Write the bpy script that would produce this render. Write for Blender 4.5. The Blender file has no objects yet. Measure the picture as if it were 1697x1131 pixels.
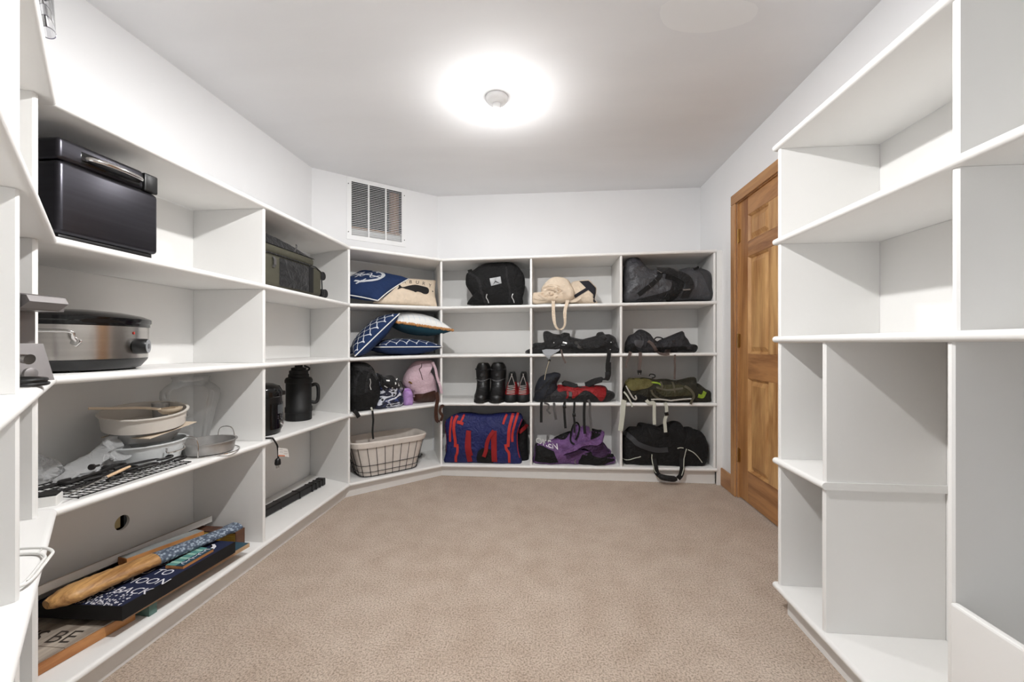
import bpy, bmesh, math, random
from mathutils import Vector, Matrix, noise
from mathutils.bvhtree import BVHTree

random.seed(7)
scene = bpy.context.scene
COL = scene.collection

# ------------------------------------------------------------------ camera
cam_data = bpy.data.cameras.new('camera')
cam_data.sensor_width = 36.0
cam_data.lens = 672.0 / 1697.0 * 36.0
cam_data.shift_y = 0.0026
cam_data.clip_start = 0.02
camera = bpy.data.objects.new('camera', cam_data)
COL.objects.link(camera)
camera.location = (0.0, 0.0, 1.078)
camera.rotation_euler = (math.pi / 2, 0.0, 0.092)
scene.camera = camera

# ------------------------------------------------------------------ world, exposure
world = bpy.data.worlds.new('world')
scene.world = world
world.use_nodes = True
world.node_tree.nodes['Background'].inputs[0].default_value = (0.9, 0.95, 1.0, 1)
world.node_tree.nodes['Background'].inputs[1].default_value = 0.3
vs = scene.view_settings
vs.view_transform = 'Standard'
vs.look = 'None'
vs.gamma = 1.0
vs.use_curve_mapping = False
vs.exposure = 1.82
BULB_STRENGTH = 255.0            # the bulb in view
STEM_BULB_STRENGTH = 800.0      # the second bulb, on a stem over the near half of the room
# added soft fill from behind the camera, not a known source of the room
fill_area = bpy.data.lights.new('fill_light', 'AREA')
fill_area.shape = 'RECTANGLE'
fill_area.size, fill_area.size_y = 1.3, 1.95
fill_area.energy = 2.0
fill_area.color = (1.0, 1.0, 1.0)
fill_o = bpy.data.objects.new('fill_light', fill_area)
COL.objects.link(fill_o)
fill_o.location = (0.05, -0.88, 1.05)
fill_o.rotation_euler = (math.pi / 2, 0, math.pi)

# ------------------------------------------------------------------ materials
def srgb(r, g, b):
    f = lambda c: c / 12.92 if c <= 0.04045 else ((c + 0.055) / 1.055) ** 2.4
    return (f(r / 255), f(g / 255), f(b / 255), 1.0)

MATS = {}
def mat(name, rgb, rough=0.6, metal=0.0, var=0.0, vscale=8.0, bump=0.0, bscale=60.0, spec=0.5,
        trans=0.0, ior=1.45, sheen=0.0, emit=None, alpha=1.0, coat=0.0, stretch=None):
    """Principled material with an optional noise variation of the base colour and a noise bump."""
    if name in MATS:
        return MATS[name]
    m = bpy.data.materials.new(name)
    m.use_nodes = True
    nt = m.node_tree
    b = nt.nodes['Principled BSDF']
    c = srgb(*rgb)
    b.inputs['Base Color'].default_value = c
    b.inputs['Roughness'].default_value = rough
    b.inputs['Metallic'].default_value = metal
    b.inputs['Specular IOR Level'].default_value = spec
    b.inputs['Transmission Weight'].default_value = trans
    b.inputs['IOR'].default_value = ior
    b.inputs['Sheen Weight'].default_value = sheen
    b.inputs['Coat Weight'].default_value = coat
    b.inputs['Alpha'].default_value = alpha
    if emit:
        b.inputs['Emission Color'].default_value = (1, 0.995, 0.985, 1)
        b.inputs['Emission Strength'].default_value = emit
    tc = nt.nodes.new('ShaderNodeTexCoord')
    src = tc.outputs['Object']
    if stretch:
        mp = nt.nodes.new('ShaderNodeMapping')
        mp.inputs['Scale'].default_value = stretch
        nt.links.new(src, mp.inputs['Vector'])
        src = mp.outputs['Vector']
    if var > 0:
        n = nt.nodes.new('ShaderNodeTexNoise')
        n.inputs['Scale'].default_value = vscale
        n.inputs['Detail'].default_value = 5
        nt.links.new(src, n.inputs['Vector'])
        r = nt.nodes.new('ShaderNodeValToRGB')
        r.color_ramp.elements[0].position = 0.3
        r.color_ramp.elements[1].position = 0.7
        lo = [max(0, x * (1 - var)) for x in c[:3]] + [1]
        hi = [min(1, x * (1 + var)) for x in c[:3]] + [1]
        r.color_ramp.elements[0].color = lo
        r.color_ramp.elements[1].color = hi
        nt.links.new(n.outputs['Fac'], r.inputs['Fac'])
        nt.links.new(r.outputs['Color'], b.inputs['Base Color'])
    if bump > 0:
        n2 = nt.nodes.new('ShaderNodeTexNoise')
        n2.inputs['Scale'].default_value = bscale
        n2.inputs['Detail'].default_value = 4
        nt.links.new(src, n2.inputs['Vector'])
        bp = nt.nodes.new('ShaderNodeBump')
        bp.inputs['Strength'].default_value = bump
        bp.inputs['Distance'].default_value = 0.01
        nt.links.new(n2.outputs['Fac'], bp.inputs['Height'])
        nt.links.new(bp.outputs['Normal'], b.inputs['Normal'])
    MATS[name] = m
    return m

def wood(name, dark, light, axis=2, scale=9.0, rough=0.45, ring=3.0, bump=0.08):
    """Wood grain running along one axis of object space."""
    if name in MATS:
        return MATS[name]
    m = bpy.data.materials.new(name)
    m.use_nodes = True
    nt = m.node_tree
    b = nt.nodes['Principled BSDF']
    b.inputs['Roughness'].default_value = rough
    tc = nt.nodes.new('ShaderNodeTexCoord')
    mp = nt.nodes.new('ShaderNodeMapping')
    s = [1.0, 1.0, 1.0]
    s[axis] = 0.12
    mp.inputs['Scale'].default_value = s
    nt.links.new(tc.outputs['Object'], mp.inputs['Vector'])
    n1 = nt.nodes.new('ShaderNodeTexNoise')
    n1.inputs['Scale'].default_value = scale
    n1.inputs['Detail'].default_value = 6
    n1.inputs['Distortion'].default_value = ring
    nt.links.new(mp.outputs['Vector'], n1.inputs['Vector'])
    n2 = nt.nodes.new('ShaderNodeTexNoise')
    n2.inputs['Scale'].default_value = scale * 14
    n2.inputs['Detail'].default_value = 3
    nt.links.new(mp.outputs['Vector'], n2.inputs['Vector'])
    mx = nt.nodes.new('ShaderNodeMath')
    mx.operation = 'MULTIPLY_ADD'
    mx.inputs[1].default_value = 0.25
    nt.links.new(n2.outputs['Fac'], mx.inputs[0])
    nt.links.new(n1.outputs['Fac'], mx.inputs[2])
    r = nt.nodes.new('ShaderNodeValToRGB')
    r.color_ramp.elements[0].position = 0.42
    r.color_ramp.elements[1].position = 0.78
    r.color_ramp.elements[0].color = srgb(*dark)
    r.color_ramp.elements[1].color = srgb(*light)
    nt.links.new(mx.outputs[0], r.inputs['Fac'])
    nt.links.new(r.outputs['Color'], b.inputs['Base Color'])
    bp = nt.nodes.new('ShaderNodeBump')
    bp.inputs['Strength'].default_value = bump
    bp.inputs['Distance'].default_value = 0.004
    nt.links.new(mx.outputs[0], bp.inputs['Height'])
    nt.links.new(bp.outputs['Normal'], b.inputs['Normal'])
    MATS[name] = m
    return m

def carpet_mat():
    m = bpy.data.materials.new('carpet')
    m.use_nodes = True
    nt = m.node_tree
    b = nt.nodes['Principled BSDF']
    b.inputs['Roughness'].default_value = 1.0
    b.inputs['Specular IOR Level'].default_value = 0.05
    b.inputs['Sheen Weight'].default_value = 0.15
    tc = nt.nodes.new('ShaderNodeTexCoord')
    def nz(sc, det, rough=0.5):
        n = nt.nodes.new('ShaderNodeTexNoise')
        n.inputs['Scale'].default_value = sc
        n.inputs['Detail'].default_value = det
        n.inputs['Roughness'].default_value = rough
        nt.links.new(tc.outputs['Object'], n.inputs['Vector'])
        return n
    big, mid, fine = nz(2.2, 3), nz(9, 4), nz(150, 4, 0.75)
    r1 = nt.nodes.new('ShaderNodeValToRGB')
    r1.color_ramp.elements[0].position = 0.36
    r1.color_ramp.elements[1].position = 0.64
    r1.color_ramp.elements[0].color = srgb(196, 177, 160)
    r1.color_ramp.elements[1].color = srgb(212, 195, 179)
    mixv = nt.nodes.new('ShaderNodeMath')
    mixv.operation = 'MULTIPLY_ADD'
    mixv.inputs[1].default_value = 0.55
    sub = nt.nodes.new('ShaderNodeMath')
    sub.operation = 'MULTIPLY'
    sub.inputs[1].default_value = 0.45
    nt.links.new(mid.outputs['Fac'], mixv.inputs[0])
    nt.links.new(big.outputs['Fac'], sub.inputs[0])
    nt.links.new(sub.outputs[0], mixv.inputs[2])
    nt.links.new(mixv.outputs[0], r1.inputs['Fac'])
    r2 = nt.nodes.new('ShaderNodeValToRGB')
    r2.color_ramp.elements[0].position = 0.36
    r2.color_ramp.elements[1].position = 0.56
    r2.color_ramp.elements[0].color = (0.30, 0.27, 0.24, 1)
    r2.color_ramp.elements[1].color = (1, 1, 1, 1)
    nt.links.new(fine.outputs['Fac'], r2.inputs['Fac'])
    mul = nt.nodes.new('ShaderNodeMix')
    mul.data_type = 'RGBA'
    mul.blend_type = 'MULTIPLY'
    mul.inputs[0].default_value = 0.85
    nt.links.new(r1.outputs['Color'], mul.inputs[6])
    nt.links.new(r2.outputs['Color'], mul.inputs[7])
    nt.links.new(mul.outputs[2], b.inputs['Base Color'])
    bp = nt.nodes.new('ShaderNodeBump')
    bp.inputs['Strength'].default_value = 0.7
    bp.inputs['Distance'].default_value = 0.006
    nt.links.new(fine.outputs['Fac'], bp.inputs['Height'])
    bp2 = nt.nodes.new('ShaderNodeBump')
    bp2.inputs['Strength'].default_value = 0.25
    bp2.inputs['Distance'].default_value = 0.02
    nt.links.new(mid.outputs['Fac'], bp2.inputs['Height'])
    nt.links.new(bp.outputs['Normal'], bp2.inputs['Normal'])
    nt.links.new(bp2.outputs['Normal'], b.inputs['Normal'])
    return m

M_WALL = mat('wall_paint', (238, 238, 239), 0.75, var=0.02, vscale=1.5, bump=0.02, bscale=90)
M_CEIL = mat('ceiling_paint', (236, 236, 237), 0.8, var=0.025, vscale=1.2, bump=0.03, bscale=40, stretch=(1, 3, 1))
M_SHELF = mat('shelf_paint', (238, 237, 235), 0.42, var=0.015, vscale=3, bump=0.015, bscale=70)
M_CARPET = carpet_mat()

# ------------------------------------------------------------------ helpers
ORG = {}     # world origin of every object built here

def tag(o, label=None, cat=None, group=None, kind=None):
    if label: o['label'] = label
    if cat: o['category'] = cat
    if group: o['group'] = group
    if kind: o['kind'] = kind
    return o

def thing(name, label, cat, loc, group=None):
    o = bpy.data.objects.new(name, None)
    o.empty_display_size = 0.05
    o.location = loc
    COL.objects.link(o)
    ORG[o.name] = Vector(loc)
    return tag(o, label, cat, group)

class MB:
    """Collects geometry in world coordinates; build() links it as ONE mesh object."""
    def __init__(self):
        self.v, self.f = [], []
    def add(self, verts, faces):
        n = len(self.v)
        self.v += [Vector(p) for p in verts]
        self.f += [tuple(i + n for i in f) for f in faces]
        return self
    def box(self, x0, x1, y0, y1, z0, z1, M=None):
        p = [Vector((x, y, z)) for z in (z0, z1) for y in (y0, y1) for x in (x0, x1)]
        if M is not None: p = [M @ q for q in p]
        return self.add(p, [(0, 2, 3, 1), (4, 5, 7, 6), (0, 1, 5, 4), (2, 6, 7, 3), (0, 4, 6, 2), (1, 3, 7, 5)])
    def rbox(self, x0, x1, y0, y1, z0, z1, r=0.004, M=None, seg=2):
        bm = bmesh.new()
        bmesh.ops.create_cube(bm, size=1.0)
        for q in bm.verts:
            q.co = Vector(((x0 + x1) / 2 + q.co.x * (x1 - x0), (y0 + y1) / 2 + q.co.y * (y1 - y0), (z0 + z1) / 2 + q.co.z * (z1 - z0)))
        bmesh.ops.bevel(bm, geom=bm.edges[:], offset=r, segments=seg, profile=0.5, affect='EDGES')
        bm.verts.index_update()
        vs_ = [M @ q.co if M is not None else q.co.copy() for q in bm.verts]
        fs = [tuple(q.index for q in f.verts) for f in bm.faces]
        bm.free()
        return self.add(vs_, fs)
    def prism(self, lower, upper):
        n = len(lower)
        return self.add(list(lower) + list(upper),
                        [tuple(range(n))[::-1], tuple(range(n, 2 * n))] + [(i, (i + 1) % n, n + (i + 1) % n, n + i) for i in range(n)])
    def tube(self, path, r, seg=8, closed=False, caps=True):
        path = [Vector(p) for p in path]
        n = len(path)
        rs = r if isinstance(r, (list, tuple)) else [r] * n
        rings = []
        prev = None
        for i, p in enumerate(path):
            if closed: t = path[(i + 1) % n] - path[i - 1]
            else: t = path[min(i + 1, n - 1)] - path[max(i - 1, 0)]
            if t.length < 1e-9: t = Vector((0, 0, 1))
            t.normalize()
            if prev is None:
                a = Vector((0, 0, 1)) if abs(t.z) < 0.9 else Vector((1, 0, 0))
                u = t.cross(a).normalized()
            else:
                u = (prev - t * prev.dot(t))
                u = u.normalized() if u.length > 1e-6 else t.orthogonal().normalized()
            w = t.cross(u)
            prev = u
            rings.append([p + (u * math.cos(2 * math.pi * k / seg) + w * math.sin(2 * math.pi * k / seg)) * rs[i] for k in range(seg)])
        vs_ = [q for rg in rings for q in rg]
        fs = []
        for i in range(n if closed else n - 1):
            a, b = i * seg, ((i + 1) % n) * seg
            for k in range(seg):
                fs.append((a + k, a + (k + 1) % seg, b + (k + 1) % seg, b + k))
        if caps and not closed:
            fs.append(tuple(range(seg))[::-1])
            fs.append(tuple((n - 1) * seg + k for k in range(seg)))
        return self.add(vs_, fs)
    def ribbon(self, path, width, wdir, thick=0.002):
        """Flat strap along a path; wdir = direction(s) of its width."""
        path = [Vector(p) for p in path]
        n = len(path)
        ws = width if isinstance(width, (list, tuple)) else [width] * n
        dirs = wdir if isinstance(wdir, list) else [Vector(wdir)] * n
        vs_ = []
        for i, p in enumerate(path):
            t = (path[min(i + 1, n - 1)] - path[max(i - 1, 0)])
            t = t.normalized() if t.length > 1e-9 else Vector((0, 0, 1))
            d = dirs[i] - t * dirs[i].dot(t)
            d = d.normalized() if d.length > 1e-6 else t.orthogonal().normalized()
            nn = t.cross(d).normalized()
            for sx, sn in ((-1, -1), (1, -1), (1, 1), (-1, 1)):
                vs_.append(p + d * (sx * ws[i] / 2) + nn * (sn * thick / 2))
        fs = [(0, 1, 2, 3), tuple(4 * (n - 1) + k for k in (3, 2, 1, 0))]
        for i in range(n - 1):
            for k in range(4):
                fs.append((4 * i + k, 4 * i + 4 + k, 4 * i + 4 + (k + 1) % 4, 4 * i + (k + 1) % 4))
        return self.add(vs_, fs)
    def lathe(self, prof, c, seg=32, sx=1.0, sy=1.0, axis=None, rib=None):
        """prof = [(r, h)]; revolved about a vertical (or given) axis through c."""
        c = Vector(c)
        R = Vector((0, 0, 1)).rotation_difference(Vector(axis).normalized()).to_matrix() if axis is not None else Matrix.Identity(3)
        vs_, fs = [], []
        for r, h in prof:
            for k in range(seg):
                a = 2 * math.pi * k / seg
                rr = r * (1 + (rib(a, h) if rib else 0))
                vs_.append(c + R @ Vector((rr * sx * math.cos(a), rr * sy * math.sin(a), h)))
        for i in range(len(prof) - 1):
            for k in range(seg):
                fs.append((i * seg + k, i * seg + (k + 1) % seg, (i + 1) * seg + (k + 1) % seg, (i + 1) * seg + k))
        if prof[0][0] > 1e-5: fs.append(tuple(range(seg))[::-1])
        if prof[-1][0] > 1e-5: fs.append(tuple((len(prof) - 1) * seg + k for k in range(seg)))
        return self.add(vs_, fs)
    def build(self, name, m, parent=None, smooth=False, org=None, angle=40, weld=False, M=None):
        o3 = ORG[parent.name] if parent is not None else Vector(org if org is not None else (0, 0, 0))
        me = bpy.data.meshes.new(name)
        vv = [(M @ p if M is not None else p) - o3 for p in self.v]
        me.from_pydata(vv, [], self.f)
        bm = bmesh.new()
        bm.from_mesh(me)
        if weld: bmesh.ops.remove_doubles(bm, verts=bm.verts, dist=1e-5)
        bmesh.ops.recalc_face_normals(bm, faces=bm.faces)
        bm.to_mesh(me)
        bm.free()
        if smooth:
            for p in me.polygons: p.use_smooth = True
            if angle < 180: me.set_sharp_from_angle(angle=math.radians(angle))
        me.materials.append(m)
        o = bpy.data.objects.new(name, me)
        COL.objects.link(o)
        if parent is not None:
            o.parent = parent
            o.location = (0, 0, 0)
        else:
            o.location = o3
        ORG[o.name] = o3
        return o

def catmull(pts, n, closed=False):
    """Smooth resampling of a point list (any dimension) to n points, even by length."""
    P = [Vector(p) for p in pts]
    m = len(P)
    out = []
    segs = m if closed else m - 1
    for i in range(segs):
        if closed: a, b, c, d = P[i - 1], P[i], P[(i + 1) % m], P[(i + 2) % m]
        else: a, b, c, d = P[max(i - 1, 0)], P[i], P[i + 1], P[min(i + 2, m - 1)]
        for k in range(12):
            t = k / 12
            out.append(0.5 * (2 * b + (c - a) * t + (2 * a - 5 * b + 4 * c - d) * t * t + (3 * b - a - 3 * c + d) * t ** 3))
    out.append(P[0].copy() if closed else P[-1].copy())
    L = [0.0]
    for i in range(1, len(out)): L.append(L[-1] + (out[i] - out[i - 1]).length)
    res, j = [], 0
    cnt = n if closed else n - 1
    for i in range(n):
        s = L[-1] * i / cnt
        while j < len(L) - 2 and L[j + 1] < s: j += 1
        den = max(L[j + 1] - L[j], 1e-9)
        res.append(out[j].lerp(out[j + 1], min(1, (s - L[j]) / den)))
    return res

# ------------------------------------------------------------------ the room
CEIL = 2.44
XL, XR, YB, YN = -1.83, 1.31, 3.67, -0.80
CA, CB = Vector((-1.83, 2.98, 0)), Vector((-1.03, 3.67, 0))      # the wall across the far left corner
def wallbox(name, x0, x1, y0, y1, z0, z1, m=M_WALL):
    o = MB().box(x0, x1, y0, y1, z0, z1).build(name, m)
    return tag(o, kind='structure')
tag(MB().box(-2.5, 2.0, -1.2, 4.3, -0.08, 0).build('floor', M_CARPET), kind='structure')
tag(MB().box(-2.5, 2.0, -1.2, 4.3, CEIL, CEIL + 0.08).build('ceiling', M_CEIL), kind='structure')
wallbox('wall_left', XL - 0.1, XL, YN - 0.1, CA.y, 0, CEIL)
wallbox('wall_back', CB.x, XR + 0.1, YB, YB + 0.1, 0, CEIL)
w = MB()                                # unseen near wall; its opening is added to admit the fill
w.box(XL, -0.62, YN - 0.1, YN, 0, CEIL)
w.box(0.72, XR, YN - 0.1, YN, 0, CEIL)
w.box(-0.62, 0.72, YN - 0.1, YN, 2.06, CEIL)
tag(w.build('wall_near', M_WALL), kind='structure')

# right wall with the door opening
DY0, DY1, DZ = 2.09, 2.98, 2.065
w = MB()
w.box(XR, XR + 0.1, YN - 0.1, DY0, 0, CEIL)
w.box(XR, XR + 0.1, DY1, YB, 0, CEIL)
w.box(XR, XR + 0.1, DY0, DY1, DZ, CEIL)
tag(w.build('wall_right', M_WALL), kind='structure')

# corner wall with the opening for the return-air grille
ce = (CB - CA).normalized()
cn = Vector((ce.y, -ce.x, 0))          # faces the room
cl = (CB - CA).length
def cpt(s, b, z): return CA + ce * s + cn * b + Vector((0, 0, z))
MCW = Matrix((( ce.x, -cn.x, 0, CA.x), (ce.y, -cn.y, 0, CA.y), (0, 0, 1, 0), (0, 0, 0, 1)))   # local: x along wall, y behind it
GS0, GS1, GZ0, GZ1 = 0.285, 0.722, 1.957, 2.408
w = MB()
w.box(0, GS0, 0, 0.1, 0, CEIL, MCW)
w.box(GS1, cl, 0, 0.1, 0, CEIL, MCW)
w.box(GS0, GS1, 0, 0.1, 0, GZ0, MCW)
w.box(GS0, GS1, 0, 0.1, GZ1, CEIL, MCW)
wc = tag(w.build('wall_corner', M_WALL), kind='structure')
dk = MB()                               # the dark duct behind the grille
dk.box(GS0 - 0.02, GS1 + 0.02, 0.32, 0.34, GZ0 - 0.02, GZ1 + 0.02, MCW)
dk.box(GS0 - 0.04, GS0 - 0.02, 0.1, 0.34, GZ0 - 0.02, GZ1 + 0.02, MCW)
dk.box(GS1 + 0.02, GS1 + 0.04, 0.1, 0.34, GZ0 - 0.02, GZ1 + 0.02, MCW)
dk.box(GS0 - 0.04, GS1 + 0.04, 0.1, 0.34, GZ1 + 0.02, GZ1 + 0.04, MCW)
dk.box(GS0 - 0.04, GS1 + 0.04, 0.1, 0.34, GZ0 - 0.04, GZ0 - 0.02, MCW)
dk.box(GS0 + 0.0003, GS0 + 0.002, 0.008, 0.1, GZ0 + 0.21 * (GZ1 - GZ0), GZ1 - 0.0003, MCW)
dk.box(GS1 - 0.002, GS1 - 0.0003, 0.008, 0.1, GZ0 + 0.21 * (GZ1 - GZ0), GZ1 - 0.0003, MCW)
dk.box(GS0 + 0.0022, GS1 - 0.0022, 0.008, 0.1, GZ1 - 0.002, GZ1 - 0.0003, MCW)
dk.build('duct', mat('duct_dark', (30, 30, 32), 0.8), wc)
gh = GZ1 - GZ0
MB().box(GS1 - 0.085, GS1 - 0.01, 0.06, 0.098, GZ0 + 0.02, GZ1, MCW).build('stud', wood('stud_wood', (120, 84, 60), (178, 136, 104)), wc)
MB().box(GS0 + 0.002, GS1 - 0.002, 0.04, 0.098, GZ0 + 0.002, GZ0 + 0.16 * gh, MCW).build('sill_plate', M_WALL, wc)
MB().box(GS0 + 0.002, GS1 - 0.002, 0.05, 0.098, GZ0 + 0.16 * gh, GZ0 + 0.205 * gh, MCW).build('sill_plank', MATS['stud_wood'], wc)

# return-air grille
gr = thing('return_air_grille', 'white metal return-air grille with fine horizontal louvers on the corner wall', 'vent', cpt((GS0 + GS1) / 2, 0.0, GZ0 - 0.03))
M_GR = mat('grille_enamel', (240, 240, 240), 0.4)
fr = MB()
fw = 0.036
a0, a1, b0, b1 = GS0 - 0.028, GS1 + 0.028, GZ0 - 0.03, GZ1 + 0.03
fr.box(a0, a1, -0.006, -0.0005, b1 - fw, b1, MCW)
fr.box(a0, a1, -0.006, -0.0005, b0, b0 + fw, MCW)
fr.box(a0, a0 + fw, -0.006, -0.0005, b0 + fw, b1 - fw, MCW)
fr.box(a1 - fw, a1, -0.006, -0.0005, b0 + fw, b1 - fw, MCW)
fro = fr.build('frame', M_GR, gr)
ow0, ow1, oh0, oh1 = a0 + fw, a1 - fw, b0 + fw, b1 - fw
cw = (ow1 - ow0 - 2 * 0.011) / 3
for k in (1, 2):
    x = ow0 + k * cw + (k - 1) * 0.011
    MB().box(x, x + 0.011, -0.006, 0.010, oh0, oh1, MCW).build('mullion', M_GR, gr)
for (x, z) in ((a0 + 0.012, b1 - 0.06), (a0 + 0.012, b0 + 0.06), (a1 - 0.012, b1 - 0.06), (a1 - 0.012, b0 + 0.06)):
    MB().lathe([(0.0045, 0), (0.004, 0.002), (0, 0.0025)], cpt(x, 0.006, z), 10, axis=cn).build('screw', mat('screw', (90, 90, 90), 0.4, 0.8), gr)
NL = 30
lv0 = None
for k in range(3):
    x = ow0 + k * (cw + 0.011)
    for i in range(NL):
        z = oh0 + (i + 0.5) * (oh1 - oh0) / NL
        if lv0 is None:
            q = MB()
            hh = (oh1 - oh0) / NL
            q.prism([MCW @ Vector((x + 0.0003, -0.004, z - hh * 0.42)), MCW @ Vector((x + cw - 0.0003, -0.004, z - hh * 0.42)), MCW @ Vector((x + cw - 0.0003, -0.003, z - hh * 0.47)), MCW @ Vector((x + 0.0003, -0.003, z - hh * 0.47))],
                    [MCW @ Vector((x + 0.0003, 0.005, z + hh * 0.10)), MCW @ Vector((x + cw - 0.0003, 0.005, z + hh * 0.10)), MCW @ Vector((x + cw - 0.0003, 0.006, z + hh * 0.05)), MCW @ Vector((x + 0.0003, 0.006, z + hh * 0.05))])
            lv0 = q.build('louver', M_GR, gr)
            lx, lz = x, z
        else:
            c = lv0.copy()
            COL.objects.link(c)
            c.parent = gr
            d = ce * (x - lx)
            c.location = (d.x, d.y, z - lz)

# ------------------------------------------------------------------ door, casing, baseboard
M_DOOR = wood('door_wood', (136, 86, 46), (196, 146, 92), axis=2, scale=5.0, ring=2.2)
M_DOORP = wood('door_panel_wood', (158, 108, 60), (214, 170, 114), axis=2, scale=6.0, ring=2.6)
M_RAIL = wood('door_rail_wood', (124, 78, 44), (184, 134, 86), axis=1, scale=6.0, ring=2.4)
M_CASE = wood('casing_wood', (150, 102, 60), (190, 142, 94), axis=2, scale=6.0)
door = tag(MB().box(XR + 0.034, XR + 0.04, DY0 + 0.01, DY1 - 0.008, 0.012, DZ - 0.008).build('door_1', M_DOOR), kind='structure')
dx0, dx1 = XR + 0.012, XR + 0.034
ys = [DY1 - 0.008, DY1 - 0.131, DY1 - 0.386, DY1 - 0.492, DY1 - 0.747, DY0 + 0.01]
zr = [0.012, 0.225, 0.845, 1.012, 1.660, 1.762, 1.940, DZ - 0.008]
for a, b in ((0, 1), (4, 5)):
    MB().rbox(dx0, dx1, ys[b], ys[a], zr[0], zr[-1], 0.003).build('stile', M_DOOR, door)
for a, b in ((0, 1), (2, 3), (4, 5), (6, 7)):
    MB().rbox(dx0 + 0.0005, dx1, ys[4], ys[1], zr[a], zr[b], 0.003).build('rail', M_RAIL, door)
for a, b in ((1, 2), (3, 4), (5, 6)):
    MB().rbox(dx0 + 0.0008, dx1, ys[3], ys[2], zr[a], zr[b], 0.003).build('mullion', M_DOORP, door)
    for y0, y1 in ((ys[2], ys[1]), (ys[4], ys[3])):
        z0, z1 = zr[a], zr[b]
        p = MB()
        def rect(x, i): return [(x, y0 + i, z0 + i), (x, y1 - i, z0 + i), (x, y1 - i, z1 - i), (x, y0 + i, z1 - i)]
        rs = [rect(dx0 + 0.002, 0.0), rect(dx0 + 0.012, 0.010), rect(dx0 + 0.018, 0.013), rect(dx0 + 0.018, 0.018), rect(dx0 + 0.006, 0.045)]
        vs_ = [q for r in rs for q in r]
        fs = [(16, 17, 18, 19)]
        for r in range(4):
            for k in range(4):
                fs.append((4 * r + k, 4 * r + (k + 1) % 4, 4 * r + 4 + (k + 1) % 4, 4 * r + 4 + k))
        p.add(vs_, fs)
        p.build('panel', M_DOORP, door)
M_BRASS = mat('hinge_brass', (176, 142, 84), 0.35, 1.0)
for z in (1.83, 1.10, 0.30):
    hg = MB().box(XR + 0.004, XR + 0.0115, DY1 - 0.030, DY1 - 0.009, z - 0.045, z + 0.045).build('hinge', M_BRASS, door)
    MB().tube([(XR + 0.006, DY1 - 0.007, z - 0.05), (XR + 0.006, DY1 - 0.007, z + 0.05)], 0.0055, 10).build('hinge_pin', M_BRASS, hg)
cs = tag(MB().rbox(XR - 0.016, XR - 0.001, DY1 - 0.004, DY1 + 0.064, 0.002, DZ - 0.0035, 0.005).build('trim_1', M_CASE), kind='structure')
MB().rbox(XR - 0.016, XR - 0.001, DY0 - 0.064, DY0 + 0.004, 0.002, DZ - 0.0035, 0.005).build('side_casing', M_CASE, cs)
MB().rbox(XR - 0.0155, XR - 0.001, DY0 - 0.064, DY1 + 0.064, DZ - 0.003, DZ + 0.068, 0.005).build('head_casing', wood('head_wood', (150, 102, 60), (190, 142, 94), axis=1, scale=6.0), cs)
jb = MB()
jb.box(XR + 0.0005, XR + 0.07, DY1 - 0.0075, DY1 - 0.0005, 0.002, DZ - 0.0005)
jb.box(XR + 0.0005, XR + 0.07, DY0 + 0.0005, DY0 + 0.0075, 0.002, DZ - 0.0005)
jb.box(XR + 0.0005, XR + 0.07, DY0 + 0.008, DY1 - 0.008, DZ - 0.0075, DZ - 0.0005)
jb.build('jamb', M_CASE, cs)
tag(MB().rbox(XR - 0.014, XR - 0.0008, DY1 + 0.0645, 3.255, 0.001, 0.135, 0.006).build('baseboard_right', wood('base_wood', (150, 102, 62), (186, 138, 92), axis=1, scale=6.0)), kind='structure')

# ------------------------------------------------------------------ ceiling lamp
LX, LY = -0.290, 2.223
lp = thing('ceiling_lamp', 'bare white light bulb in a round porcelain holder on the ceiling', 'lamp', (LX, LY, CEIL))
M_PORC = mat('porcelain', (242, 242, 242), 0.25)
MB().lathe([(0.062, 0), (0.062, -0.012), (0.052, -0.026), (0.034, -0.034), (0.024, -0.036)], (LX, LY, CEIL - 0.0005), 40).build('canopy', M_PORC, lp, smooth=True)
MB().lathe([(0.022, -0.0365), (0.022, -0.06), (0.019, -0.064), (0.0, -0.064)], (LX, LY, CEIL - 0.0005), 28).build('socket', M_PORC, lp, smooth=True)
bu = MB().lathe([(0.014, -0.0645), (0.016, -0.075), (0.026, -0.096), (0.0305, -0.108), (0.0305, -0.118), (0.0, -0.118)], (LX, LY, CEIL - 0.0005), 28).build('bulb_neck', mat('bulb_frost', (250, 248, 244), 0.4, emit=1.2), lp, smooth=True)
MB().lathe([(0.0303, -0.1185), (0.0285, -0.127), (0.022, -0.138), (0.011, -0.144), (0.0, -0.1455)], (LX, LY, CEIL - 0.0005), 28).build('bulb', mat('bulb_glow', (255, 252, 246), 0.3, emit=BULB_STRENGTH), lp, smooth=True)

SX, SY, SZ = -0.287, 1.070, 2.215
l2 = thing('ceiling_lamp', 'white light bulb on a short ceiling stem in the near half of the room', 'lamp', (SX, SY, CEIL))
MB().lathe([(0.055, 0), (0.055, -0.010), (0.040, -0.022), (0.012, -0.028)], (SX, SY, CEIL - 0.0005), 32).build('canopy', M_PORC, l2, smooth=True)
MB().lathe([(0.008, CEIL - 0.029 - SZ), (0.008, 0.050)], (SX, SY, SZ), 16).build('stem', M_PORC, l2, smooth=True)
MB().lathe([(0.021, 0.0495), (0.021, 0.010), (0.014, 0.002)], (SX, SY, SZ), 24).build('socket', M_PORC, l2, smooth=True)
MB().lathe([(0.0215, 0.012), (0.030, 0.010), (0.118, -0.044), (0.121, -0.048), (0.117, -0.048), (0.030, 0.006), (0.0215, 0.008)], (SX, SY, SZ), 40).build('added_baffle', M_PORC, l2, smooth=True)  # disc added out of view to keep this bulb's glow off the ceiling
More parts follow.
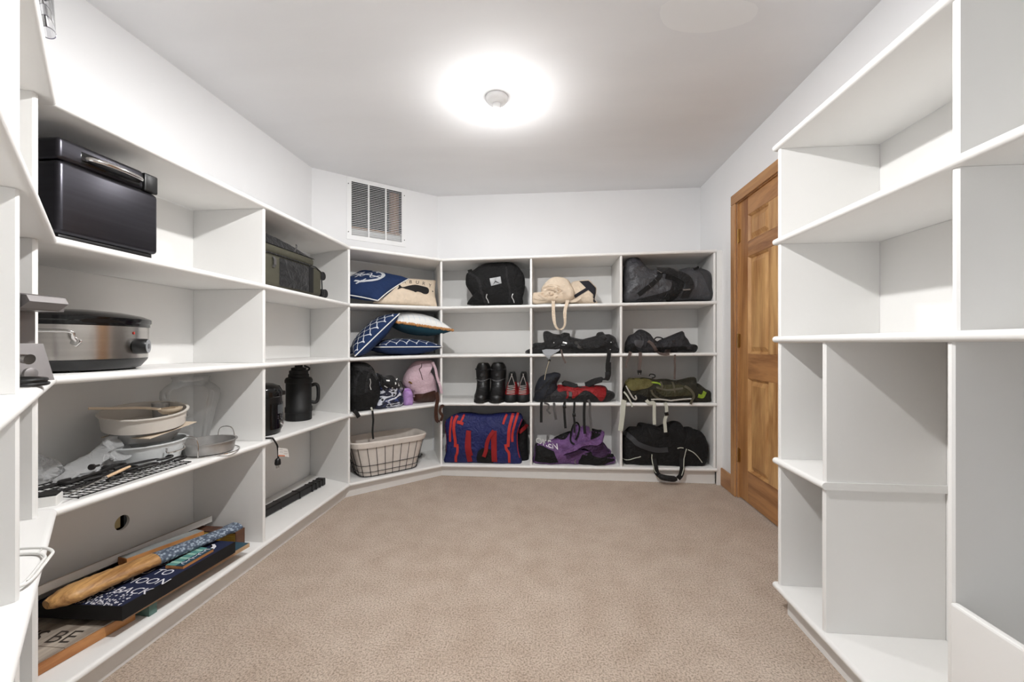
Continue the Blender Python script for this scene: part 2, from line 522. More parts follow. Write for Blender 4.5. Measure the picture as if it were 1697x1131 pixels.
MB().lathe([(0.013, 0.0015), (0.018, -0.012), (0.028, -0.032), (0.0305, -0.042), (0.0, -0.042)], (SX, SY, SZ), 28).build('bulb_neck', M_PORC, l2, smooth=True)
MB().lathe([(0.030, -0.0425), (0.0305, -0.048), (0.028, -0.062), (0.018, -0.073), (0.0, -0.077)], (SX, SY, SZ), 28).build('bulb', mat('stem_bulb_glow', (255, 252, 246), 0.3, emit=STEM_BULB_STRENGTH), l2, smooth=True)
# repainted patch on the ceiling
pp = [(0.449, 1.684), (0.508, 1.800), (0.674, 1.845), (0.83, 1.806), (0.85, 1.746), (0.79, 1.693), (0.565, 1.644)]
pp = catmull([Vector(q) for q in pp], 30, closed=True)
MB().prism([(p.x + 0.01 * noise.noise(Vector((i, 0, 0))), p.y + 0.012 * noise.noise(Vector((0, i, 0))), CEIL - 0.0004) for i, p in enumerate(pp)], [(p.x, p.y, CEIL + 0.002) for p in pp]).build('repainted_patch', mat('patch_paint', (241, 241, 241), 0.75), bpy.data.objects['ceiling'])

# ------------------------------------------------------------------ built-in shelving
NOSE = 0.0125        # half the shelf thickness = radius of the rounded front edge
PN, PA, PB, PC, PD = (Vector(p) for p in ((-0.40, 0.217, 0), (-1.378, 1.017, 0), (-1.378, 2.700, 0), (-0.860, 3.203, 0), (1.266, 3.203, 0)))
ZS = {1: (1.757, 1.757, 1.748, 1.755, 1.784), 2: (1.369, 1.369, 1.347, 1.366, 1.391), 3: (0.975, 0.975, 0.968, 0.977, 0.998),
      4: (0.602, 0.602, 0.575, 0.588, 0.613), 5: (0.092, 0.092, 0.094, 0.090, 0.116)}
uN = (PA - PN).normalized(); uL = (PB - PA).normalized(); uC = (PC - PB).normalized(); uB = (PD - PC).normalized()
def outn(u): return Vector((u.y, -u.x, 0))       # towards the room
nN, nL, nC, nB = outn(uN), outn(uL), outn(uC), outn(uB)
def mitre(n1, n2):
    m = (n1 + n2).normalized()
    return m / m.dot(n1)
mN, mA, mB, mC, mD = nN, mitre(nN, nL), mitre(nL, nC), mitre(nC, nB), nB
# back corners of the compartments (face of the back panels)
KN = PN - nN * 0.42; KA = Vector((-1.762, 0.835, 0)); KB = Vector((-1.762, 2.862, 0)); KC = Vector((-1.050, 3.655, 0)); KD = Vector((1.303, 3.655, 0))

def shelf(name, parent, f0, f1, m0, m1, k0, k1, z0, z1, m=M_SHELF):
    """One shelf board: flat top and bottom, a half-round nose along the front. f = nose tip, m = mitre vector to the room."""
    r = NOSE
    prof = [(-r + r * math.cos(a), r * math.sin(a)) for a in [math.pi / 2 - math.pi * i / 8 for i in range(9)]]
    def ring(f, mv, k, z):
        pts = [Vector((k.x, k.y, z + r))]
        pts += [Vector((f.x, f.y, 0)) + mv * o + Vector((0, 0, z + h)) for o, h in prof]
        pts += [Vector((k.x, k.y, z - r))]
        return pts
    A, B = ring(f0, m0, k0, z0), ring(f1, m1, k1, z1)
    b = MB().prism(A, B)
    return b.build(name, m, parent, smooth=True, angle=35)

def panel_between(name, parent, front, back, z0f, z1f, th=0.018, z0b=None, z1b=None, m=M_SHELF, r=0.0):
    """Upright divider from a front point to a back point, heights at front and back."""
    z0b = z0f if z0b is None else z0b
    z1b = z1f if z1b is None else z1b
    d = (back - front).normalized()
    s = Vector((-d.y, d.x, 0)) * th / 2
    e = 0.004                                    # softened front arris
    low = [front + s * 0.5, front + d * e + s, back + s, back - s, front + d * e - s, front - s * 0.5]
    zs0 = [z0f, z0f, z0b, z0b, z0f, z0f]
    zs1 = [z1f, z1f, z1b, z1b, z1f, z1f]
    return MB().prism([Vector((p.x, p.y, z)) for p, z in zip(low, zs0)], [Vector((p.x, p.y, z)) for p, z in zip(low, zs1)]).build(name, m, parent)

def lerp(a, b, t): return a + (b - a) * t
GAP = 0.0005
def unit(name, label, f0, f1, m0, m1, n, k0, k1, iz, divs, kick=True, back_th=0.03, skip_div=()):
    """A run of shelving between two front points. divs = list of (t_front, back point)."""
    u = thing(name, label, 'shelving unit', ((f0.x + f1.x) / 2, (f0.y + f1.y) / 2, 0), None)
    ur = (f1 - f0).normalized()
    for L in range(1, 6):
        shelf('shelf', u, f0 + ur * GAP, f1 - ur * GAP, m0, m1, k0, k1, ZS[L][iz], ZS[L][iz + 1])
    for L in range(1, 5):                        # dividers between shelf L (above) and L + 1 (below)
        for t, kb in divs:
            fp = lerp(f0, f1, t) - n * 0.014
            zt, zb = lerp(ZS[L][iz], ZS[L][iz + 1], t) - NOSE - GAP, lerp(ZS[L + 1][iz], ZS[L + 1][iz + 1], t) + NOSE + GAP
            panel_between('divider', u, fp, kb, zb, zt)
    kk0, kk1 = k0 - n * 0.001, k1 - n * 0.001
    for L in range(1, 5):
        z0a, z0b_ = ZS[L + 1][iz] + NOSE + GAP, ZS[L + 1][iz + 1] + NOSE + GAP
        z1a, z1b_ = ZS[L][iz] - NOSE - GAP, ZS[L][iz + 1] - NOSE - GAP
        e0, e1 = kk0 + ur * 0.012, kk1 - ur * 0.012
        if name == 'shelving_unit' and L == 4 and iz == 1:
            back_with_hole(u, e0, e1, n, z0a, z0b_, z1a, z1b_)
            continue
        MB().prism([(e0.x, e0.y, z0a), (e1.x, e1.y, z0b_), (e1.x - n.x * 0.012, e1.y - n.y * 0.012, z0b_), (e0.x - n.x * 0.012, e0.y - n.y * 0.012, z0a)],
                   [(e0.x, e0.y, z1a), (e1.x, e1.y, z1b_), (e1.x - n.x * 0.012, e1.y - n.y * 0.012, z1b_), (e0.x - n.x * 0.012, e0.y - n.y * 0.012, z1a)]).build('back_panel', M_SHELF, u)
    if kick:
        a, b = f0 + m0 * -0.042, f1 + m1 * -0.042
        a2, b2 = f0 + m0 * -0.060, f1 + m1 * -0.060
        MB().prism([(a.x, a.y, 0.001), (b.x, b.y, 0.001), (b2.x, b2.y, 0.001), (a2.x, a2.y, 0.001)],
                   [(a.x, a.y, ZS[5][iz] - NOSE - GAP), (b.x, b.y, ZS[5][iz + 1] - NOSE - GAP), (b2.x, b2.y, ZS[5][iz + 1] - NOSE - GAP), (a2.x, a2.y, ZS[5][iz] - NOSE - GAP)]).build('toe_kick', M_SHELF, u)
    return u

HOLE_Y, HOLE_Z, HOLE_R = 1.525, 0.336, 0.030
def back_with_hole(u, e0, e1, n, z0a, z0b, z1a, z1b):
    """Back panel of the lowest left compartments, with the round cut-out around a wall box."""
    x = e0.x
    N = 24
    circ = [(x, HOLE_Y + HOLE_R * math.cos(2 * math.pi * i / N), HOLE_Z + HOLE_R * math.sin(2 * math.pi * i / N)) for i in range(N)]
    yl, yr = HOLE_Y - 0.09, HOLE_Y + 0.09
    def zb(y): return lerp(z0a, z0b, (y - e0.y) / (e1.y - e0.y))
    def zt(y): return lerp(z1a, z1b, (y - e0.y) / (e1.y - e0.y))
    sq = []
    for i in range(N):
        a = 2 * math.pi * i / N
        c, s = math.cos(a), math.sin(a)
        k = 0.09 / max(abs(c), abs(s))
        yy, zz = HOLE_Y + c * k, HOLE_Z + s * k
        sq.append((x, yy, min(max(zz, zb(yy)), zt(yy))))
    b = MB()
    d = Vector((-0.012, 0, 0))
    b.add(circ + sq + [Vector(p) + d for p in circ], [(i, (i + 1) % N, N + (i + 1) % N, N + i) for i in range(N)] + [(i, (i + 1) % N, 2 * N + (i + 1) % N, 2 * N + i) for i in range(N)])
    b.add([(x, e0.y, zb(e0.y)), (x, yl, zb(yl)), (x, yl, zt(yl)), (x, e0.y, zt(e0.y))], [(0, 1, 2, 3)])
    b.add([(x, yr, zb(yr)), (x, e1.y, zb(e1.y)), (x, e1.y, zt(e1.y)), (x, yr, zt(yr))], [(0, 1, 2, 3)])
    b.add([(x, yl, zb(yl)), (x, yr, zb(yr)), (x, yr, HOLE_Z - 0.09), (x, yl, HOLE_Z - 0.09)], [(0, 1, 2, 3)])
    b.add([(x, yl, HOLE_Z + 0.09), (x, yr, HOLE_Z + 0.09), (x, yr, zt(yr)), (x, yl, zt(yl))], [(0, 1, 2, 3)])
    o = b.build('back_panel', M_SHELF, u)
    q = MB()
    q.box(x - 0.058, x - 0.05, HOLE_Y - 0.05, HOLE_Y + 0.05, HOLE_Z - 0.05, HOLE_Z + 0.05)
    q.build('wall_box', mat('box_dark', (24, 22, 20), 0.7), o)
    MB().rbox(x - 0.049, x - 0.020, HOLE_Y - 0.028, HOLE_Y + 0.012, HOLE_Z - 0.026, HOLE_Z + 0.028, 0.004).build('receptacle', mat('receptacle', (196, 178, 132), 0.5), o)

MID1 = 0.5075   # the divider between the two bays of the left run
DIVA_F, DIVA_B = Vector((-1.358, 0.958, 0)), Vector((-1.742, 0.776, 0))
u_near = unit('shelving_unit', 'built-in white shelving set at an angle, holding a clear tube and a wire hoop', PN, PA, mN, mA, nN, KN, KA, 0, [])
for L in range(1, 5):                            # its own dividers
    for fp, kp in ((DIVA_F, DIVA_B), (Vector((-0.957, 0.650, 0)), Vector((-1.215, 0.335, 0)))):
        panel_between('divider', u_near, fp, kp, ZS[L + 1][0] + NOSE + GAP, ZS[L][0] - NOSE - GAP)
u_left = unit('shelving_unit', 'built-in white shelving with appliances and a suitcase, along the left wall', PA, PB, mA, mB, nL, KA, KB, 1,
              [(MID1, Vector((-1.762, lerp(PA.y, PB.y, MID1), 0)))])
u_corner = unit('shelving_unit', 'built-in white corner shelving with cushions and a wire basket, under the grille', PB, PC, mB, mC, nC, KB, KC, 2,
                [(0.0, KB), (1.0, KC)])
tB = (PD.x - PC.x)
u_back = unit('shelving_unit', 'built-in white shelving with bags and boots, beside the wooden door', PC, PD, mC, mD, nB, KC, KD, 3,
              [((-0.145 - PC.x) / tB, Vector((-0.145, 3.655, 0))), ((0.556 - PC.x) / tB, Vector((0.556, 3.655, 0))), (0.9945, Vector((1.292, 3.655, 0)))])
MB().box(1.268, XR - 0.0005, 3.215, 3.228, 0.001, 1.79).build('filler_strip', M_SHELF, u_back)

# right-hand run
u_r = thing('shelving_unit', 'built-in empty white shelving on the other side of the wooden door', 'shelving unit', (1.1, 0.9, 0))
RF, RB, RY1, RY0 = 0.902, 1.285, 1.738, -0.55
RZ = {1: 1.870, 2: 1.489, 3: 1.095, 4: 0.604, 5: 0.100}
def rshelf(L, y0, y1):
    shelf('shelf', u_r, Vector((RF, y1, 0)), Vector((RF, y0, 0)), Vector((-1, 0, 0)), Vector((-1, 0, 0)), Vector((RB, y1, 0)), Vector((RB, y0, 0)), RZ[L], RZ[L])
for L in (1, 2, 3, 5): rshelf(L, RY0, RY1)
rshelf(4, 1.436, RY1)
def rdiv(y, L0, L1, x0=RF + 0.014, th=0.018):
    panel_between('divider', u_r, Vector((x0, y, 0)), Vector((RB - 0.0005, y, 0)), RZ[L1] + NOSE + GAP, RZ[L0] - NOSE - GAP, th)
for a, b in ((1, 2), (2, 3), (3, 4), (4, 5)): rdiv(1.718, a, b)
for a, b in ((1, 2), (2, 3)):
    rdiv(1.009, a, b); rdiv(0.05, a, b); rdiv(-0.54, a, b)
rdiv(1.451, 3, 4); rdiv(1.453, 4, 5); rdiv(1.020, 3, 5); rdiv(0.05, 3, 5); rdiv(-0.54, 3, 5)
for a, b in ((1, 2), (2, 3), (3, 5)):
    MB().box(RB + 0.0005, RB + 0.012, RY0, RY1 - 0.008, RZ[b] + NOSE + GAP, RZ[a] - NOSE - GAP).build('back_panel', M_SHELF, u_r)
MB().box(RF + 0.042, RF + 0.06, RY0, RY1 - 0.03, 0.001, RZ[5] - NOSE - GAP).build('toe_kick', M_SHELF, u_r)
MB().rbox(RF + 0.002, RF + 0.0205, 0.06, 1.008, RZ[5] + NOSE + GAP, 0.492, 0.005).build('front_board', M_SHELF, u_r)

# ------------------------------------------------------------------ outlines, in metres (along the run, height) or (x, y, z)
OUT = {
    'black_bag': [(-0.684, 1.403), (-0.652, 1.421), (-0.629, 1.449), (-0.652, 1.500), (-0.690, 1.561), (-0.694, 1.611), (-0.684, 1.663), (-0.631, 1.690), (-0.580, 1.720), (-0.529, 1.739), (-0.428, 1.747), (-0.328, 1.749), (-0.280, 1.732), (-0.243, 1.695), (-0.210, 1.643), (-0.200, 1.583), (-0.206, 1.514), (-0.222, 1.454), (-0.226, 1.400), (-0.348, 1.398), (-0.499, 1.399)],
    'bag_patch': [(-0.481, 1.606), (-0.392, 1.619), (-0.383, 1.563), (-0.468, 1.544)],
    'bag_peak': [(-0.456, 1.548), (-0.434, 1.587), (-0.392, 1.561), (-0.417, 1.568), (-0.433, 1.573)],
    'blue_duffel': [(-0.863, 0.094), (-0.848, 0.194), (-0.848, 0.310), (-0.858, 0.397), (-0.855, 0.441), (-0.818, 0.475), (-0.759, 0.502), (-0.647, 0.504), (-0.578, 0.494), (-0.491, 0.494), (-0.385, 0.508), (-0.251, 0.510), (-0.213, 0.470), (-0.241, 0.398), (-0.253, 0.341), (-0.249, 0.236), (-0.232, 0.160), (-0.228, 0.098), (-0.338, 0.103), (-0.531, 0.095), (-0.726, 0.095)],
    'duffel_s1': [(-0.789, 0.484), (-0.796, 0.434), (-0.803, 0.363), (-0.805, 0.306), (-0.805, 0.279)],
    'duffel_s2': [(-0.745, 0.494), (-0.765, 0.453), (-0.771, 0.392), (-0.764, 0.325), (-0.758, 0.278), (-0.760, 0.240)],
    'duffel_s3': [(-0.692, 0.500), (-0.700, 0.473), (-0.712, 0.450)],
    'duffel_s3b': [(-0.745, 0.444), (-0.721, 0.440), (-0.692, 0.429)],
    'duffel_s4': [(-0.743, 0.264), (-0.739, 0.231), (-0.741, 0.193), (-0.753, 0.164), (-0.757, 0.115)],
    'duffel_s5': [(-0.647, 0.377), (-0.652, 0.328), (-0.657, 0.261), (-0.650, 0.191), (-0.640, 0.120)],
    'duffel_s5b': [(-0.645, 0.375), (-0.642, 0.309), (-0.640, 0.243), (-0.628, 0.177)],
    'duffel_s6': [(-0.442, 0.381), (-0.442, 0.313), (-0.442, 0.219), (-0.439, 0.127)],
    'duffel_s6b': [(-0.442, 0.381), (-0.478, 0.331), (-0.499, 0.274), (-0.506, 0.222), (-0.525, 0.168)],
    'duffel_s7': [(-0.343, 0.507), (-0.359, 0.469), (-0.369, 0.432)],
    'duffel_s8': [(-0.291, 0.512), (-0.305, 0.461), (-0.319, 0.400), (-0.324, 0.334), (-0.329, 0.252)],
    'duffel_s9': [(-0.253, 0.518), (-0.267, 0.466), (-0.284, 0.405), (-0.296, 0.344), (-0.294, 0.292)],
    'duffel_s10': [(-0.350, 0.273), (-0.341, 0.231), (-0.322, 0.198), (-0.321, 0.121)],
    'duffel_side': [(-0.232, 0.444), (-0.202, 0.419), (-0.182, 0.360), (-0.180, 0.222), (-0.173, 0.093), (-0.183, 0.073), (-0.237, 0.057), (-0.277, 0.071), (-0.277, 0.369)],
    'duffel_end_strap': [(-0.250, 0.348), (-0.226, 0.367), (-0.198, 0.387), (-0.188, 0.401)],
    'boot': [(-0.613, 0.605), (-0.611, 0.648), (-0.596, 0.683), (-0.599, 0.761), (-0.617, 0.831), (-0.619, 0.872), (-0.599, 0.878), (-0.591, 0.904), (-0.571, 0.916), (-0.520, 0.917), (-0.500, 0.902), (-0.495, 0.875), (-0.493, 0.816), (-0.499, 0.762), (-0.495, 0.684), (-0.487, 0.649), (-0.493, 0.606), (-0.525, 0.599), (-0.584, 0.598)],
    'boot2': [(-0.493, 0.606), (-0.499, 0.649), (-0.485, 0.692), (-0.483, 0.762), (-0.487, 0.832), (-0.489, 0.883), (-0.469, 0.893), (-0.453, 0.908), (-0.426, 0.919), (-0.387, 0.916), (-0.369, 0.897), (-0.365, 0.875), (-0.355, 0.877), (-0.358, 0.786), (-0.367, 0.732), (-0.367, 0.685), (-0.371, 0.646), (-0.379, 0.607), (-0.415, 0.600), (-0.469, 0.599)],
    'shoe': [(-0.370, 0.607), (-0.370, 0.636), (-0.352, 0.671), (-0.332, 0.710), (-0.328, 0.746), (-0.307, 0.793), (-0.293, 0.828), (-0.283, 0.843), (-0.260, 0.843), (-0.250, 0.830), (-0.252, 0.762), (-0.260, 0.707), (-0.268, 0.668), (-0.274, 0.629), (-0.285, 0.606), (-0.331, 0.603)],
    'shoe2': [(-0.268, 0.608), (-0.270, 0.637), (-0.256, 0.668), (-0.250, 0.707), (-0.248, 0.762), (-0.238, 0.824), (-0.221, 0.840), (-0.193, 0.843), (-0.166, 0.842), (-0.159, 0.817), (-0.159, 0.669), (-0.160, 0.619), (-0.194, 0.606), (-0.237, 0.604)],
    'tote': [(-0.135, 1.403), (-0.136, 1.476), (-0.119, 1.491), (-0.073, 1.486), (-0.061, 1.532), (-0.036, 1.566), (-0.005, 1.596), (0.031, 1.615), (0.082, 1.616), (0.129, 1.602), (0.159, 1.578), (0.180, 1.539), (0.198, 1.503), (0.198, 1.456), (0.175, 1.431), (0.113, 1.406), (0.010, 1.402)],
    'tote_strap': [(0.030, 1.418), (0.030, 1.370), (0.032, 1.310), (0.037, 1.260), (0.047, 1.220), (0.064, 1.195), (0.082, 1.188), (0.104, 1.197), (0.119, 1.225), (0.121, 1.270), (0.119, 1.310), (0.125, 1.354), (0.136, 1.394), (0.141, 1.422)],
    'cream_bag': [(0.094, 1.408), (0.136, 1.475), (0.178, 1.577), (0.246, 1.598), (0.323, 1.602), (0.354, 1.571), (0.382, 1.539), (0.382, 1.498), (0.372, 1.440), (0.395, 1.411), (0.364, 1.405), (0.219, 1.405)],
    'cream_black': [(0.241, 1.589), (0.317, 1.593), (0.348, 1.562), (0.377, 1.531), (0.376, 1.490), (0.365, 1.434), (0.391, 1.403), (0.360, 1.406), (0.353, 1.426), (0.355, 1.475), (0.312, 1.512), (0.289, 1.535)],
    'cream_band': [(0.305, 1.522), (0.256, 1.492), (0.203, 1.459)],
    'harness': [(-0.191, 0.998), (-0.189, 1.023), (-0.134, 1.048), (-0.132, 1.077), (-0.105, 1.085), (-0.051, 1.087), (-0.036, 1.106), (-0.051, 1.141), (-0.046, 1.173), (-0.012, 1.179), (0.022, 1.163), (0.037, 1.158), (0.086, 1.155), (0.115, 1.170), (0.163, 1.162), (0.173, 1.135), (0.255, 1.115), (0.293, 1.120), (0.375, 1.143), (0.384, 1.166), (0.427, 1.172), (0.441, 1.154), (0.484, 1.154), (0.527, 1.124), (0.536, 1.076), (0.550, 1.052), (0.550, 1.006), (0.240, 1.003), (-0.100, 1.001)],
    'harness_tag': [(-0.059, 1.032), (-0.035, 1.042), (0.012, 1.034), (0.054, 1.056), (0.082, 1.034), (0.078, 1.023), (0.017, 0.987), (-0.002, 0.964), (-0.019, 0.968), (-0.035, 0.987), (-0.054, 1.013)],
    'harness_s1': [(0.092, 1.034), (0.097, 1.001), (0.108, 0.964), (0.127, 0.926)],
    'harness_s2': [(0.458, 1.030), (0.456, 0.983), (0.449, 0.936), (0.446, 0.890), (0.449, 0.843), (0.444, 0.801)],
    'harness_cord': [(-0.002, 0.963), (-0.005, 0.935), (-0.019, 0.888), (-0.031, 0.840), (-0.038, 0.795)],
    'harness_buckle': [(-0.016, 0.963), (0.012, 0.964), (0.014, 0.940), (-0.012, 0.933)],
    'harness_bar': [(0.203, 1.091), (0.245, 1.038), (0.283, 1.015)],
    'red_pack': [(-0.120, 0.606), (-0.115, 0.661), (-0.043, 0.703), (0.065, 0.735), (0.132, 0.741), (0.214, 0.734), (0.295, 0.734), (0.371, 0.742), (0.436, 0.741), (0.454, 0.728), (0.471, 0.703), (0.504, 0.698), (0.521, 0.672), (0.506, 0.637), (0.441, 0.613), (0.264, 0.603), (0.009, 0.598)],
    'red_patch': [(0.065, 0.745), (0.109, 0.745), (0.159, 0.733), (0.204, 0.728), (0.259, 0.734), (0.313, 0.742), (0.368, 0.746), (0.437, 0.738), (0.444, 0.695), (0.422, 0.635), (0.397, 0.627), (0.363, 0.665), (0.318, 0.699), (0.274, 0.709), (0.234, 0.683), (0.189, 0.648), (0.174, 0.653), (0.179, 0.693), (0.129, 0.705), (0.069, 0.699)],
    'red_stripe': [(0.134, 0.700), (0.152, 0.698), (0.147, 0.652), (0.127, 0.647), (0.137, 0.672)],
    'cap': [(-0.120, 0.612), (-0.120, 0.684), (-0.112, 0.736), (-0.083, 0.798), (-0.042, 0.829), (0.009, 0.842), (0.045, 0.849), (0.086, 0.837), (0.086, 0.809), (0.060, 0.758), (0.070, 0.706), (0.029, 0.655), (-0.027, 0.613), (-0.084, 0.602)],
    'black_plate': [(0.100, 0.749), (0.123, 0.767), (0.161, 0.759), (0.227, 0.739), (0.197, 0.726), (0.156, 0.736)],
    'red_top_strap': [(0.289, 0.738), (0.351, 0.777), (0.411, 0.798), (0.441, 0.803), (0.456, 0.833), (0.458, 0.884), (0.459, 0.934)],
    'red_s0': [(-0.059, 0.634), (-0.064, 0.584), (-0.064, 0.534), (-0.064, 0.459)],
    'red_s1': [(-0.042, 0.615), (-0.007, 0.600), (-0.007, 0.570), (-0.017, 0.555), (0.008, 0.528)],
    'red_s2': [(0.036, 0.616), (0.038, 0.576), (0.043, 0.536), (0.051, 0.483)],
    'red_s3': [(0.120, 0.627), (0.115, 0.587), (0.118, 0.512), (0.122, 0.457), (0.125, 0.417)],
    'red_s4': [(0.194, 0.627), (0.192, 0.578), (0.189, 0.523), (0.194, 0.463), (0.194, 0.383)],
    'red_s5': [(0.273, 0.658), (0.271, 0.613), (0.268, 0.539), (0.270, 0.439), (0.275, 0.377)],
    'red_s6': [(0.300, 0.643), (0.312, 0.609), (0.312, 0.539), (0.319, 0.465), (0.319, 0.400)],
    'purple_bag': [(-0.129, 0.104), (-0.122, 0.188), (-0.119, 0.253), (-0.077, 0.266), (-0.038, 0.272), (0.031, 0.295), (0.104, 0.331), (0.173, 0.357), (0.192, 0.397), (0.216, 0.424), (0.241, 0.422), (0.255, 0.398), (0.270, 0.417), (0.308, 0.411), (0.342, 0.385), (0.395, 0.371), (0.438, 0.374), (0.433, 0.328), (0.423, 0.289), (0.476, 0.222), (0.495, 0.217), (0.493, 0.173), (0.526, 0.169), (0.524, 0.130), (0.481, 0.115), (0.433, 0.092), (0.337, 0.092), (0.264, 0.087), (0.192, 0.090), (0.094, 0.102), (-0.004, 0.097)],
    'purple_black': [(-0.116, 0.268), (-0.051, 0.255), (0.035, 0.228), (0.049, 0.190), (0.072, 0.134), (0.011, 0.127), (-0.123, 0.136), (-0.111, 0.196)],
    'purple_black2': [(0.261, 0.205), (0.317, 0.230), (0.373, 0.250), (0.462, 0.238), (0.478, 0.201), (0.510, 0.194), (0.508, 0.159), (0.466, 0.144), (0.420, 0.121), (0.327, 0.120), (0.233, 0.121), (0.247, 0.176)],
    'purple_black3': [(0.035, 0.314), (0.102, 0.349), (0.168, 0.373), (0.159, 0.350), (0.121, 0.316), (0.073, 0.310)],
    'purple_black4': [(0.329, 0.396), (0.385, 0.387), (0.418, 0.384), (0.390, 0.345), (0.324, 0.325), (0.334, 0.363)],
    'purple_fold': [(0.110, 0.225), (0.186, 0.251), (0.257, 0.290), (0.317, 0.301), (0.373, 0.302), (0.401, 0.322)],
    'purple_loop': [(0.196, 0.284), (0.167, 0.307), (0.177, 0.374), (0.200, 0.432), (0.224, 0.439), (0.238, 0.413), (0.224, 0.356), (0.205, 0.318)],
    'purple_text': [(-0.109, 0.266), (-0.056, 0.257), (0.068, 0.234), (0.073, 0.265)],
    'grey_duffel': [(0.587, 1.415), (0.593, 1.517), (0.591, 1.619), (0.603, 1.722), (0.628, 1.757), (0.658, 1.769), (0.693, 1.755), (0.738, 1.716), (0.768, 1.683), (0.807, 1.662), (0.847, 1.676), (0.906, 1.680), (0.965, 1.671), (1.004, 1.658), (1.048, 1.672), (1.102, 1.680), (1.179, 1.672), (1.228, 1.654), (1.266, 1.608), (1.286, 1.557), (1.293, 1.482), (1.293, 1.419), (1.121, 1.419), (0.925, 1.414), (0.678, 1.411)],
    'grey_strap': [(0.691, 1.459), (0.747, 1.503), (0.804, 1.551), (0.848, 1.600), (0.845, 1.635)],
    'grey_loop': [(0.838, 1.655), (0.901, 1.648), (0.963, 1.628), (1.024, 1.597), (1.062, 1.557), (1.067, 1.518), (1.045, 1.459), (1.043, 1.430)],
    'grey_loop2': [(0.891, 1.604), (0.962, 1.588), (1.005, 1.548), (0.986, 1.490), (0.948, 1.431), (0.895, 1.451)],
    'grey_dark_mid': [(0.673, 1.417), (0.770, 1.445), (0.906, 1.483), (0.935, 1.513), (0.954, 1.587), (0.992, 1.591), (1.021, 1.551), (1.002, 1.482), (0.968, 1.423), (0.809, 1.410)],
    'grey_end': [(1.164, 1.662), (1.193, 1.624), (1.221, 1.564), (1.245, 1.494), (1.255, 1.419)],
    'grey_tab': [(1.116, 1.654), (1.143, 1.669), (1.166, 1.681)],
    'dark_pack': [(0.608, 1.019), (0.605, 1.065), (0.610, 1.095), (0.635, 1.141), (0.675, 1.161), (0.700, 1.187), (0.725, 1.192), (0.760, 1.179), (0.794, 1.156), (0.819, 1.115), (0.853, 1.095), (0.898, 1.120), (0.961, 1.145), (1.020, 1.170), (1.047, 1.175), (1.056, 1.140), (1.078, 1.114), (1.098, 1.079), (1.131, 1.072), (1.156, 1.049), (1.141, 1.016), (1.107, 1.011), (1.020, 1.014), (0.824, 1.009), (0.675, 1.006)],
    'dark_pack_pocket': [(0.659, 1.105), (0.717, 1.102), (0.727, 1.090), (0.707, 1.045), (0.693, 1.045), (0.659, 1.065)],
    'dark_s0': [(0.621, 1.016), (0.604, 0.967), (0.589, 0.927), (0.587, 0.890)],
    'dark_s1': [(0.693, 1.013), (0.693, 0.967), (0.689, 0.918), (0.686, 0.874)],
    'dark_s2': [(0.757, 1.099), (0.791, 1.070), (0.814, 1.036), (0.843, 1.006), (0.881, 0.996), (0.914, 1.001)],
    'dark_s3': [(0.890, 1.021), (0.933, 1.021), (0.952, 0.994), (0.949, 0.948), (0.951, 0.894), (0.949, 0.807)],
    'dark_loop': [(0.992, 1.020), (1.073, 1.030), (1.101, 1.064), (1.130, 1.054), (1.116, 1.020), (1.073, 1.012)],
    'dark_handle': [(0.819, 1.110), (0.838, 1.127), (0.868, 1.126), (0.890, 1.115)],
    'dark_buckle': [(0.673, 0.874), (0.702, 0.874), (0.697, 0.852), (0.675, 0.851)],
    'olive_pack': [(0.580, 0.608), (0.575, 0.670), (0.590, 0.716), (0.610, 0.772), (0.640, 0.803), (0.690, 0.803), (0.739, 0.809), (0.794, 0.804), (0.843, 0.794), (0.917, 0.799), (0.961, 0.790), (1.019, 0.790), (1.092, 0.811), (1.131, 0.816), (1.143, 0.801), (1.131, 0.771), (1.165, 0.766), (1.213, 0.726), (1.247, 0.706), (1.252, 0.661), (1.251, 0.626), (1.165, 0.620), (0.970, 0.613), (0.674, 0.607)],
    'olive_light': [(0.598, 0.764), (0.629, 0.799), (0.707, 0.807), (0.774, 0.800), (0.803, 0.771), (0.765, 0.741), (0.716, 0.726), (0.634, 0.715)],
    'olive_pocket': [(0.813, 0.727), (0.851, 0.756), (0.947, 0.762), (1.033, 0.758), (1.080, 0.729), (1.099, 0.685), (0.947, 0.674), (0.880, 0.673)],
    'olive_green': [(1.132, 0.680), (1.165, 0.676), (1.188, 0.710)],
    'olive_handle': [(0.789, 0.820), (0.794, 0.835), (0.818, 0.835), (0.833, 0.825), (0.828, 0.810), (0.808, 0.807)],
    'olive_frame': [(0.589, 0.752), (0.606, 0.727), (0.630, 0.678), (0.654, 0.648), (0.668, 0.654), (0.659, 0.678), (0.664, 0.644), (0.647, 0.634), (0.630, 0.653), (0.606, 0.692), (0.589, 0.742)],
    'olive_piping': [(0.780, 0.647), (0.847, 0.650), (0.928, 0.641), (1.013, 0.652), (1.079, 0.657)],
    'olive_s0': [(0.574, 0.644), (0.567, 0.615), (0.562, 0.546), (0.555, 0.486), (0.545, 0.407)],
    'olive_s1': [(0.570, 0.708), (0.594, 0.679), (0.622, 0.630), (0.634, 0.591)],
    'olive_s2': [(0.738, 0.646), (0.761, 0.624), (0.795, 0.627), (0.797, 0.578), (0.798, 0.520), (0.800, 0.459)],
    'olive_s3': [(0.875, 0.628), (0.887, 0.599), (0.890, 0.550), (0.887, 0.536)],
    'olive_s4': [(0.887, 0.528), (0.875, 0.492), (0.878, 0.452), (0.883, 0.401)],
    'olive_s5': [(1.022, 0.756), (1.064, 0.728), (1.090, 0.684), (1.078, 0.650), (1.066, 0.618)],
    'olive_buckle': [(0.885, 0.555), (0.906, 0.551), (0.901, 0.529), (0.880, 0.531)],
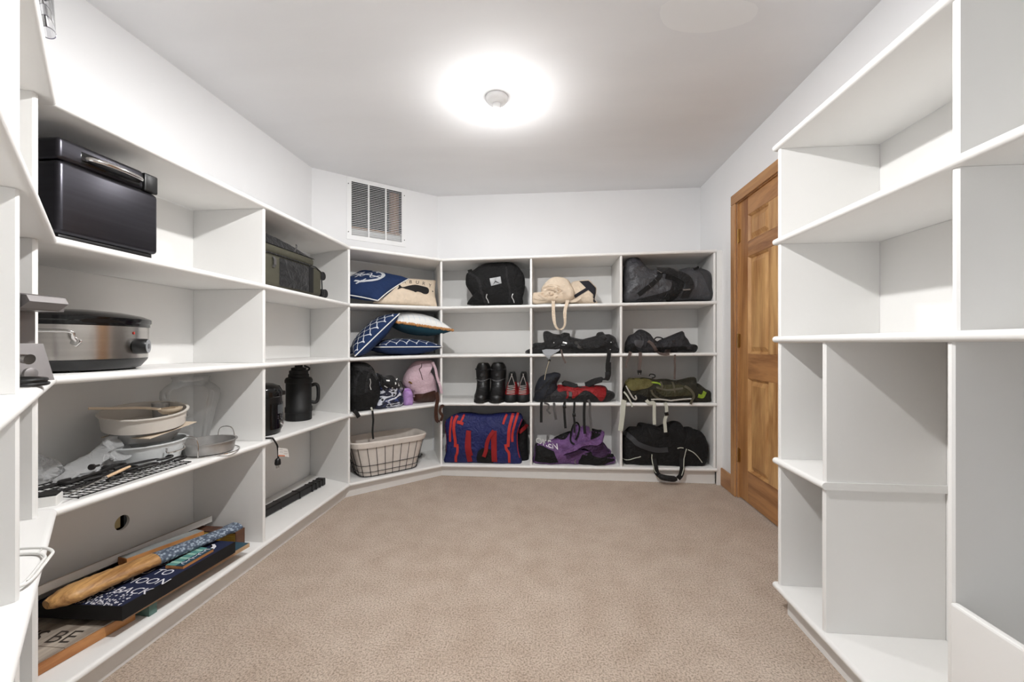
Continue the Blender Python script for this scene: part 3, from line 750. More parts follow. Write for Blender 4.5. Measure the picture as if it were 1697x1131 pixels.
    'black_duffel': [(0.588, 0.135), (0.588, 0.324), (0.607, 0.358), (0.645, 0.403), (0.724, 0.409), (0.729, 0.443), (0.829, 0.431), (0.871, 0.415), (0.925, 0.440), (0.999, 0.466), (1.042, 0.437), (1.063, 0.393), (1.110, 0.419), (1.142, 0.395), (1.173, 0.395), (1.205, 0.363), (1.226, 0.320), (1.239, 0.250), (1.231, 0.184), (1.210, 0.124), (1.168, 0.101), (1.009, 0.099), (0.849, 0.114), (0.715, 0.108), (0.634, 0.120)],
    'bd_strap': [(0.591, 0.372), (0.644, 0.335), (0.685, 0.298), (0.764, 0.268), (0.837, 0.253), (0.910, 0.260)],
    'bd_pipe1': [(0.580, 0.160), (0.617, 0.167), (0.664, 0.188), (0.706, 0.202)],
    'bd_pipe2': [(0.982, 0.270), (1.003, 0.276), (1.026, 0.275)],
    'bd_pipe3': [(1.059, 0.264), (1.100, 0.243), (1.141, 0.202), (1.174, 0.160)],
    'bd_handle': [(0.806, 0.229), (0.806, 0.165), (0.811, 0.117), (0.819, 0.088), (0.839, 0.068)],
    'bd_handle2': [(1.019, 0.255), (1.016, 0.202), (1.006, 0.133), (0.996, 0.080), (0.973, 0.050)],
    'bd_pipe4': [(0.789, 0.222), (0.789, 0.166), (0.797, 0.113), (0.812, 0.090)],
    'bd_pipe5': [(1.047, 0.270), (1.027, 0.183), (1.009, 0.108), (0.999, 0.076)],
    'bd_grip': [(0.829, 0.076), (0.857, 0.061), (0.913, 0.052), (0.964, 0.051)],
    'backpack': [(0.040, 0.592), (0.037, 0.643), (-0.000, 0.711), (0.009, 0.765), (0.033, 0.850), (0.040, 0.901), (0.040, 0.942), (0.102, 0.947), (0.158, 0.931), (0.196, 0.890), (0.214, 0.846), (0.239, 0.797), (0.244, 0.720), (0.229, 0.654), (0.195, 0.595), (0.148, 0.585)],
    'backpack_zip': [(0.139, 0.827), (0.143, 0.799), (0.139, 0.776), (0.145, 0.748)],
    'backpack_s1': [(0.022, 0.613), (0.038, 0.594), (0.057, 0.562)],
    'backpack_s2': [(0.140, 0.623), (0.150, 0.600), (0.154, 0.558), (0.154, 0.489)],
    'backpack_s2b': [(0.144, 0.598), (0.156, 0.523), (0.152, 0.450), (0.158, 0.394)],
    'backpack_panel': [(0.035, 0.716), (0.049, 0.814), (0.089, 0.903)],
    'draw_bag': [(0.190, 0.590), (0.204, 0.637), (0.224, 0.673), (0.224, 0.750), (0.214, 0.851), (0.244, 0.845), (0.284, 0.830), (0.329, 0.834), (0.344, 0.805), (0.369, 0.794), (0.390, 0.753), (0.416, 0.702), (0.429, 0.656), (0.421, 0.606), (0.374, 0.581), (0.293, 0.577)],
    'lilac': [(0.434, 0.600), (0.426, 0.666), (0.424, 0.723), (0.453, 0.729), (0.485, 0.724), (0.507, 0.679), (0.509, 0.598), (0.474, 0.592)],
    'pink_pack': [(0.531, 0.605), (0.526, 0.675), (0.461, 0.746), (0.466, 0.816), (0.504, 0.876), (0.560, 0.930), (0.598, 0.952), (0.697, 0.958), (0.691, 0.926), (0.650, 0.880), (0.697, 0.831), (0.731, 0.765), (0.743, 0.690), (0.743, 0.594), (0.627, 0.594)],
    'pink_base': [(0.531, 0.671), (0.592, 0.682), (0.694, 0.697), (0.703, 0.647), (0.700, 0.603), (0.592, 0.605), (0.537, 0.618)],
    'pink_cord': [(0.587, 0.952), (0.576, 0.892), (0.559, 0.872), (0.567, 0.831), (0.577, 0.790)],
    'pink_fold': [(0.484, 0.786), (0.504, 0.744), (0.504, 0.684), (0.516, 0.623)],
    'pink_strap': [(0.672, 0.950), (0.689, 0.877), (0.700, 0.798), (0.718, 0.729), (0.723, 0.677)],
    'pink_strap2': [(0.660, 0.693), (0.671, 0.637), (0.660, 0.577), (0.660, 0.505), (0.673, 0.461), (0.694, 0.461), (0.708, 0.500), (0.688, 0.538), (0.706, 0.582), (0.723, 0.570)],
    'basket': [(0.012, 0.423), (0.607, 0.390), (0.546, 0.110), (0.100, 0.128)],
    'glass_lid': [(0.655, 0.132), (0.750, 0.115)],
    'anchor_c': [(-1.240, 2.841, 1.380), (-1.130, 3.178, 1.600), (-1.504, 3.135, 1.664)],
    'whale_c': [(-1.267, 2.947, 1.374), (-0.922, 3.282, 1.408), (-0.975, 3.425, 1.623), (-1.291, 3.119, 1.559)],
    'rope1_c': [(-1.353, 2.708, 0.969), (-1.123, 2.961, 1.304)],
    'rope2_c': [(-1.224, 2.891, 1.070), (-0.857, 3.206, 1.065)],
    'plaid_c': [(-1.130, 2.962, 1.227), (-0.781, 3.238, 1.183), (-1.051, 3.436, 1.323), (-1.224, 3.268, 1.326)],
    'suitcase': [(1.903, 1.390), (1.904, 1.547), (1.946, 1.558), (2.031, 1.569), (2.369, 1.593), (2.405, 1.578), (2.415, 1.516), (2.419, 1.465), (2.376, 1.391)],
    'suit_top': [(2.040, 1.649), (2.101, 1.663), (2.171, 1.672), (2.228, 1.666), (2.390, 1.673), (2.487, 1.654), (2.487, 1.625), (2.176, 1.612), (2.040, 1.601)],
    'suit_pocket': [(2.034, 1.561), (2.301, 1.579), (2.301, 1.393), (2.041, 1.392)],
    'breadfar': [(-1.325, 1.261, 1.375)],
    'breadnear': [(-1.289, 0.970, 1.380)],
    'bread_tops': [(-1.325, 1.263, 1.642), (-1.289, 0.972, 1.631)],
    'bread_handle': [(1.130, 1.668), (1.143, 1.680), (1.196, 1.690), (1.302, 1.687)],
    'rack': [(-1.333, 1.100, 0.618), (-1.359, 1.413, 0.618), (-1.689, 1.489, 0.618), (-1.674, 1.197, 0.618)],
    'box': [(-1.484, 1.052, 0.640), (-1.441, 1.063, 0.640), (-1.371, 0.988, 0.640)],
    'cooker_r': [(-1.550, 1.428, 1.010), (-1.680, 1.342, 0.985)],
    'knob': [(-1.450, 1.321, 1.076)],
    'canvas': [(-1.404, 1.211, 0.210), (-1.366, 1.653, 0.210), (-1.686, 1.195, 0.210)],
    'teal_sign': [(-1.468, 1.436, 0.222), (-1.392, 1.434, 0.222), (-1.389, 1.562, 0.222), (-1.453, 1.571, 0.222)],
    'under': [(-1.418, 1.204, 0.155), (-1.388, 1.746, 0.155)],
    'besign': [(-1.485, 1.057, 0.145), (-1.457, 1.233, 0.145), (-1.645, 1.239, 0.145)],
    'block': [(-1.464, 1.756, 0.190), (-1.461, 1.801, 0.190), (-1.527, 1.712, 0.190)],
    'whale': [(-1.596, 1.158, 0.260), (-1.529, 1.367, 0.260), (-1.488, 1.341, 0.270), (-1.342, 1.655, 0.270)],
    'brown': [(-1.573, 1.420, 0.270), (-1.496, 1.628, 0.270)],
    'moon': [(-1.427, 1.586, 0.213), (-1.406, 1.585, 0.213), (-1.415, 1.607, 0.213), (-1.437, 1.624, 0.213), (-1.451, 1.621, 0.213), (-1.430, 1.606, 0.213)],
    'waffle_top': [(-2.944, 2.142, 1.354), (-1.962, 1.340, 1.268), (-1.962, 1.339, 1.212)],
    'waffle_mid': [(-1.769, 1.208, 1.060), (-2.221, 1.577, 1.007), (-2.109, 1.486, 0.937), (-1.768, 1.207, 0.955)],
    'ringcord': [(-1.060, 0.755, 0.992), (-1.244, 0.849, 0.992), (-0.988, 0.675, 0.992)],
    'hoop': [(-1.170, 0.795, 0.620), (-1.103, 0.797, 0.620), (-1.076, 0.786, 0.620), (-1.032, 0.740, 0.620), (-0.974, 0.662, 0.620)],
    'tube': [(-1.127, 0.823, 1.790), (-1.033, 0.753, 1.790)],
    'cooker2': [(-1.550, 2.188, 0.666)],
    'bottle': [(-1.546, 2.425, 0.600)],
    'bar': [(-1.596, 2.175, 0.110), (-1.559, 2.700, 0.110)],
    'cord': [(1.865, 0.621), (1.898, 0.605), (1.924, 0.572), (1.933, 0.549), (1.937, 0.498), (1.933, 0.481)],
    'plug': [(1.915, 0.486), (1.951, 0.476), (1.951, 0.452), (1.915, 0.463)],
    'tagp': [(1.930, 0.553), (2.004, 0.528), (2.016, 0.482), (1.930, 0.509)],
}

# ------------------------------------------------------------------ tools for soft goods
class Fr:
    """A vertical plane: a runs along it, b comes out of it towards the room, c is height."""
    def __init__(self, O, e1, en):
        self.O, self.e1, self.en = Vector(O), Vector(e1), Vector(en)
    def p(self, a, b, c): return self.O + self.e1 * a + self.en * b + Vector((0, 0, c))
def fr_back(y): return Fr((0, y, 0), (1, 0, 0), (0, -1, 0))
def fr_left(x): return Fr((x, 0, 0), (0, 1, 0), (1, 0, 0))
def fr_corner(b): return Fr(PB + nC * b, uC, nC)

def soft(name, out, fr, parent, m, df, db, spine=None, zf=None, amp=0.004, sc=16.0, n=84, rings=10, pw=0.55, smooth_out=True, seed=0.0, ridge=0.0, flat=False):
    """Cushion-like body: a closed outline in the plane fr, swelling df towards the room and db backwards, with creases."""
    P = catmull([Vector((x, z)) for x, z in out], n, closed=True) if smooth_out else [Vector(q) for q in out]
    n = len(P)
    if spine is None:
        xs = [p.x for p in P]; zs = [p.y for p in P]
        x0, x1, z0, z1 = min(xs), max(xs), min(zs), max(zs)
        w_, h_ = x1 - x0, z1 - z0
        cx = sum(xs) / n; cz = sum(zs) / n
        k = 0.28
        if w_ > h_: spine = [(cx - k * (w_ - 0.6 * h_), cz), (cx + k * (w_ - 0.6 * h_), cz)]
        else: spine = [(cx, cz - k * (h_ - 0.6 * w_)), (cx, cz + k * (h_ - 0.6 * w_))]
    sp = [Vector(q) for q in spine]
    def near(p):
        best = None
        for a, b in zip(sp[:-1], sp[1:]):
            d = b - a
            t = max(0, min(1, (p - a).dot(d) / max(d.length_squared, 1e-9)))
            q = a + d * t
            if best is None or (p - q).length < (p - best).length: best = q
        return best
    Q = [near(p) for p in P]
    vs_, fs = [], []
    def ring(t, sgn, D):
        h = D * (1 - (1 - t) ** 2) ** pw
        return [fr.p(*(lambda g: (g.x, sgn * h, g.y))(P[i].lerp(Q[i], t))) for i in range(n)]
    base = ring(0, 1, 0)
    vs_ += base
    for sgn, D in ((1, df), (-1, db)):
        prev = list(range(n))
        for r in range(1, rings + 1):
            t = (r / rings) ** 1.35
            rg = ring(t, sgn, D)
            idx = list(range(len(vs_), len(vs_) + n))
            vs_ += rg
            for i in range(n):
                j = (i + 1) % n
                fs.append((prev[i], prev[j], idx[j], idx[i]))
            prev = idx
    o = Vector((seed * 3.1, seed * 1.7, seed * 2.3))
    res = []
    c0 = fr.p(Q[0].x, 0, Q[0].y)
    for v in vs_:
        q = v * sc + o
        d = noise.fractal(q, 1.0, 2.0, 4)
        if ridge: d += ridge * (1 - 2 * abs(noise.noise(Vector((q.x * 0.6 + q.z * 0.5, q.y * 0.6, q.z * 0.6 - q.x * 0.4)))) ** 0.6)
        s = noise.noise_vector(q * 0.7 + Vector((5, 9, 1)))
        w2 = v + fr.en * d * amp + s * amp * 0.35
        if zf is not None and w2.z < zf: w2.z = zf
        res.append(w2)
    b = MB().add(res, fs)
    return b.build(name, m, parent, smooth=not flat, angle=75, weld=True)

def bvh_of(*objs):
    vs_, fs = [], []
    for o in objs:
        n = len(vs_)
        vs_ += [v.co + ORG[o.name] for v in o.data.vertices]
        fs += [tuple(i + n for i in p.vertices) for p in o.data.polygons]
    return BVHTree.FromPolygons(vs_, fs)

def hit(fr, bvh, a, c, off, dflt=0.0):
    loc, nr, ix, d = bvh.ray_cast(fr.p(a, 0.8, c), -fr.en, 1.6)
    if loc is None: return fr.p(a, dflt + off, c)
    return loc + fr.en * off

def drape(name, fr, bvh, path, width, m, parent, off=0.003, n=24, smooth=True, dflt=0.0):
    """Strap or piping lying on a surface, following a path in the plane fr."""
    P = catmull([Vector(q) for q in path], n) if smooth else [Vector(q) for q in path]
    n = len(P)
    W = width if isinstance(width, (list, tuple)) else [width] * n
    K = 4
    top = []
    for i, p in enumerate(P):
        t = P[min(i + 1, n - 1)] - P[max(i - 1, 0)]
        t = t.normalized() if t.length > 1e-9 else Vector((1, 0))
        s = Vector((-t.y, t.x))
        for k in range(K + 1):
            q = p + s * W[i] * (k / K - 0.5)
            top.append(hit(fr, bvh, q.x, q.y, off, dflt))
    bot = [v - fr.en * (off + 0.002) for v in top]
    N = len(top)
    fs = []
    for i in range(n - 1):
        for k in range(K):
            a = i * (K + 1) + k
            fs.append((a, a + 1, a + K + 2, a + K + 1))
            fs.append((N + a, N + a + K + 1, N + a + K + 2, N + a + 1))
        for k in (0, K):
            a = i * (K + 1) + k
            fs.append((a, a + K + 1, N + a + K + 1, N + a))
    for i in (0, n - 1):
        for k in range(K):
            a = i * (K + 1) + k
            fs.append((a, a + 1, N + a + 1, N + a))
    return MB().add(top + bot, fs).build(name, m, parent, smooth=True, angle=50)

def fill2d(poly, step):
    """Triangulated, subdivided polygon in 2D -> (points, faces)."""
    bm = bmesh.new()
    vs_ = [bm.verts.new((p[0], p[1], 0)) for p in poly]
    bm.faces.new(vs_)
    bmesh.ops.triangulate(bm, faces=bm.faces[:])
    for _ in range(6):
        E = [e for e in bm.edges if e.calc_length() > step]
        if not E: break
        bmesh.ops.subdivide_edges(bm, edges=E, cuts=1)
        bmesh.ops.triangulate(bm, faces=[f for f in bm.faces if len(f.verts) > 3])
    bm.verts.index_update()
    r = [(v.co.x, v.co.y) for v in bm.verts], [tuple(v.index for v in f.verts) for f in bm.faces]
    bm.free()
    return r

def patch(name, fr, bvh, poly, m, parent, off=0.002, step=0.015, smooth=True, n=40, dflt=0.0):
    """Sewn-on or printed area that follows the surface underneath."""
    P = [(p.x, p.y) for p in catmull([Vector(q) for q in poly], n, closed=True)] if smooth else poly
    pts, fs = fill2d(P, step)
    return MB().add([hit(fr, bvh, x, z, off, dflt) for x, z in pts], fs).build(name, m, parent, smooth=True, angle=180)

def text2d(s, size=1.0, space=1.0):
    cu = bpy.data.curves.new('lettering', 'FONT')
    cu.body = s
    cu.size = size
    cu.space_character = space
    cu.resolution_u = 3
    ob = bpy.data.objects.new('lettering', cu)
    COL.objects.link(ob)
    bpy.context.view_layer.update()
    me = bpy.data.meshes.new_from_object(ob.evaluated_get(bpy.context.evaluated_depsgraph_get()))
    pts = [(v.co.x, v.co.y) for v in me.vertices]
    fs = [tuple(p.vertices) for p in me.polygons]
    bpy.data.objects.remove(ob)
    bpy.data.curves.remove(cu)
    bpy.data.meshes.remove(me)
    return pts, fs

class Pillow:
    def __init__(self, c00, c10, c11, c01, T, zf=None, up=1):
        self.c = [Vector(x) for x in (c00, c10, c11, c01)]
        a, b, c, d = self.c
        self.n = ((b - a) + (c - d)).cross((d - a) + (c - b)).normalized() * up
        self.T, self.zf = T, zf
    def S(self, u, v, side, off=0.0):
        uu, vv = u * (1 - 0.075 * (1 - v * v)), v * (1 - 0.075 * (1 - u * u))
        s, t = (uu + 1) / 2, (vv + 1) / 2
        a, b, c, d = self.c
        p = (a * (1 - s) + b * s) * (1 - t) + (d * (1 - s) + c * s) * t
        h = self.T / 2 * (max(0, 1 - u * u) * max(0, 1 - v * v)) ** 0.42
        w_ = 0.004 * noise.fractal(p * 14, 1.0, 2.0, 3) * min(1, h / (self.T * 0.2))
        p = p + self.n * (side * (h + w_) + off * (1 if side > 0 else -1))
        if self.zf is not None and p.z < self.zf: p.z = self.zf
        return p
    def cloth(self, name, m, parent, side, N=26):
        g = [math.sin(math.pi / 2 * (2 * i / N - 1)) for i in range(N + 1)]
        vs_ = [self.S(u, v, side) for v in g for u in g]
        fs = [(j * (N + 1) + i, j * (N + 1) + i + 1, (j + 1) * (N + 1) + i + 1, (j + 1) * (N + 1) + i) for j in range(N) for i in range(N)]
        return MB().add(vs_, fs).build(name, m, parent, smooth=True, angle=180)
    def rim(self, name, m, parent, r, N=20, fuzz=0.0):
        g = [2 * i / N - 1 for i in range(N)]
        loop = [(u, -1) for u in g] + [(1, u) for u in g] + [(-u, 1) for u in g] + [(-1, -u) for u in g]
        P = [self.S(u, v, 1) for u, v in loop]
        if fuzz:
            P2 = catmull(P, 260, closed=True)
            P2 = [p + Vector((random.uniform(-fuzz, fuzz), random.uniform(-fuzz, fuzz), random.uniform(-fuzz, fuzz))) for p in P2]
            return MB().tube(P2, [r * random.uniform(0.75, 1.3) for _ in P2], 7, closed=True).build(name, m, parent, smooth=True, angle=180)
        return MB().tube(P, r, 8, closed=True).build(name, m, parent, smooth=True, angle=180)
    def print2d(self, name, pts, fs, m, parent, side=1, off=0.0015):
        return MB().add([self.S(max(-0.99, min(0.99, u)), max(-0.99, min(0.99, v)), side, off) for u, v in pts], fs).build(name, m, parent, smooth=True, angle=180)
    def stripe(self, mb, path, w, side=1, off=0.0015):
        P = [Vector(q) for q in path]
        vs_, n = [], len(P)
        for i, p in enumerate(P):
            t = (P[min(i + 1, n - 1)] - P[max(i - 1, 0)]).normalized()
            s = Vector((-t.y, t.x)) * w / 2
            for q in (p - s, p + s):
                vs_.append(self.S(max(-0.985, min(0.985, q.x)), max(-0.985, min(0.985, q.y)), side, off))
        mb.add(vs_, [(2 * i, 2 * i + 1, 2 * i + 3, 2 * i + 2) for i in range(n - 1)])

def thin_glass(name, tint=(1, 1, 1), refl=1.0, body=0.06, rough=0.02):
    """Clear thin-walled glass or plastic: mostly see-through, glossy at grazing angles."""
    if name in MATS: return MATS[name]
    m = bpy.data.materials.new(name)
    m.use_nodes = True
    nt = m.node_tree
    nt.nodes.clear()
    out = nt.nodes.new('ShaderNodeOutputMaterial')
    tr = nt.nodes.new('ShaderNodeBsdfTransparent')
    tr.inputs[0].default_value = (*tint, 1)
    gl = nt.nodes.new('ShaderNodeBsdfGlossy')
    gl.inputs['Roughness'].default_value = rough
    df = nt.nodes.new('ShaderNodeBsdfDiffuse')
    df.inputs[0].default_value = (0.85, 0.86, 0.87, 1)
    fz = nt.nodes.new('ShaderNodeFresnel')
    fz.inputs[0].default_value = 1.5
    k = nt.nodes.new('ShaderNodeMath'); k.operation = 'MULTIPLY'; k.inputs[1].default_value = refl
    nt.links.new(fz.outputs[0], k.inputs[0])
    m1 = nt.nodes.new('ShaderNodeMixShader'); m1.inputs[0].default_value = body
    nt.links.new(tr.outputs[0], m1.inputs[1]); nt.links.new(df.outputs[0], m1.inputs[2])
    m2 = nt.nodes.new('ShaderNodeMixShader')
    nt.links.new(k.outputs[0], m2.inputs[0]); nt.links.new(m1.outputs[0], m2.inputs[1]); nt.links.new(gl.outputs[0], m2.inputs[2])
    nt.links.new(m2.outputs[0], out.inputs[0])
    MATS[name] = m
    return m

def zB(L, x): return lerp(ZS[L][3], ZS[L][4], (x - PC.x) / (PD.x - PC.x)) + NOSE + 0.0005
def zC(L, s): return lerp(ZS[L][2], ZS[L][3], s / (PC - PB).length) + NOSE + 0.0005
def zL(L, y): return lerp(ZS[L][1], ZS[L][2], (y - PA.y) / (PB.y - PA.y)) + NOSE + 0.0005
zN = lambda L: ZS[L][0] + NOSE + 0.0005
def hang(name, fr, path, width, m, parent, thick=0.002, n=28, smooth=True):
    """Strap hanging in front of the shelf edge."""
    P = catmull([Vector((a, 0, c)) for a, c in path], n) if smooth else [Vector((a, 0, c)) for a, c in path]
    W = [fr.p(p.x, 0.002 * math.sin(5 * i / n), p.z) for i, p in enumerate(P)]
    t = []
    for i in range(len(P)):
        d = P[min(i + 1, len(P) - 1)] - P[max(i - 1, 0)]
        d = Vector((-d.z, 0, d.x)).normalized()
        t.append(fr.e1 * d.x + Vector((0, 0, d.z)))
    return MB().ribbon(W, width, t, thick).build(name, m, parent)

# cloth colours
F_BLACK = mat('black_nylon', (17, 17, 19), 0.7, bump=0.15, bscale=220, sheen=0.1)
F_BLACK2 = mat('black_canvas', (13, 13, 14), 0.85, bump=0.2, bscale=300)
F_WEB = mat('black_webbing', (17, 17, 18), 0.75, bump=0.2, bscale=400)
F_GREYWEB = mat('grey_webbing', (86, 84, 84), 0.8, bump=0.2, bscale=400)
F_TAUPE = mat('taupe_webbing', (92, 80, 76), 0.8, bump=0.2, bscale=400)
F_BLUE = mat('royal_blue_nylon', (25, 33, 90), 0.6, var=0.12, vscale=12, bump=0.12, bscale=200)
F_RED = mat('orange_red_webbing', (188, 50, 42), 0.7, bump=0.15, bscale=400)
F_RED2 = mat('red_webbing', (146, 24, 28), 0.75, bump=0.15, bscale=400)
F_REDN = mat('red_nylon', (136, 16, 22), 0.6, var=0.15, vscale=20, bump=0.12, bscale=200)
F_NAVY = mat('navy_cotton', (22, 44, 84), 0.9, var=0.08, vscale=20, bump=0.15, bscale=350)
F_WHITE = mat('white_cotton', (232, 232, 230), 0.9, bump=0.1, bscale=400)
F_CREAM = mat('cream_canvas', (220, 203, 182), 0.95, var=0.06, vscale=30, bump=0.2, bscale=350)
F_TEAL = mat('dark_teal_cotton', (20, 62, 78), 0.9, bump=0.1, bscale=350)
F_JUTE = mat('tan_fringe', (186, 136, 88), 1.0, var=0.25, vscale=120, bump=0.5, bscale=200)
F_GREY = mat('grey_tarpaulin', (70, 71, 75), 0.42, var=0.08, vscale=10, bump=0.05, bscale=120)
F_DGREY = mat('charcoal_nylon', (38, 38, 42), 0.65, var=0.1, vscale=20, bump=0.12, bscale=220)
F_OLIVE = mat('olive_nylon', (56, 54, 33), 0.7, var=0.3, vscale=14, bump=0.15, bscale=200)
F_OLIVED = mat('dark_olive_nylon', (38, 36, 25), 0.75, var=0.25, vscale=14, bump=0.15, bscale=200)
F_OLIVEL = mat('light_olive_nylon', (94, 88, 48), 0.7, var=0.12, vscale=14, bump=0.15, bscale=200)
F_STONE = mat('stone_webbing', (196, 198, 186), 0.85, bump=0.2, bscale=400)
F_PURPLE = mat('purple_nylon', (108, 74, 124), 0.65, var=0.2, vscale=12, bump=0.15, bscale=180)
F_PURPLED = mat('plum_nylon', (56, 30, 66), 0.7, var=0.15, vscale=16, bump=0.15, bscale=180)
F_PINK = mat('mauve_cotton', (198, 172, 182), 0.9, var=0.08, vscale=20, bump=0.15, bscale=300)
F_LILAC = mat('lilac_cloth', (178, 142, 200), 0.85, var=0.1, vscale=25, bump=0.15, bscale=300)
F_BROWN = mat('brown_leather', (64, 38, 28), 0.55, var=0.15, vscale=20, bump=0.1, bscale=120)
F_SILVER = mat('silver_print', (205, 205, 205), 0.35, 0.4)
M_STEELD = mat('dull_steel', (150, 148, 146), 0.35, 0.9)
M_BLKPL = mat('black_plastic', (18, 18, 19), 0.35)
M_BLKGL = mat('black_gloss', (14, 14, 15), 0.12)
M_WIREB = mat('black_wire', (30, 28, 28), 0.5, 0.3)
M_CHROME = mat('chrome', (210, 208, 206), 0.12, 1.0)
M_PLW = mat('white_plastic', (232, 231, 228), 0.4)

def add_folds(m, scale=20.0, strength=0.8, dist=0.02):
    """Soft creases on top of the weave of a cloth."""
    nt = m.node_tree
    b = nt.nodes['Principled BSDF']
    tc = nt.nodes.new('ShaderNodeTexCoord')
    n = nt.nodes.new('ShaderNodeTexNoise')
    n.inputs['Scale'].default_value = scale
    n.inputs['Detail'].default_value = 3
    n.inputs['Distortion'].default_value = 1.6
    nt.links.new(tc.outputs['Object'], n.inputs['Vector'])
    bp = nt.nodes.new('ShaderNodeBump')
    bp.inputs['Strength'].default_value = strength
    bp.inputs['Distance'].default_value = dist
    nt.links.new(n.outputs['Fac'], bp.inputs['Height'])
    if b.inputs['Normal'].is_linked:
        old = b.inputs['Normal'].links[0].from_node
        nt.links.new(old.outputs['Normal'], bp.inputs['Normal'])
    nt.links.new(bp.outputs['Normal'], b.inputs['Normal'])
for m_ in (F_BLACK, F_BLACK2, F_BLUE, F_REDN, F_DGREY, F_OLIVE, F_OLIVED, F_OLIVEL, F_PURPLE, F_PURPLED): add_folds(m_)
add_folds(F_GREY, 9.0, 0.8, 0.03)
for m_ in (F_PINK, F_LILAC, F_CREAM): add_folds(m_, 26.0, 0.6, 0.012)
add_folds(F_NAVY, 16.0, 0.35, 0.01)

# ================================================================== things on the back run
def base_of(out, y): return (sum(p[0] for p in out) / len(out), y, min(p[1] for p in out))
# ---- black bag with a silver patch, top shelf
o = OUT['black_bag']
T = thing('duffel_bag', 'black bag with a silver mountain patch on the top shelf', 'bag', base_of(o, 3.33))
f = fr_back(3.33)
b0 = soft('bag_body', o, f, T, F_BLACK2, 0.085, 0.22, zf=zB(2, 0), amp=0.012, sc=9, pw=0.42, ridge=0.4)
bv = bvh_of(b0)
patch('logo_patch', f, bv, OUT['bag_patch'], mat('patch_silver', (168, 170, 172), 0.4, 0.3), T, 0.002, smooth=False)
patch('logo_peak', f, bv, OUT['bag_peak'], mat('patch_dark', (60, 60, 62), 0.5), T, 0.0035, smooth=False)
x0 = sum(p[0] for p in o) / len(o)
for dx in (-0.045, 0.165):
    pts = [(x0 + dx, 1.48), (x0 + dx - 0.008, 1.455), (x0 + dx + 0.004, 1.43), (x0 + dx + 0.008, 1.41)]
    drape('zip_pull', f, bv, pts, 0.007, F_SILVER, T, 0.004)
for pts, wd in (([(x0 - 0.20, 1.66), (x0 - 0.12, 1.60), (x0 - 0.09, 1.50), (x0 - 0.06, 1.40)], 0.02), ([(x0 + 0.11, 1.70), (x0 + 0.12, 1.60), (x0 + 0.14, 1.50), (x0 + 0.13, 1.40)], 0.014)):
    drape('seam', f, bv, pts, wd, F_BLACK, T, 0.003)
drape('loop_tab', f, bv, [(o[7][0] - 0.045, o[7][1] - 0.01), (o[7][0] - 0.01, o[7][1])], 0.02, F_WEB, T, 0.004)

# ---- blue duffel with red straps, bottom shelf
o = OUT['blue_duffel']
T = thing('duffel_bag', 'royal blue duffel bag with red straps on the bottom shelf', 'bag', base_of(o, 3.30))
f = fr_back(3.28)
zf = zB(5, -0.5)
b0 = soft('bag_body', o, f, T, F_BLUE, 0.060, 0.28, zf=zf, amp=0.010, sc=8, pw=0.36, ridge=0.5, seed=2)
bv = bvh_of(b0)
bs = soft('end_panel', OUT['duffel_side'], fr_back(3.40), T, F_BLACK2, 0.07, 0.12, zf=zf, amp=0.008, sc=12, seed=5)
bw = bvh_of(b0, bs)
for k, wd, mm in (('s1', 0.018, F_RED), ('s2', 0.024, F_RED), ('s3', 0.016, F_RED), ('s3b', 0.024, F_RED), ('s4', 0.020, F_RED), ('s7', 0.018, F_RED), ('s8', 0.024, F_RED), ('s9', 0.018, F_RED), ('s10', 0.020, F_RED)):
    drape('zip_flap', f, bv, OUT['duffel_' + k], wd, mm, T, 0.004)
for k, wd, off in (('s5', 0.040, 0.005), ('s5b', 0.030, 0.012), ('s6', 0.045, 0.005), ('s6b', 0.030, 0.012)):
    drape('handle', f, bv, OUT['duffel_' + k], wd, F_RED2, T, off)
drape('end_handle', fr_back(3.40), bw, OUT['duffel_end_strap'], 0.03, F_RED2, T, 0.012)
oo = OUT['blue_duffel']
drape('piping', f, bv, [(p[0] - 0.006, p[1]) for p in (oo[12], oo[13], oo[14], oo[15], oo[16])], 0.005, F_RED, T, 0.003)
drape('piping', f, bv, [(p[0] + 0.006, p[1]) for p in (oo[4], oo[3], oo[2], oo[1])], 0.005, F_RED, T, 0.003)
patch('front_pocket', f, bv, [(-0.575, 0.112), (-0.575, 0.20), (-0.54, 0.235), (-0.49, 0.235), (-0.455, 0.20), (-0.455, 0.112)], F_BLACK2, T, 0.003)

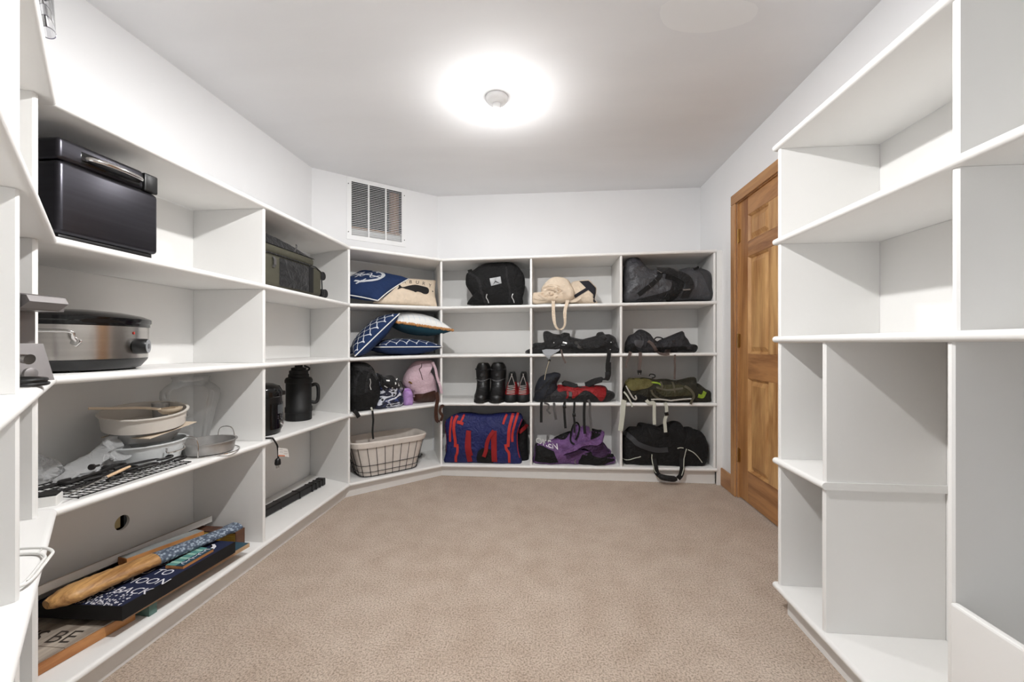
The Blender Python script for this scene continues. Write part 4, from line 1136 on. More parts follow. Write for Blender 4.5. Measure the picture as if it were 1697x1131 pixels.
# ---- boots and shoes
def boot(outl, label, hi):
    y = 3.33
    x0, x1 = min(p[0] for p in outl), max(p[0] for p in outl)
    z0 = zB(4, x0)
    zt = max(p[1] for p in outl)
    cx, w_ = (x0 + x1) / 2, (x1 - x0)
    T = thing('boot', label, 'boot', (cx, y, z0), 'pair of black lace-up boots')
    rows = []
    H = zt - z0
    # cross-sections: height, half width, toe y (front), heel y
    for t, hw, yf, yb in ((0.03, .47, 3.205, 3.49), (0.10, .49, 3.200, 3.495), (0.17, .48, 3.207, 3.49), (0.24, .43, 3.235, 3.48), (0.34, .41, 3.275, 3.47), (0.48, .41, 3.305, 3.465), (0.64, .45, 3.305, 3.465), (0.80, .47, 3.300, 3.47), (0.88, .44, 3.300, 3.47), (0.96, .36, 3.300, 3.46), (1.0, .28, 3.305, 3.44)):
        ring = []
        for k in range(28):
            a = 2 * math.pi * k / 28
            c, s = math.cos(a), math.sin(a)
            px_ = cx + hw * w_ * math.copysign(abs(c) ** 0.75, c)
            py_ = (yf + yb) / 2 - (yb - yf) / 2 * math.copysign(abs(s) ** 0.8, s)
            v = Vector((px_, py_, z0 + t * H))
            v += Vector((0, -1, 0)) * 0.003 * noise.fractal(v * 25, 1, 2, 3)
            ring.append(v)
        rows.append(ring)
    vs_ = [v for r in rows for v in r]
    fs = [(i * 28 + k, i * 28 + (k + 1) % 28, (i + 1) * 28 + (k + 1) % 28, (i + 1) * 28 + k) for i in range(len(rows) - 1) for k in range(28)]
    fs += [tuple(range(28)), tuple((len(rows) - 1) * 28 + k for k in range(28))]
    up = MB().add(vs_, fs).build('upper', mat('black_boot_leather', (22, 22, 23), 0.35, bump=0.08, bscale=90), T, smooth=True, angle=60)
    sole = [Vector((cx + 0.50 * w_ * math.copysign(abs(math.cos(2 * math.pi * k / 28)) ** 0.7, math.cos(2 * math.pi * k / 28)), 3.35 - 0.157 * math.copysign(abs(math.sin(2 * math.pi * k / 28)) ** 0.8, math.sin(2 * math.pi * k / 28)), z0)) for k in range(28)]
    MB().prism(sole, [p + Vector((0, 0, 0.022)) for p in sole]).build('sole', mat('boot_rubber', (15, 15, 15), 0.7), T)
    fb = fr_back(y)
    bv = bvh_of(up)
    for i, t in enumerate((0.30, 0.36, 0.42, 0.48, 0.54)):
        s = 1 if i % 2 else -1
        drape('lace', fb, bv, [(cx - 0.25 * w_, z0 + (t - 0.03 * s) * H), (cx, z0 + t * H + 0.004), (cx + 0.25 * w_, z0 + (t + 0.03 * s) * H)], 0.003, mat('boot_lace', (50, 50, 52), 0.5), T, 0.003, n=10)
    drape('ankle_cord', fb, bv, [(cx - 0.44 * w_, z0 + 0.58 * H), (cx - 0.15 * w_, z0 + 0.535 * H), (cx + 0.1 * w_, z0 + 0.535 * H), (cx + 0.44 * w_, z0 + 0.59 * H)], 0.006, mat('cord_grey', (96, 96, 98), 0.5), T, 0.004)
    MB().lathe([(0.016, 0), (0.016, 0.006), (0.011, 0.010), (0, 0.010)], hit(fb, bv, cx, z0 + 0.69 * H, -0.001), 20, axis=(0, -1, 0)).build('dial', mat('dial_dark', (50, 50, 52), 0.3), T)
    drape('toe_cap', fb, bv, [(cx - 0.42 * w_, z0 + 0.16 * H), (cx, z0 + 0.205 * H), (cx + 0.42 * w_, z0 + 0.16 * H)], 0.006, M_BLKPL, T, 0.004)
    drape('cuff', fb, bv, [(cx - 0.46 * w_, z0 + 0.84 * H), (cx, z0 + 0.80 * H), (cx + 0.46 * w_, z0 + 0.84 * H)], 0.012, F_BLACK, T, 0.004)
    return T
boot(OUT['boot'], 'black boot of a tall pair, farther from the red hiking shoes', 1)
boot(OUT['boot2'], 'black boot of a tall pair, right beside the red hiking shoes', 1)
def shoe(outl, label):
    x0, x1 = min(p[0] for p in outl), max(p[0] for p in outl)
    z0 = zB(4, x0)
    zt = max(p[1] for p in outl)
    H = zt - z0
    cx, w_ = (x0 + x1) / 2, x1 - x0
    T = thing('hiking_shoe', label, 'shoe', (cx, 3.35, z0), 'pair of red and black hiking shoes')
    rows = []
    for t, hw, yf, yb in ((0.05, .47, 3.215, 3.49), (0.16, .49, 3.210, 3.495), (0.26, .46, 3.222, 3.49), (0.38, .42, 3.250, 3.48), (0.52, .36, 3.285, 3.475), (0.66, .30, 3.305, 3.465), (0.80, .28, 3.315, 3.465), (0.93, .25, 3.322, 3.465), (1.0, .18, 3.33, 3.45)):
        rows.append([Vector((cx + hw * w_ * math.copysign(abs(math.cos(2 * math.pi * k / 28)) ** 0.8, math.cos(2 * math.pi * k / 28)), (yf + yb) / 2 - (yb - yf) / 2 * math.copysign(abs(math.sin(2 * math.pi * k / 28)) ** 0.8, math.sin(2 * math.pi * k / 28)), z0 + t * H)) for k in range(28)])
    def seg(i0, i1, name, m, par):
        vs_ = [v for r in rows[i0:i1 + 1] for v in r]
        n = i1 - i0 + 1
        fs = [(i * 28 + k, i * 28 + (k + 1) % 28, (i + 1) * 28 + (k + 1) % 28, (i + 1) * 28 + k) for i in range(n - 1) for k in range(28)]
        fs += [tuple(range(28)), tuple((n - 1) * 28 + k for k in range(28))]
        return MB().add(vs_, fs).build(name, m, par, smooth=True, angle=60)
    a = seg(0, 2, 'rubber_rand', mat('shoe_rubber', (24, 28, 30), 0.6), T)
    c = seg(2, 5, 'vamp', F_REDN, T)
    d = seg(5, 8, 'collar', F_BLACK, T)
    sole = [Vector((v.x + (v.x - cx) * 0.06, v.y, z0)) for v in rows[1]]
    MB().prism(sole, [p + Vector((0, 0, 0.05 * H)) for p in sole]).build('sole', mat('boot_rubber', (15, 15, 15), 0.7), T)
    fb = fr_back(3.35)
    bv = bvh_of(a, c, d)
    patch('tongue', fb, bv, [(cx - 0.16 * w_, z0 + 0.45 * H), (cx + 0.16 * w_, z0 + 0.45 * H), (cx + 0.17 * w_, z0 + 0.9 * H), (cx - 0.17 * w_, z0 + 0.9 * H)], F_BLACK2, T, 0.003)
    for i in range(8):
        t = 0.29 + 0.036 * i
        s = 1 if i % 2 else -1
        drape('lace', fb, bv, [(cx - 0.27 * w_, z0 + (t - 0.008 * s) * H), (cx, z0 + (t + 0.006) * H), (cx + 0.27 * w_, z0 + (t + 0.008 * s) * H)], 0.0035, mat('shoe_lace', (158, 152, 148), 0.8), T, 0.004, n=10)
    drape('lace_end', fb, bv, [(cx - 0.24 * w_, z0 + 0.56 * H), (cx - 0.10 * w_, z0 + 0.75 * H), (cx + 0.05 * w_, z0 + 0.95 * H)], 0.005, MATS['shoe_lace'], T, 0.006)
    drape('lace_end', fb, bv, [(cx + 0.24 * w_, z0 + 0.56 * H), (cx + 0.12 * w_, z0 + 0.75 * H), (cx - 0.02 * w_, z0 + 0.95 * H)], 0.005, MATS['shoe_lace'], T, 0.006)
    return T
s1 = shoe(OUT['shoe'], 'red and black hiking shoe beside the tall black boots')
s2 = shoe(OUT['shoe2'], 'red and black hiking shoe against the upright divider')
MB().rbox(OUT['shoe'][3][0] - 0.002, OUT['shoe'][3][0] + 0.026, 3.44, 3.455, zB(4, -.3) + 0.155, zB(4, -.3) + 0.195, 0.005).build('heel_loop', F_RED2, s1)

# ---- rolled canvas tote and cream bag, top shelf
o = OUT['cream_bag']
T = thing('canvas_bag', 'cream canvas bag with black end band behind the rolled tote', 'bag', base_of(o, 3.40))
f = fr_back(3.38)
zf = zB(2, 0.2)
b0 = soft('bag_body', o, f, T, F_CREAM, 0.06, 0.14, zf=zf, amp=0.005, sc=9, pw=0.45, smooth_out=True, n=100)
bv = bvh_of(b0)
patch('end_band', f, bv, OUT['cream_black'], mat('ink_canvas', (38, 38, 44), 0.9, bump=0.15, bscale=350), T, 0.003, smooth=False, dflt=-0.01)
drape('cross_band', f, bv, OUT['cream_band'], 0.026, MATS['ink_canvas'], T, 0.003)
o = OUT['tote']
T = thing('tote_bag', 'rolled-up cream canvas tote with its handle hanging over the shelf edge', 'bag', base_of(o, 3.28))
f = fr_back(3.285)
b0 = soft('roll', o, f, T, F_CREAM, 0.055, 0.12, zf=zf, amp=0.010, sc=14, pw=0.5, ridge=0.6, seed=3)
bv = bvh_of(b0)
cx, cz = 0.012, zf + 0.100
sp = []
for i in range(60):
    a = i * 0.30
    r = 0.008 + 0.0038 * i / 3.2 * (1 + 0.25 * noise.noise(Vector((i * 0.35, 1, 2))))
    sp.append((cx + r * math.cos(a) * 1.05, cz + r * math.sin(a) * 0.85))
random.seed(12)
for i in range(22):
    a = random.uniform(0, 6.28)
    r = random.uniform(0.015, 0.075)
    arc = [(cx + r * math.cos(a + t) * 1.1 * (1 + 0.25 * math.sin(3 * t + i)), cz - 0.01 + r * math.sin(a + t) * 0.85) for t in (0, 0.35, 0.7, 1.05, 1.4)]
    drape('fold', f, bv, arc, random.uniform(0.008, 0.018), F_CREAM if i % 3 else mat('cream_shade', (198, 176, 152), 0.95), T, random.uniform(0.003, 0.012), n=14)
drape('hem', f, bv, [(o[1][0], o[1][1] - 0.02), (o[3][0], zf + 0.048), (0.10, zf + 0.035), (0.20, zf + 0.03), (0.245, zf + 0.06)], 0.024, F_CREAM, T, 0.010)
st = OUT['tote_strap']
W = [(st[0][0], 0.10, st[0][1] + 0.02)]
P = catmull([Vector((a, 0, c)) for a, c in st], 50)
path = [Vector((p.x, 3.188 - 0.004 * math.sin(i / 6), p.z)) for i, p in enumerate(P)]
path[0].y, path[1].y, path[-1].y, path[-2].y = 3.24, 3.20, 3.24, 3.20
wd = [0.026 * (0.45 + 0.55 * min(1, abs(i / 49 - 0.52) * 4)) for i in range(50)]
MB().ribbon(path, wd, [Vector((1, 0.35 * math.sin(i / 4), 0)) for i in range(50)], 0.004).build('handle', F_CREAM, T, smooth=True)

# ---- black harness, second shelf
o = OUT['harness']
T = thing('backpack', 'flattened black backpack with a grey triangular tag hanging over the edge', 'backpack', base_of(o, 3.30))
f = fr_back(3.31)
zf = zB(3, 0.2)
b0 = soft('pack_body', o, f, T, F_BLACK, 0.085, 0.16, spine=[(-0.05, zf + .035), (0.08, zf + .06), (0.30, zf + 0.05), (0.48, zf + 0.07)], zf=zf, amp=0.010, sc=16, pw=0.5, n=150, ridge=0.5, seed=4)
bv = bvh_of(b0)
f2 = fr_back(3.186)
tg = [(a, c) for a, c in OUT['harness_tag']]
zt = [(a, c) for a, c in tg]
P3 = []
for a, c in tg:
    P3.append(f2.p(a, 0.0 if c < zf else -min(0.05, (c - zf) * 1.3), c))
nrm = Vector((0, -0.003, 0))
MB().prism([p + nrm for p in P3], [p - nrm * 0.2 for p in P3]).build('tag', mat('tag_grey', (150, 152, 156), 0.6), T)
hang('tag_buckle', f2, [(OUT['harness_buckle'][0][0] + 0.012, OUT['harness_buckle'][0][1]), (OUT['harness_buckle'][2][0] - 0.014, OUT['harness_buckle'][2][1])], 0.022, M_BLKPL, T, 0.006, n=4)
MB().tube([f2.p(a, 0.002, c) for a, c in OUT['harness_cord']], 0.0022, 6).build('pull_cord', mat('cord_cream', (190, 176, 150), 0.8), T)
hang('strap', f2, OUT['harness_s1'], [0.012 + 0.004 * i / 27 for i in range(28)], F_TAUPE, T)
hang('strap', f2, OUT['harness_s2'], 0.030, F_WEB, T, 0.003)
drape('strap', f, bv, OUT['harness_bar'], 0.020, mat('charcoal_webbing', (58, 56, 54), 0.8), T, 0.004)
q = zf
for pts in ([(-0.06, q + 0.02), (0.05, q + 0.075), (0.10, q + 0.10)], [(0.09, q + 0.12), (0.12, q + 0.07), (0.22, q + 0.06)], [(0.36, q + 0.10), (0.42, q + 0.05), (0.44, q + 0.02)], [(0.47, q + 0.125), (0.475, q + 0.07), (0.47, q + 0.01)], [(0.17, q + 0.03), (0.3, q + 0.02), (0.42, q + 0.03)]):
    drape('strap', f, bv, pts, 0.022, F_WEB, T, 0.006)
drape('label', f, bv, [(0.105, q + 0.088), (0.137, q + 0.081)], 0.012, F_SILVER, T, 0.010, n=6)
drape('label', f, bv, [(0.095, q + 0.066), (0.122, q + 0.066)], 0.007, mat('label_grey', (110, 110, 112), 0.6), T, 0.010, n=6)
for a, c in ((0.478, 0.088), (0.475, 0.03), (0.035, 0.085)):
    MB().lathe([(0.005, 0), (0.004, 0.004), (0, 0.005)], hit(f, bv, a, q + c, 0.006), 10, axis=(0, -1, 0)).build('rivet', F_SILVER, T)

# ---- red and black pack, third shelf
o = OUT['red_pack']
T = thing('backpack', 'red and black backpack lying flat with straps hanging over the edge', 'backpack', base_of(o, 3.29))
f = fr_back(3.30)
zf = zB(4, 0.2)
b0 = soft('pack_body', o, f, T, F_BLACK, 0.085, 0.17, spine=[(-0.02, zf + .05), (0.35, zf + 0.06)], zf=zf, amp=0.010, sc=14, pw=0.45, n=130, ridge=0.5, seed=6)
bv = bvh_of(b0)
patch('red_panel', f, bv, OUT['red_patch'], F_REDN, T, 0.004, n=70)
patch('red_trim', f, bv, OUT['red_stripe'], F_REDN, T, 0.005)
patch('side_pocket', f, bv, [(0.02, zf + 0.0), (0.02, zf + 0.09), (0.11, zf + 0.10), (0.135, zf + 0.03), (0.13, zf)], F_DGREY, T, 0.003)
drape('grey_tab', f, bv, [(0.165, zf + 0.05), (0.165, zf + 0.085)], 0.024, F_GREYWEB, T, 0.008, n=6)
MB().prism([fr_back(3.26).p(a, 0.0, c) for a, c in OUT['black_plate']], [fr_back(3.26).p(a, -0.09, c + 0.01) for a, c in OUT['black_plate']]).build('back_pad', M_BLKPL, T)
cp_ = soft('hood', OUT['cap'], fr_back(3.28), T, mat('ink_nylon', (24, 27, 36), 0.75, bump=0.15, bscale=200), 0.075, 0.12, zf=zf, amp=0.006, sc=12, seed=8)
bc = bvh_of(cp_)
cpo = OUT['cap']
drape('hood_seam', fr_back(3.28), bc, [cpo[1], (cpo[3][0] + 0.03, cpo[3][1] - 0.06), (cpo[5][0] + 0.01, cpo[5][1] - 0.03)], 0.012, F_BLACK, T, 0.004)
drape('hood_seam', fr_back(3.28), bc, [(cpo[9][0] - 0.10, cpo[9][1] - 0.10), (cpo[9][0] - 0.05, cpo[9][1] - 0.0), (cpo[7][0] - 0.03, cpo[7][1] - 0.02)], 0.010, F_BLACK, T, 0.004)
rs = OUT['red_top_strap']
P = catmull([Vector((a, 0, c)) for a, c in rs], 26)
MB().ribbon([Vector((p.x, 3.30 - 0.10 * min(1, i / 14), p.z)) for i, p in enumerate(P)], [0.06 - 0.026 * min(1, i / 16) for i in range(26)], [Vector((0.4, 0.2, 1)) if i < 12 else Vector((1, 0, 0.1)) for i in range(26)], 0.010).build('shoulder_strap', F_BLACK, T, smooth=True)
hang('buckle', fr_back(3.190), [(rs[3][0] + 0.005, rs[3][1] + 0.055), (rs[3][0] + 0.005, rs[3][1] - 0.002)], 0.034, M_BLKPL, T, 0.010, n=4)
for i, (wd, mm) in enumerate(((0.021, F_WEB), (0.014, F_GREYWEB), (0.020, F_GREYWEB), (0.019, F_WEB), (0.016, F_WEB), (0.021, F_WEB), (0.018, F_GREYWEB))):
    hang('strap', f2, OUT['red_s%d' % i], wd, mm, T, smooth=True)
for k, j in ((0, 3), (1, 4)):
    p = OUT['red_s%d' % j][1 if k == 0 else 2]
    hang('buckle', f2, [(p[0], p[1] + 0.012), (p[0] + 0.003, p[1] - 0.012)], 0.026, M_BLKPL, T, 0.008, n=4)

# ---- purple bag, bottom shelf
o = OUT['purple_bag']
T = thing('sports_bag', 'crumpled purple and black bag with white lettering on the bottom shelf', 'bag', base_of(o, 3.32))
f = fr_back(3.31)
zf = zB(5, 0.2)
b0 = soft('bag_body', o, f, T, F_PURPLE, 0.085, 0.16, spine=[(-0.02, zf + .07), (0.10, zf + 0.11), (0.28, zf + 0.14), (0.40, zf + 0.08)], zf=zf, amp=0.014, sc=12, pw=0.5, n=150, ridge=0.9, seed=9)
bv = bvh_of(b0)
for k in ('purple_black', 'purple_black2', 'purple_black3', 'purple_black4'):
    patch('black_panel', f, bv, OUT[k], F_BLACK2, T, 0.004, n=60, smooth=(k != 'purple_black'))
pf = OUT['purple_fold']
drape('fold', f, bv, pf, 0.030, F_PURPLE, T, 0.022, n=30)
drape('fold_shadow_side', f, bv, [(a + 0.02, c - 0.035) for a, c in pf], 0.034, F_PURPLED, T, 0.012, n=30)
drape('drawcord', f, bv, OUT['purple_loop'], 0.012, F_BLACK2, T, 0.012, n=40)
patch('plum_panel', f, bv, [(0.33, zf + 0.10), (0.40, zf + 0.19), (0.47, zf + 0.12), (0.48, zf + 0.10), (0.40, zf + 0.07)], F_PURPLED, T, 0.005)
pts, fs = text2d('OKEN', 0.058, 0.95)
tx = OUT['purple_text']
ux = Vector((tx[2][0] - tx[0][0], tx[2][1] - tx[0][1])).normalized()
vy = Vector((-0.15, 1)).normalized()
mw = max(p[0] for p in pts)
k = ((tx[2][0] - tx[0][0]) * 1.0) / (mw * ux.x)
o2 = Vector(tx[0]) + Vector((0.0, 0.004))
MB().add([hit(f, bv, *(o2 + ux * (x * k) + vy * (y * 1.12)), 0.0055) for x, y in pts], fs).build('lettering', F_WHITE, T)
drape('zip_pull', f, bv, [(0.205, zf + 0.045), (0.20, zf + 0.02), (0.215, zf + 0.004)], 0.006, M_STEELD, T, 0.008)

# ---- grey tarpaulin duffel, top shelf
o = OUT['grey_duffel']
T = thing('duffel_bag', 'large dark grey waterproof duffel bag with black straps on the top shelf', 'bag', base_of(o, 3.31))
f = fr_back(3.31)
zf = zB(2, 0.9)
b0 = soft('bag_body', o, f, T, F_GREY, 0.085, 0.20, spine=[(0.70, zf + .14), (0.85, zf + 0.12), (1.12, zf + 0.12)], zf=zf, amp=0.014, sc=7, pw=0.42, n=130, ridge=0.7, seed=11)
bv = bvh_of(b0)
patch('dark_base', f, bv, OUT['grey_dark_mid'], F_BLACK, T, 0.003, n=60)
drape('side_strap', f, bv, OUT['grey_strap'], 0.034, F_WEB, T, 0.006)
drape('shoulder_strap', f, bv, OUT['grey_loop'], 0.060, F_BLACK, T, 0.016, n=34)
drape('shoulder_strap', f, bv, OUT['grey_loop2'], 0.045, F_BLACK2, T, 0.012, n=34)
drape('end_band', f, bv, OUT['grey_end'], 0.050, mat('charcoal_band', (58, 58, 61), 0.6), T, 0.003)
drape('end_tab', f, bv, OUT['grey_tab'], 0.016, F_WEB, T, 0.010, n=8)
drape('rolled_top', f, bv, [(o[4][0] + 0.01, o[4][1] - 0.02), (o[6][0], o[6][1] - 0.015), (o[7][0] - 0.01, o[7][1] - 0.03)], 0.05, mat('charcoal_tarp', (60, 60, 66), 0.35), T, 0.006)
for i in (0.25, 0.7):
    p = Vector(OUT['grey_strap'][1]).lerp(Vector(OUT['grey_strap'][3]), i)
    drape('stitching', f, bv, [(p.x - 0.010, p.y + 0.008), (p.x + 0.010, p.y - 0.012)], 0.003, F_GREYWEB, T, 0.009, n=4)
drape('buckle', f, bv, [(OUT['grey_loop'][6][0] - 0.03, OUT['grey_loop'][6][1] + 0.03), (OUT['grey_loop'][6][0] + 0.025, OUT['grey_loop'][6][1] + 0.033)], 0.010, M_STEELD, T, 0.022, n=4)
drape('d_ring', f, bv, [(OUT['grey_strap'][4][0] - 0.01, OUT['grey_strap'][4][1] + 0.012), (OUT['grey_strap'][4][0] + 0.016, OUT['grey_strap'][4][1] - 0.012)], 0.007, M_STEELD, T, 0.018, n=5)

# ---- charcoal pack, second shelf
o = OUT['dark_pack']
T = thing('backpack', 'limp charcoal backpack with taupe straps on the second shelf', 'backpack', base_of(o, 3.30))
f = fr_back(3.30)
zf = zB(3, 0.9)
b0 = soft('pack_body', o, f, T, F_DGREY, 0.085, 0.16, spine=[(0.66, zf + .06), (0.80, zf + 0.055), (1.0, zf + 0.05)], zf=zf, amp=0.010, sc=14, pw=0.5, n=130, ridge=0.6, seed=13)
bv = bvh_of(b0)
patch('pocket', f, bv, OUT['dark_pack_pocket'], mat('ash_nylon', (66, 66, 70), 0.6), T, 0.006)
patch('black_side', f, bv, [(0.60, zf + 0.0), (0.605, zf + 0.05), (0.65, zf + 0.075), (0.665, zf + 0.04), (0.70, zf + 0.01), (0.70, zf)], F_BLACK2, T, 0.004)
patch('black_base', f, bv, [(0.82, zf), (0.83, zf + 0.04), (0.95, zf + 0.045), (1.04, zf + 0.05), (1.04, zf + 0.01), (0.95, zf)], F_BLACK2, T, 0.004)
for i, wd in ((0, [0.024 - 0.014 * j / 27 for j in range(28)]), (1, 0.025)): hang('strap', f2, OUT['dark_s%d' % i], wd, F_TAUPE, T)
drape('strap', f, bv, OUT['dark_s2'], 0.022, F_TAUPE, T, 0.012, dflt=0.09)
hang('strap', f2, OUT['dark_s3'][2:], 0.014, F_TAUPE, T)
drape('strap', f, bv, OUT['dark_s3'][:2], 0.022, F_TAUPE, T, 0.012, dflt=0.09)
b2 = OUT['dark_buckle']
hang('buckle', f2, [((b2[0][0] + b2[1][0]) / 2, b2[0][1]), ((b2[0][0] + b2[1][0]) / 2, b2[0][1] - 0.018)], 0.032, M_BLKPL, T, 0.008, n=4)
for s in (-1, 1): hang('buckle_prong', f2, [((b2[0][0] + b2[1][0]) / 2 + s * 0.010, b2[0][1] - 0.0185), ((b2[0][0] + b2[1][0]) / 2 + s * 0.009, b2[0][1] - 0.032)], 0.006, M_BLKPL, T, 0.006, n=4)
lp_ = [f.p(a, 0.06, max(c, zf + 0.008)) for a, c in OUT['dark_loop']]
MB().tube(catmull(lp_, 40, closed=True), 0.008, 8, closed=True).build('padded_loop', F_BLACK, T, smooth=True)
MB().tube(catmull([f.p(a, 0.02, c) for a, c in OUT['dark_handle']], 16), 0.005, 8).build('grab_handle', F_BLACK, T, smooth=True)

# ---- olive pack, third shelf
o = OUT['olive_pack']
T = thing('backpack', 'olive green hiking backpack lying flat with pale grey straps hanging down', 'backpack', base_of(o, 3.30))
f = fr_back(3.30)
zf = zB(4, 0.9)
b0 = soft('pack_body', o, f, T, F_OLIVED, 0.085, 0.18, spine=[(0.68, zf + .08), (0.85, zf + 0.075), (1.10, zf + 0.07)], zf=zf, amp=0.010, sc=16, pw=0.45, n=140, ridge=0.6, seed=15)
bv = bvh_of(b0)
patch('lid', f, bv, OUT['olive_light'], F_OLIVEL, T, 0.006, n=60)
patch('pocket', f, bv, OUT['olive_pocket'], F_OLIVE, T, 0.005, n=60)
patch('black_side', f, bv, [(0.62, zf), (0.62, zf + 0.05), (0.70, zf + 0.06), (0.76, zf + 0.03), (0.76, zf)], F_BLACK2, T, 0.004)
drape('lime_trim', f, bv, OUT['olive_green'], 0.028, mat('lime_nylon', (140, 168, 48), 0.6, var=0.2, vscale=40), T, 0.006)
drape('lime_trim', f, bv, [(0.79, zf + 0.155), (0.84, zf + 0.15), (0.87, zf + 0.13)], 0.012, MATS['lime_nylon'], T, 0.006)
for k, pts in enumerate(([(0.86, zf + 0.16), (0.865, zf + 0.13), (0.865, zf + 0.10)], [(0.95, zf + 0.16), (0.955, zf + 0.12), (0.955, zf + 0.08)], [(0.82, zf + 0.12), (0.90, zf + 0.10), (1.02, zf + 0.115)], [(0.78, zf + 0.10), (0.80, zf + 0.06), (0.86, zf + 0.02)])):
    drape('strap', f, bv, pts, 0.014, mat('drab_webbing', (84, 80, 66), 0.8), T, 0.009)
MB().tube(catmull([f.p(a, 0.0, c) for a, c in OUT['olive_handle']], 24), 0.004, 8).build('grab_handle', F_WEB, T, smooth=True)
MB().tube([fr_back(3.207).p(a, 0, c) for a, c in OUT['olive_piping']], 0.006, 8).build('hem_piping', mat('pale_piping', (184, 182, 176), 0.7), T, smooth=True)
fo = OUT['olive_frame']
MB().tube(catmull([fr_back(3.200).p(a, 0, c) for a, c in (fo[0], fo[2], fo[3], fo[4], fo[5])], 24), 0.006, 8).build('stay', MATS['pale_piping'], T, smooth=True)
for i, wd in ((0, 0.036), (1, 0.012), (2, 0.024), (3, 0.024), (4, 0.024), (5, 0.018)):
    hang('strap', f2, OUT['olive_s%d' % i], wd, F_STONE if i != 5 else MATS['drab_webbing'], T)
b2 = OUT['olive_buckle']
hang('buckle', fr_back(3.183), [b2[0], ((b2[2][0] + b2[3][0]) / 2, b2[3][1])], 0.028, M_BLKPL, T, 0.006, n=4)

# ---- black duffel with white piping, bottom shelf
o = OUT['black_duffel']
T = thing('duffel_bag', 'black duffel bag with white piping, its handle drooping to the carpet', 'bag', base_of(o, 3.31))
f = fr_back(3.31)
zf = zB(5, 0.9)
b0 = soft('bag_body', o, f, T, F_BLACK2, 0.085, 0.22, spine=[(0.70, zf + .12), (1.02, zf + 0.13)], zf=zf, amp=0.012, sc=9, pw=0.42, n=130, ridge=0.6, seed=17)
bv = bvh_of(b0)
drape('shoulder_strap', f, bv, OUT['bd_strap'], 0.038, mat('slate_webbing', (52, 53, 56), 0.7, bump=0.2, bscale=400), T, 0.006)
for k in (1, 2, 3): drape('piping', f, bv, OUT['bd_pipe%d' % k], 0.006, F_STONE, T, 0.004)
def hand(path, wd, m, name, y, th=0.004):
    P = catmull([Vector((a, 0, c)) for a, c in path], 24)
    res = []
    for i, p in enumerate(P):
        yy = y
        if p.z > zf + 0.01:
            h = hit(f, bv, p.x, p.z, 0.004)
            yy = min(h.y, y + 0.05)
            yy = min(yy, y + (p.z - zf) * 0.6)
        res.append(Vector((p.x, yy, p.z)))
    return MB().ribbon(res, wd, (1, 0, 0), th).build(name, m, T, smooth=True)
hand(OUT['bd_handle'], 0.036, F_WEB, 'handle', 3.188)
hand(OUT['bd_handle2'], 0.036, F_WEB, 'handle', 3.188)
hand(OUT['bd_pipe4'], 0.005, F_STONE, 'piping', 3.183, 0.006)
hand(OUT['bd_pipe5'], 0.005, F_STONE, 'piping', 3.183, 0.006)
MB().tube(catmull([Vector((a, 3.178, max(c, 0.024))) for a, c in OUT['bd_grip']], 14), [0.012, 0.018, 0.022] + [0.023] * 8 + [0.022, 0.018, 0.012], 12).build('hand_grip', F_BLACK, T, smooth=True)

# ================================================================== things on the corner run
def quad(c): return [Vector(x) for x in c]
# ---- cushions on the top shelf
zf = zC(2, 0.3)
a_, b_, d_ = quad(OUT['anchor_c'])          # near corner, right corner, far left corner
c4 = a_ + d_ - b_
T = thing('cushion', 'navy cushion with a white anchor and white piping', 'cushion', (a_ + d_) / 2, 'scatter cushions on the corner shelves')
T.location.z = zf
ORG[T.name] = Vector(T.location)
pw_ = Pillow(c4 + Vector((0, 0, 0.006)), a_ + Vector((0, 0, 0.010)), b_, d_, 0.15, zf=zf, up=1)
if pw_.n.z < 0: pw_.n = -pw_.n
pw_.cloth('cover', F_NAVY, T, 1)
pw_.cloth('back_cover', F_NAVY, T, -1)
pw_.rim('piping', F_WHITE, T, 0.0045)
# anchor: drawn in cushion coordinates, shank running along u
mb = MB()
def U(pts): return [Vector(p) for p in pts]
K = 26
AC, AS = (-0.10, 0.12), 0.86
def an(x, y):                                # anchor space (x across, y up to the ring) -> cushion
    return (AC[0] - y * AS, AC[1] + x * AS)
def seg(p, q, n=14): return [Vector(an(*(Vector(p).lerp(Vector(q), i / (n - 1))))) for i in range(n)]
pw_.stripe(mb, seg((0, -0.62), (0, 0.62)), 0.085)
pw_.stripe(mb, seg((-0.34, 0.42), (0.34, 0.42)), 0.075)
pw_.stripe(mb, [Vector(an(0.13 * math.cos(t), 0.76 + 0.13 * math.sin(t))) for t in [2 * math.pi * i / 24 for i in range(25)]], 0.055)
pw_.stripe(mb, [Vector(an(0.62 * math.cos(t), -0.02 + 0.62 * math.sin(t))) for t in [math.pi + math.pi * i / 28 for i in range(29)]], 0.13)
for s in (-1, 1):
    pw_.stripe(mb, seg((s * 0.40, -0.16), (s * 0.86, 0.02), 8), 0.07)
    pw_.stripe(mb, seg((s * 0.66, -0.12), (s * 0.66, 0.22), 8), 0.10)
rope = [Vector(an(0.22 * math.sin(i * 0.42), 0.62 - i * 0.034)) for i in range(38)]
pw_.stripe(mb, rope, 0.05, off=0.002)
mb.build('anchor_print', mat('anchor_grey', (206, 208, 212), 0.8), T, smooth=True)

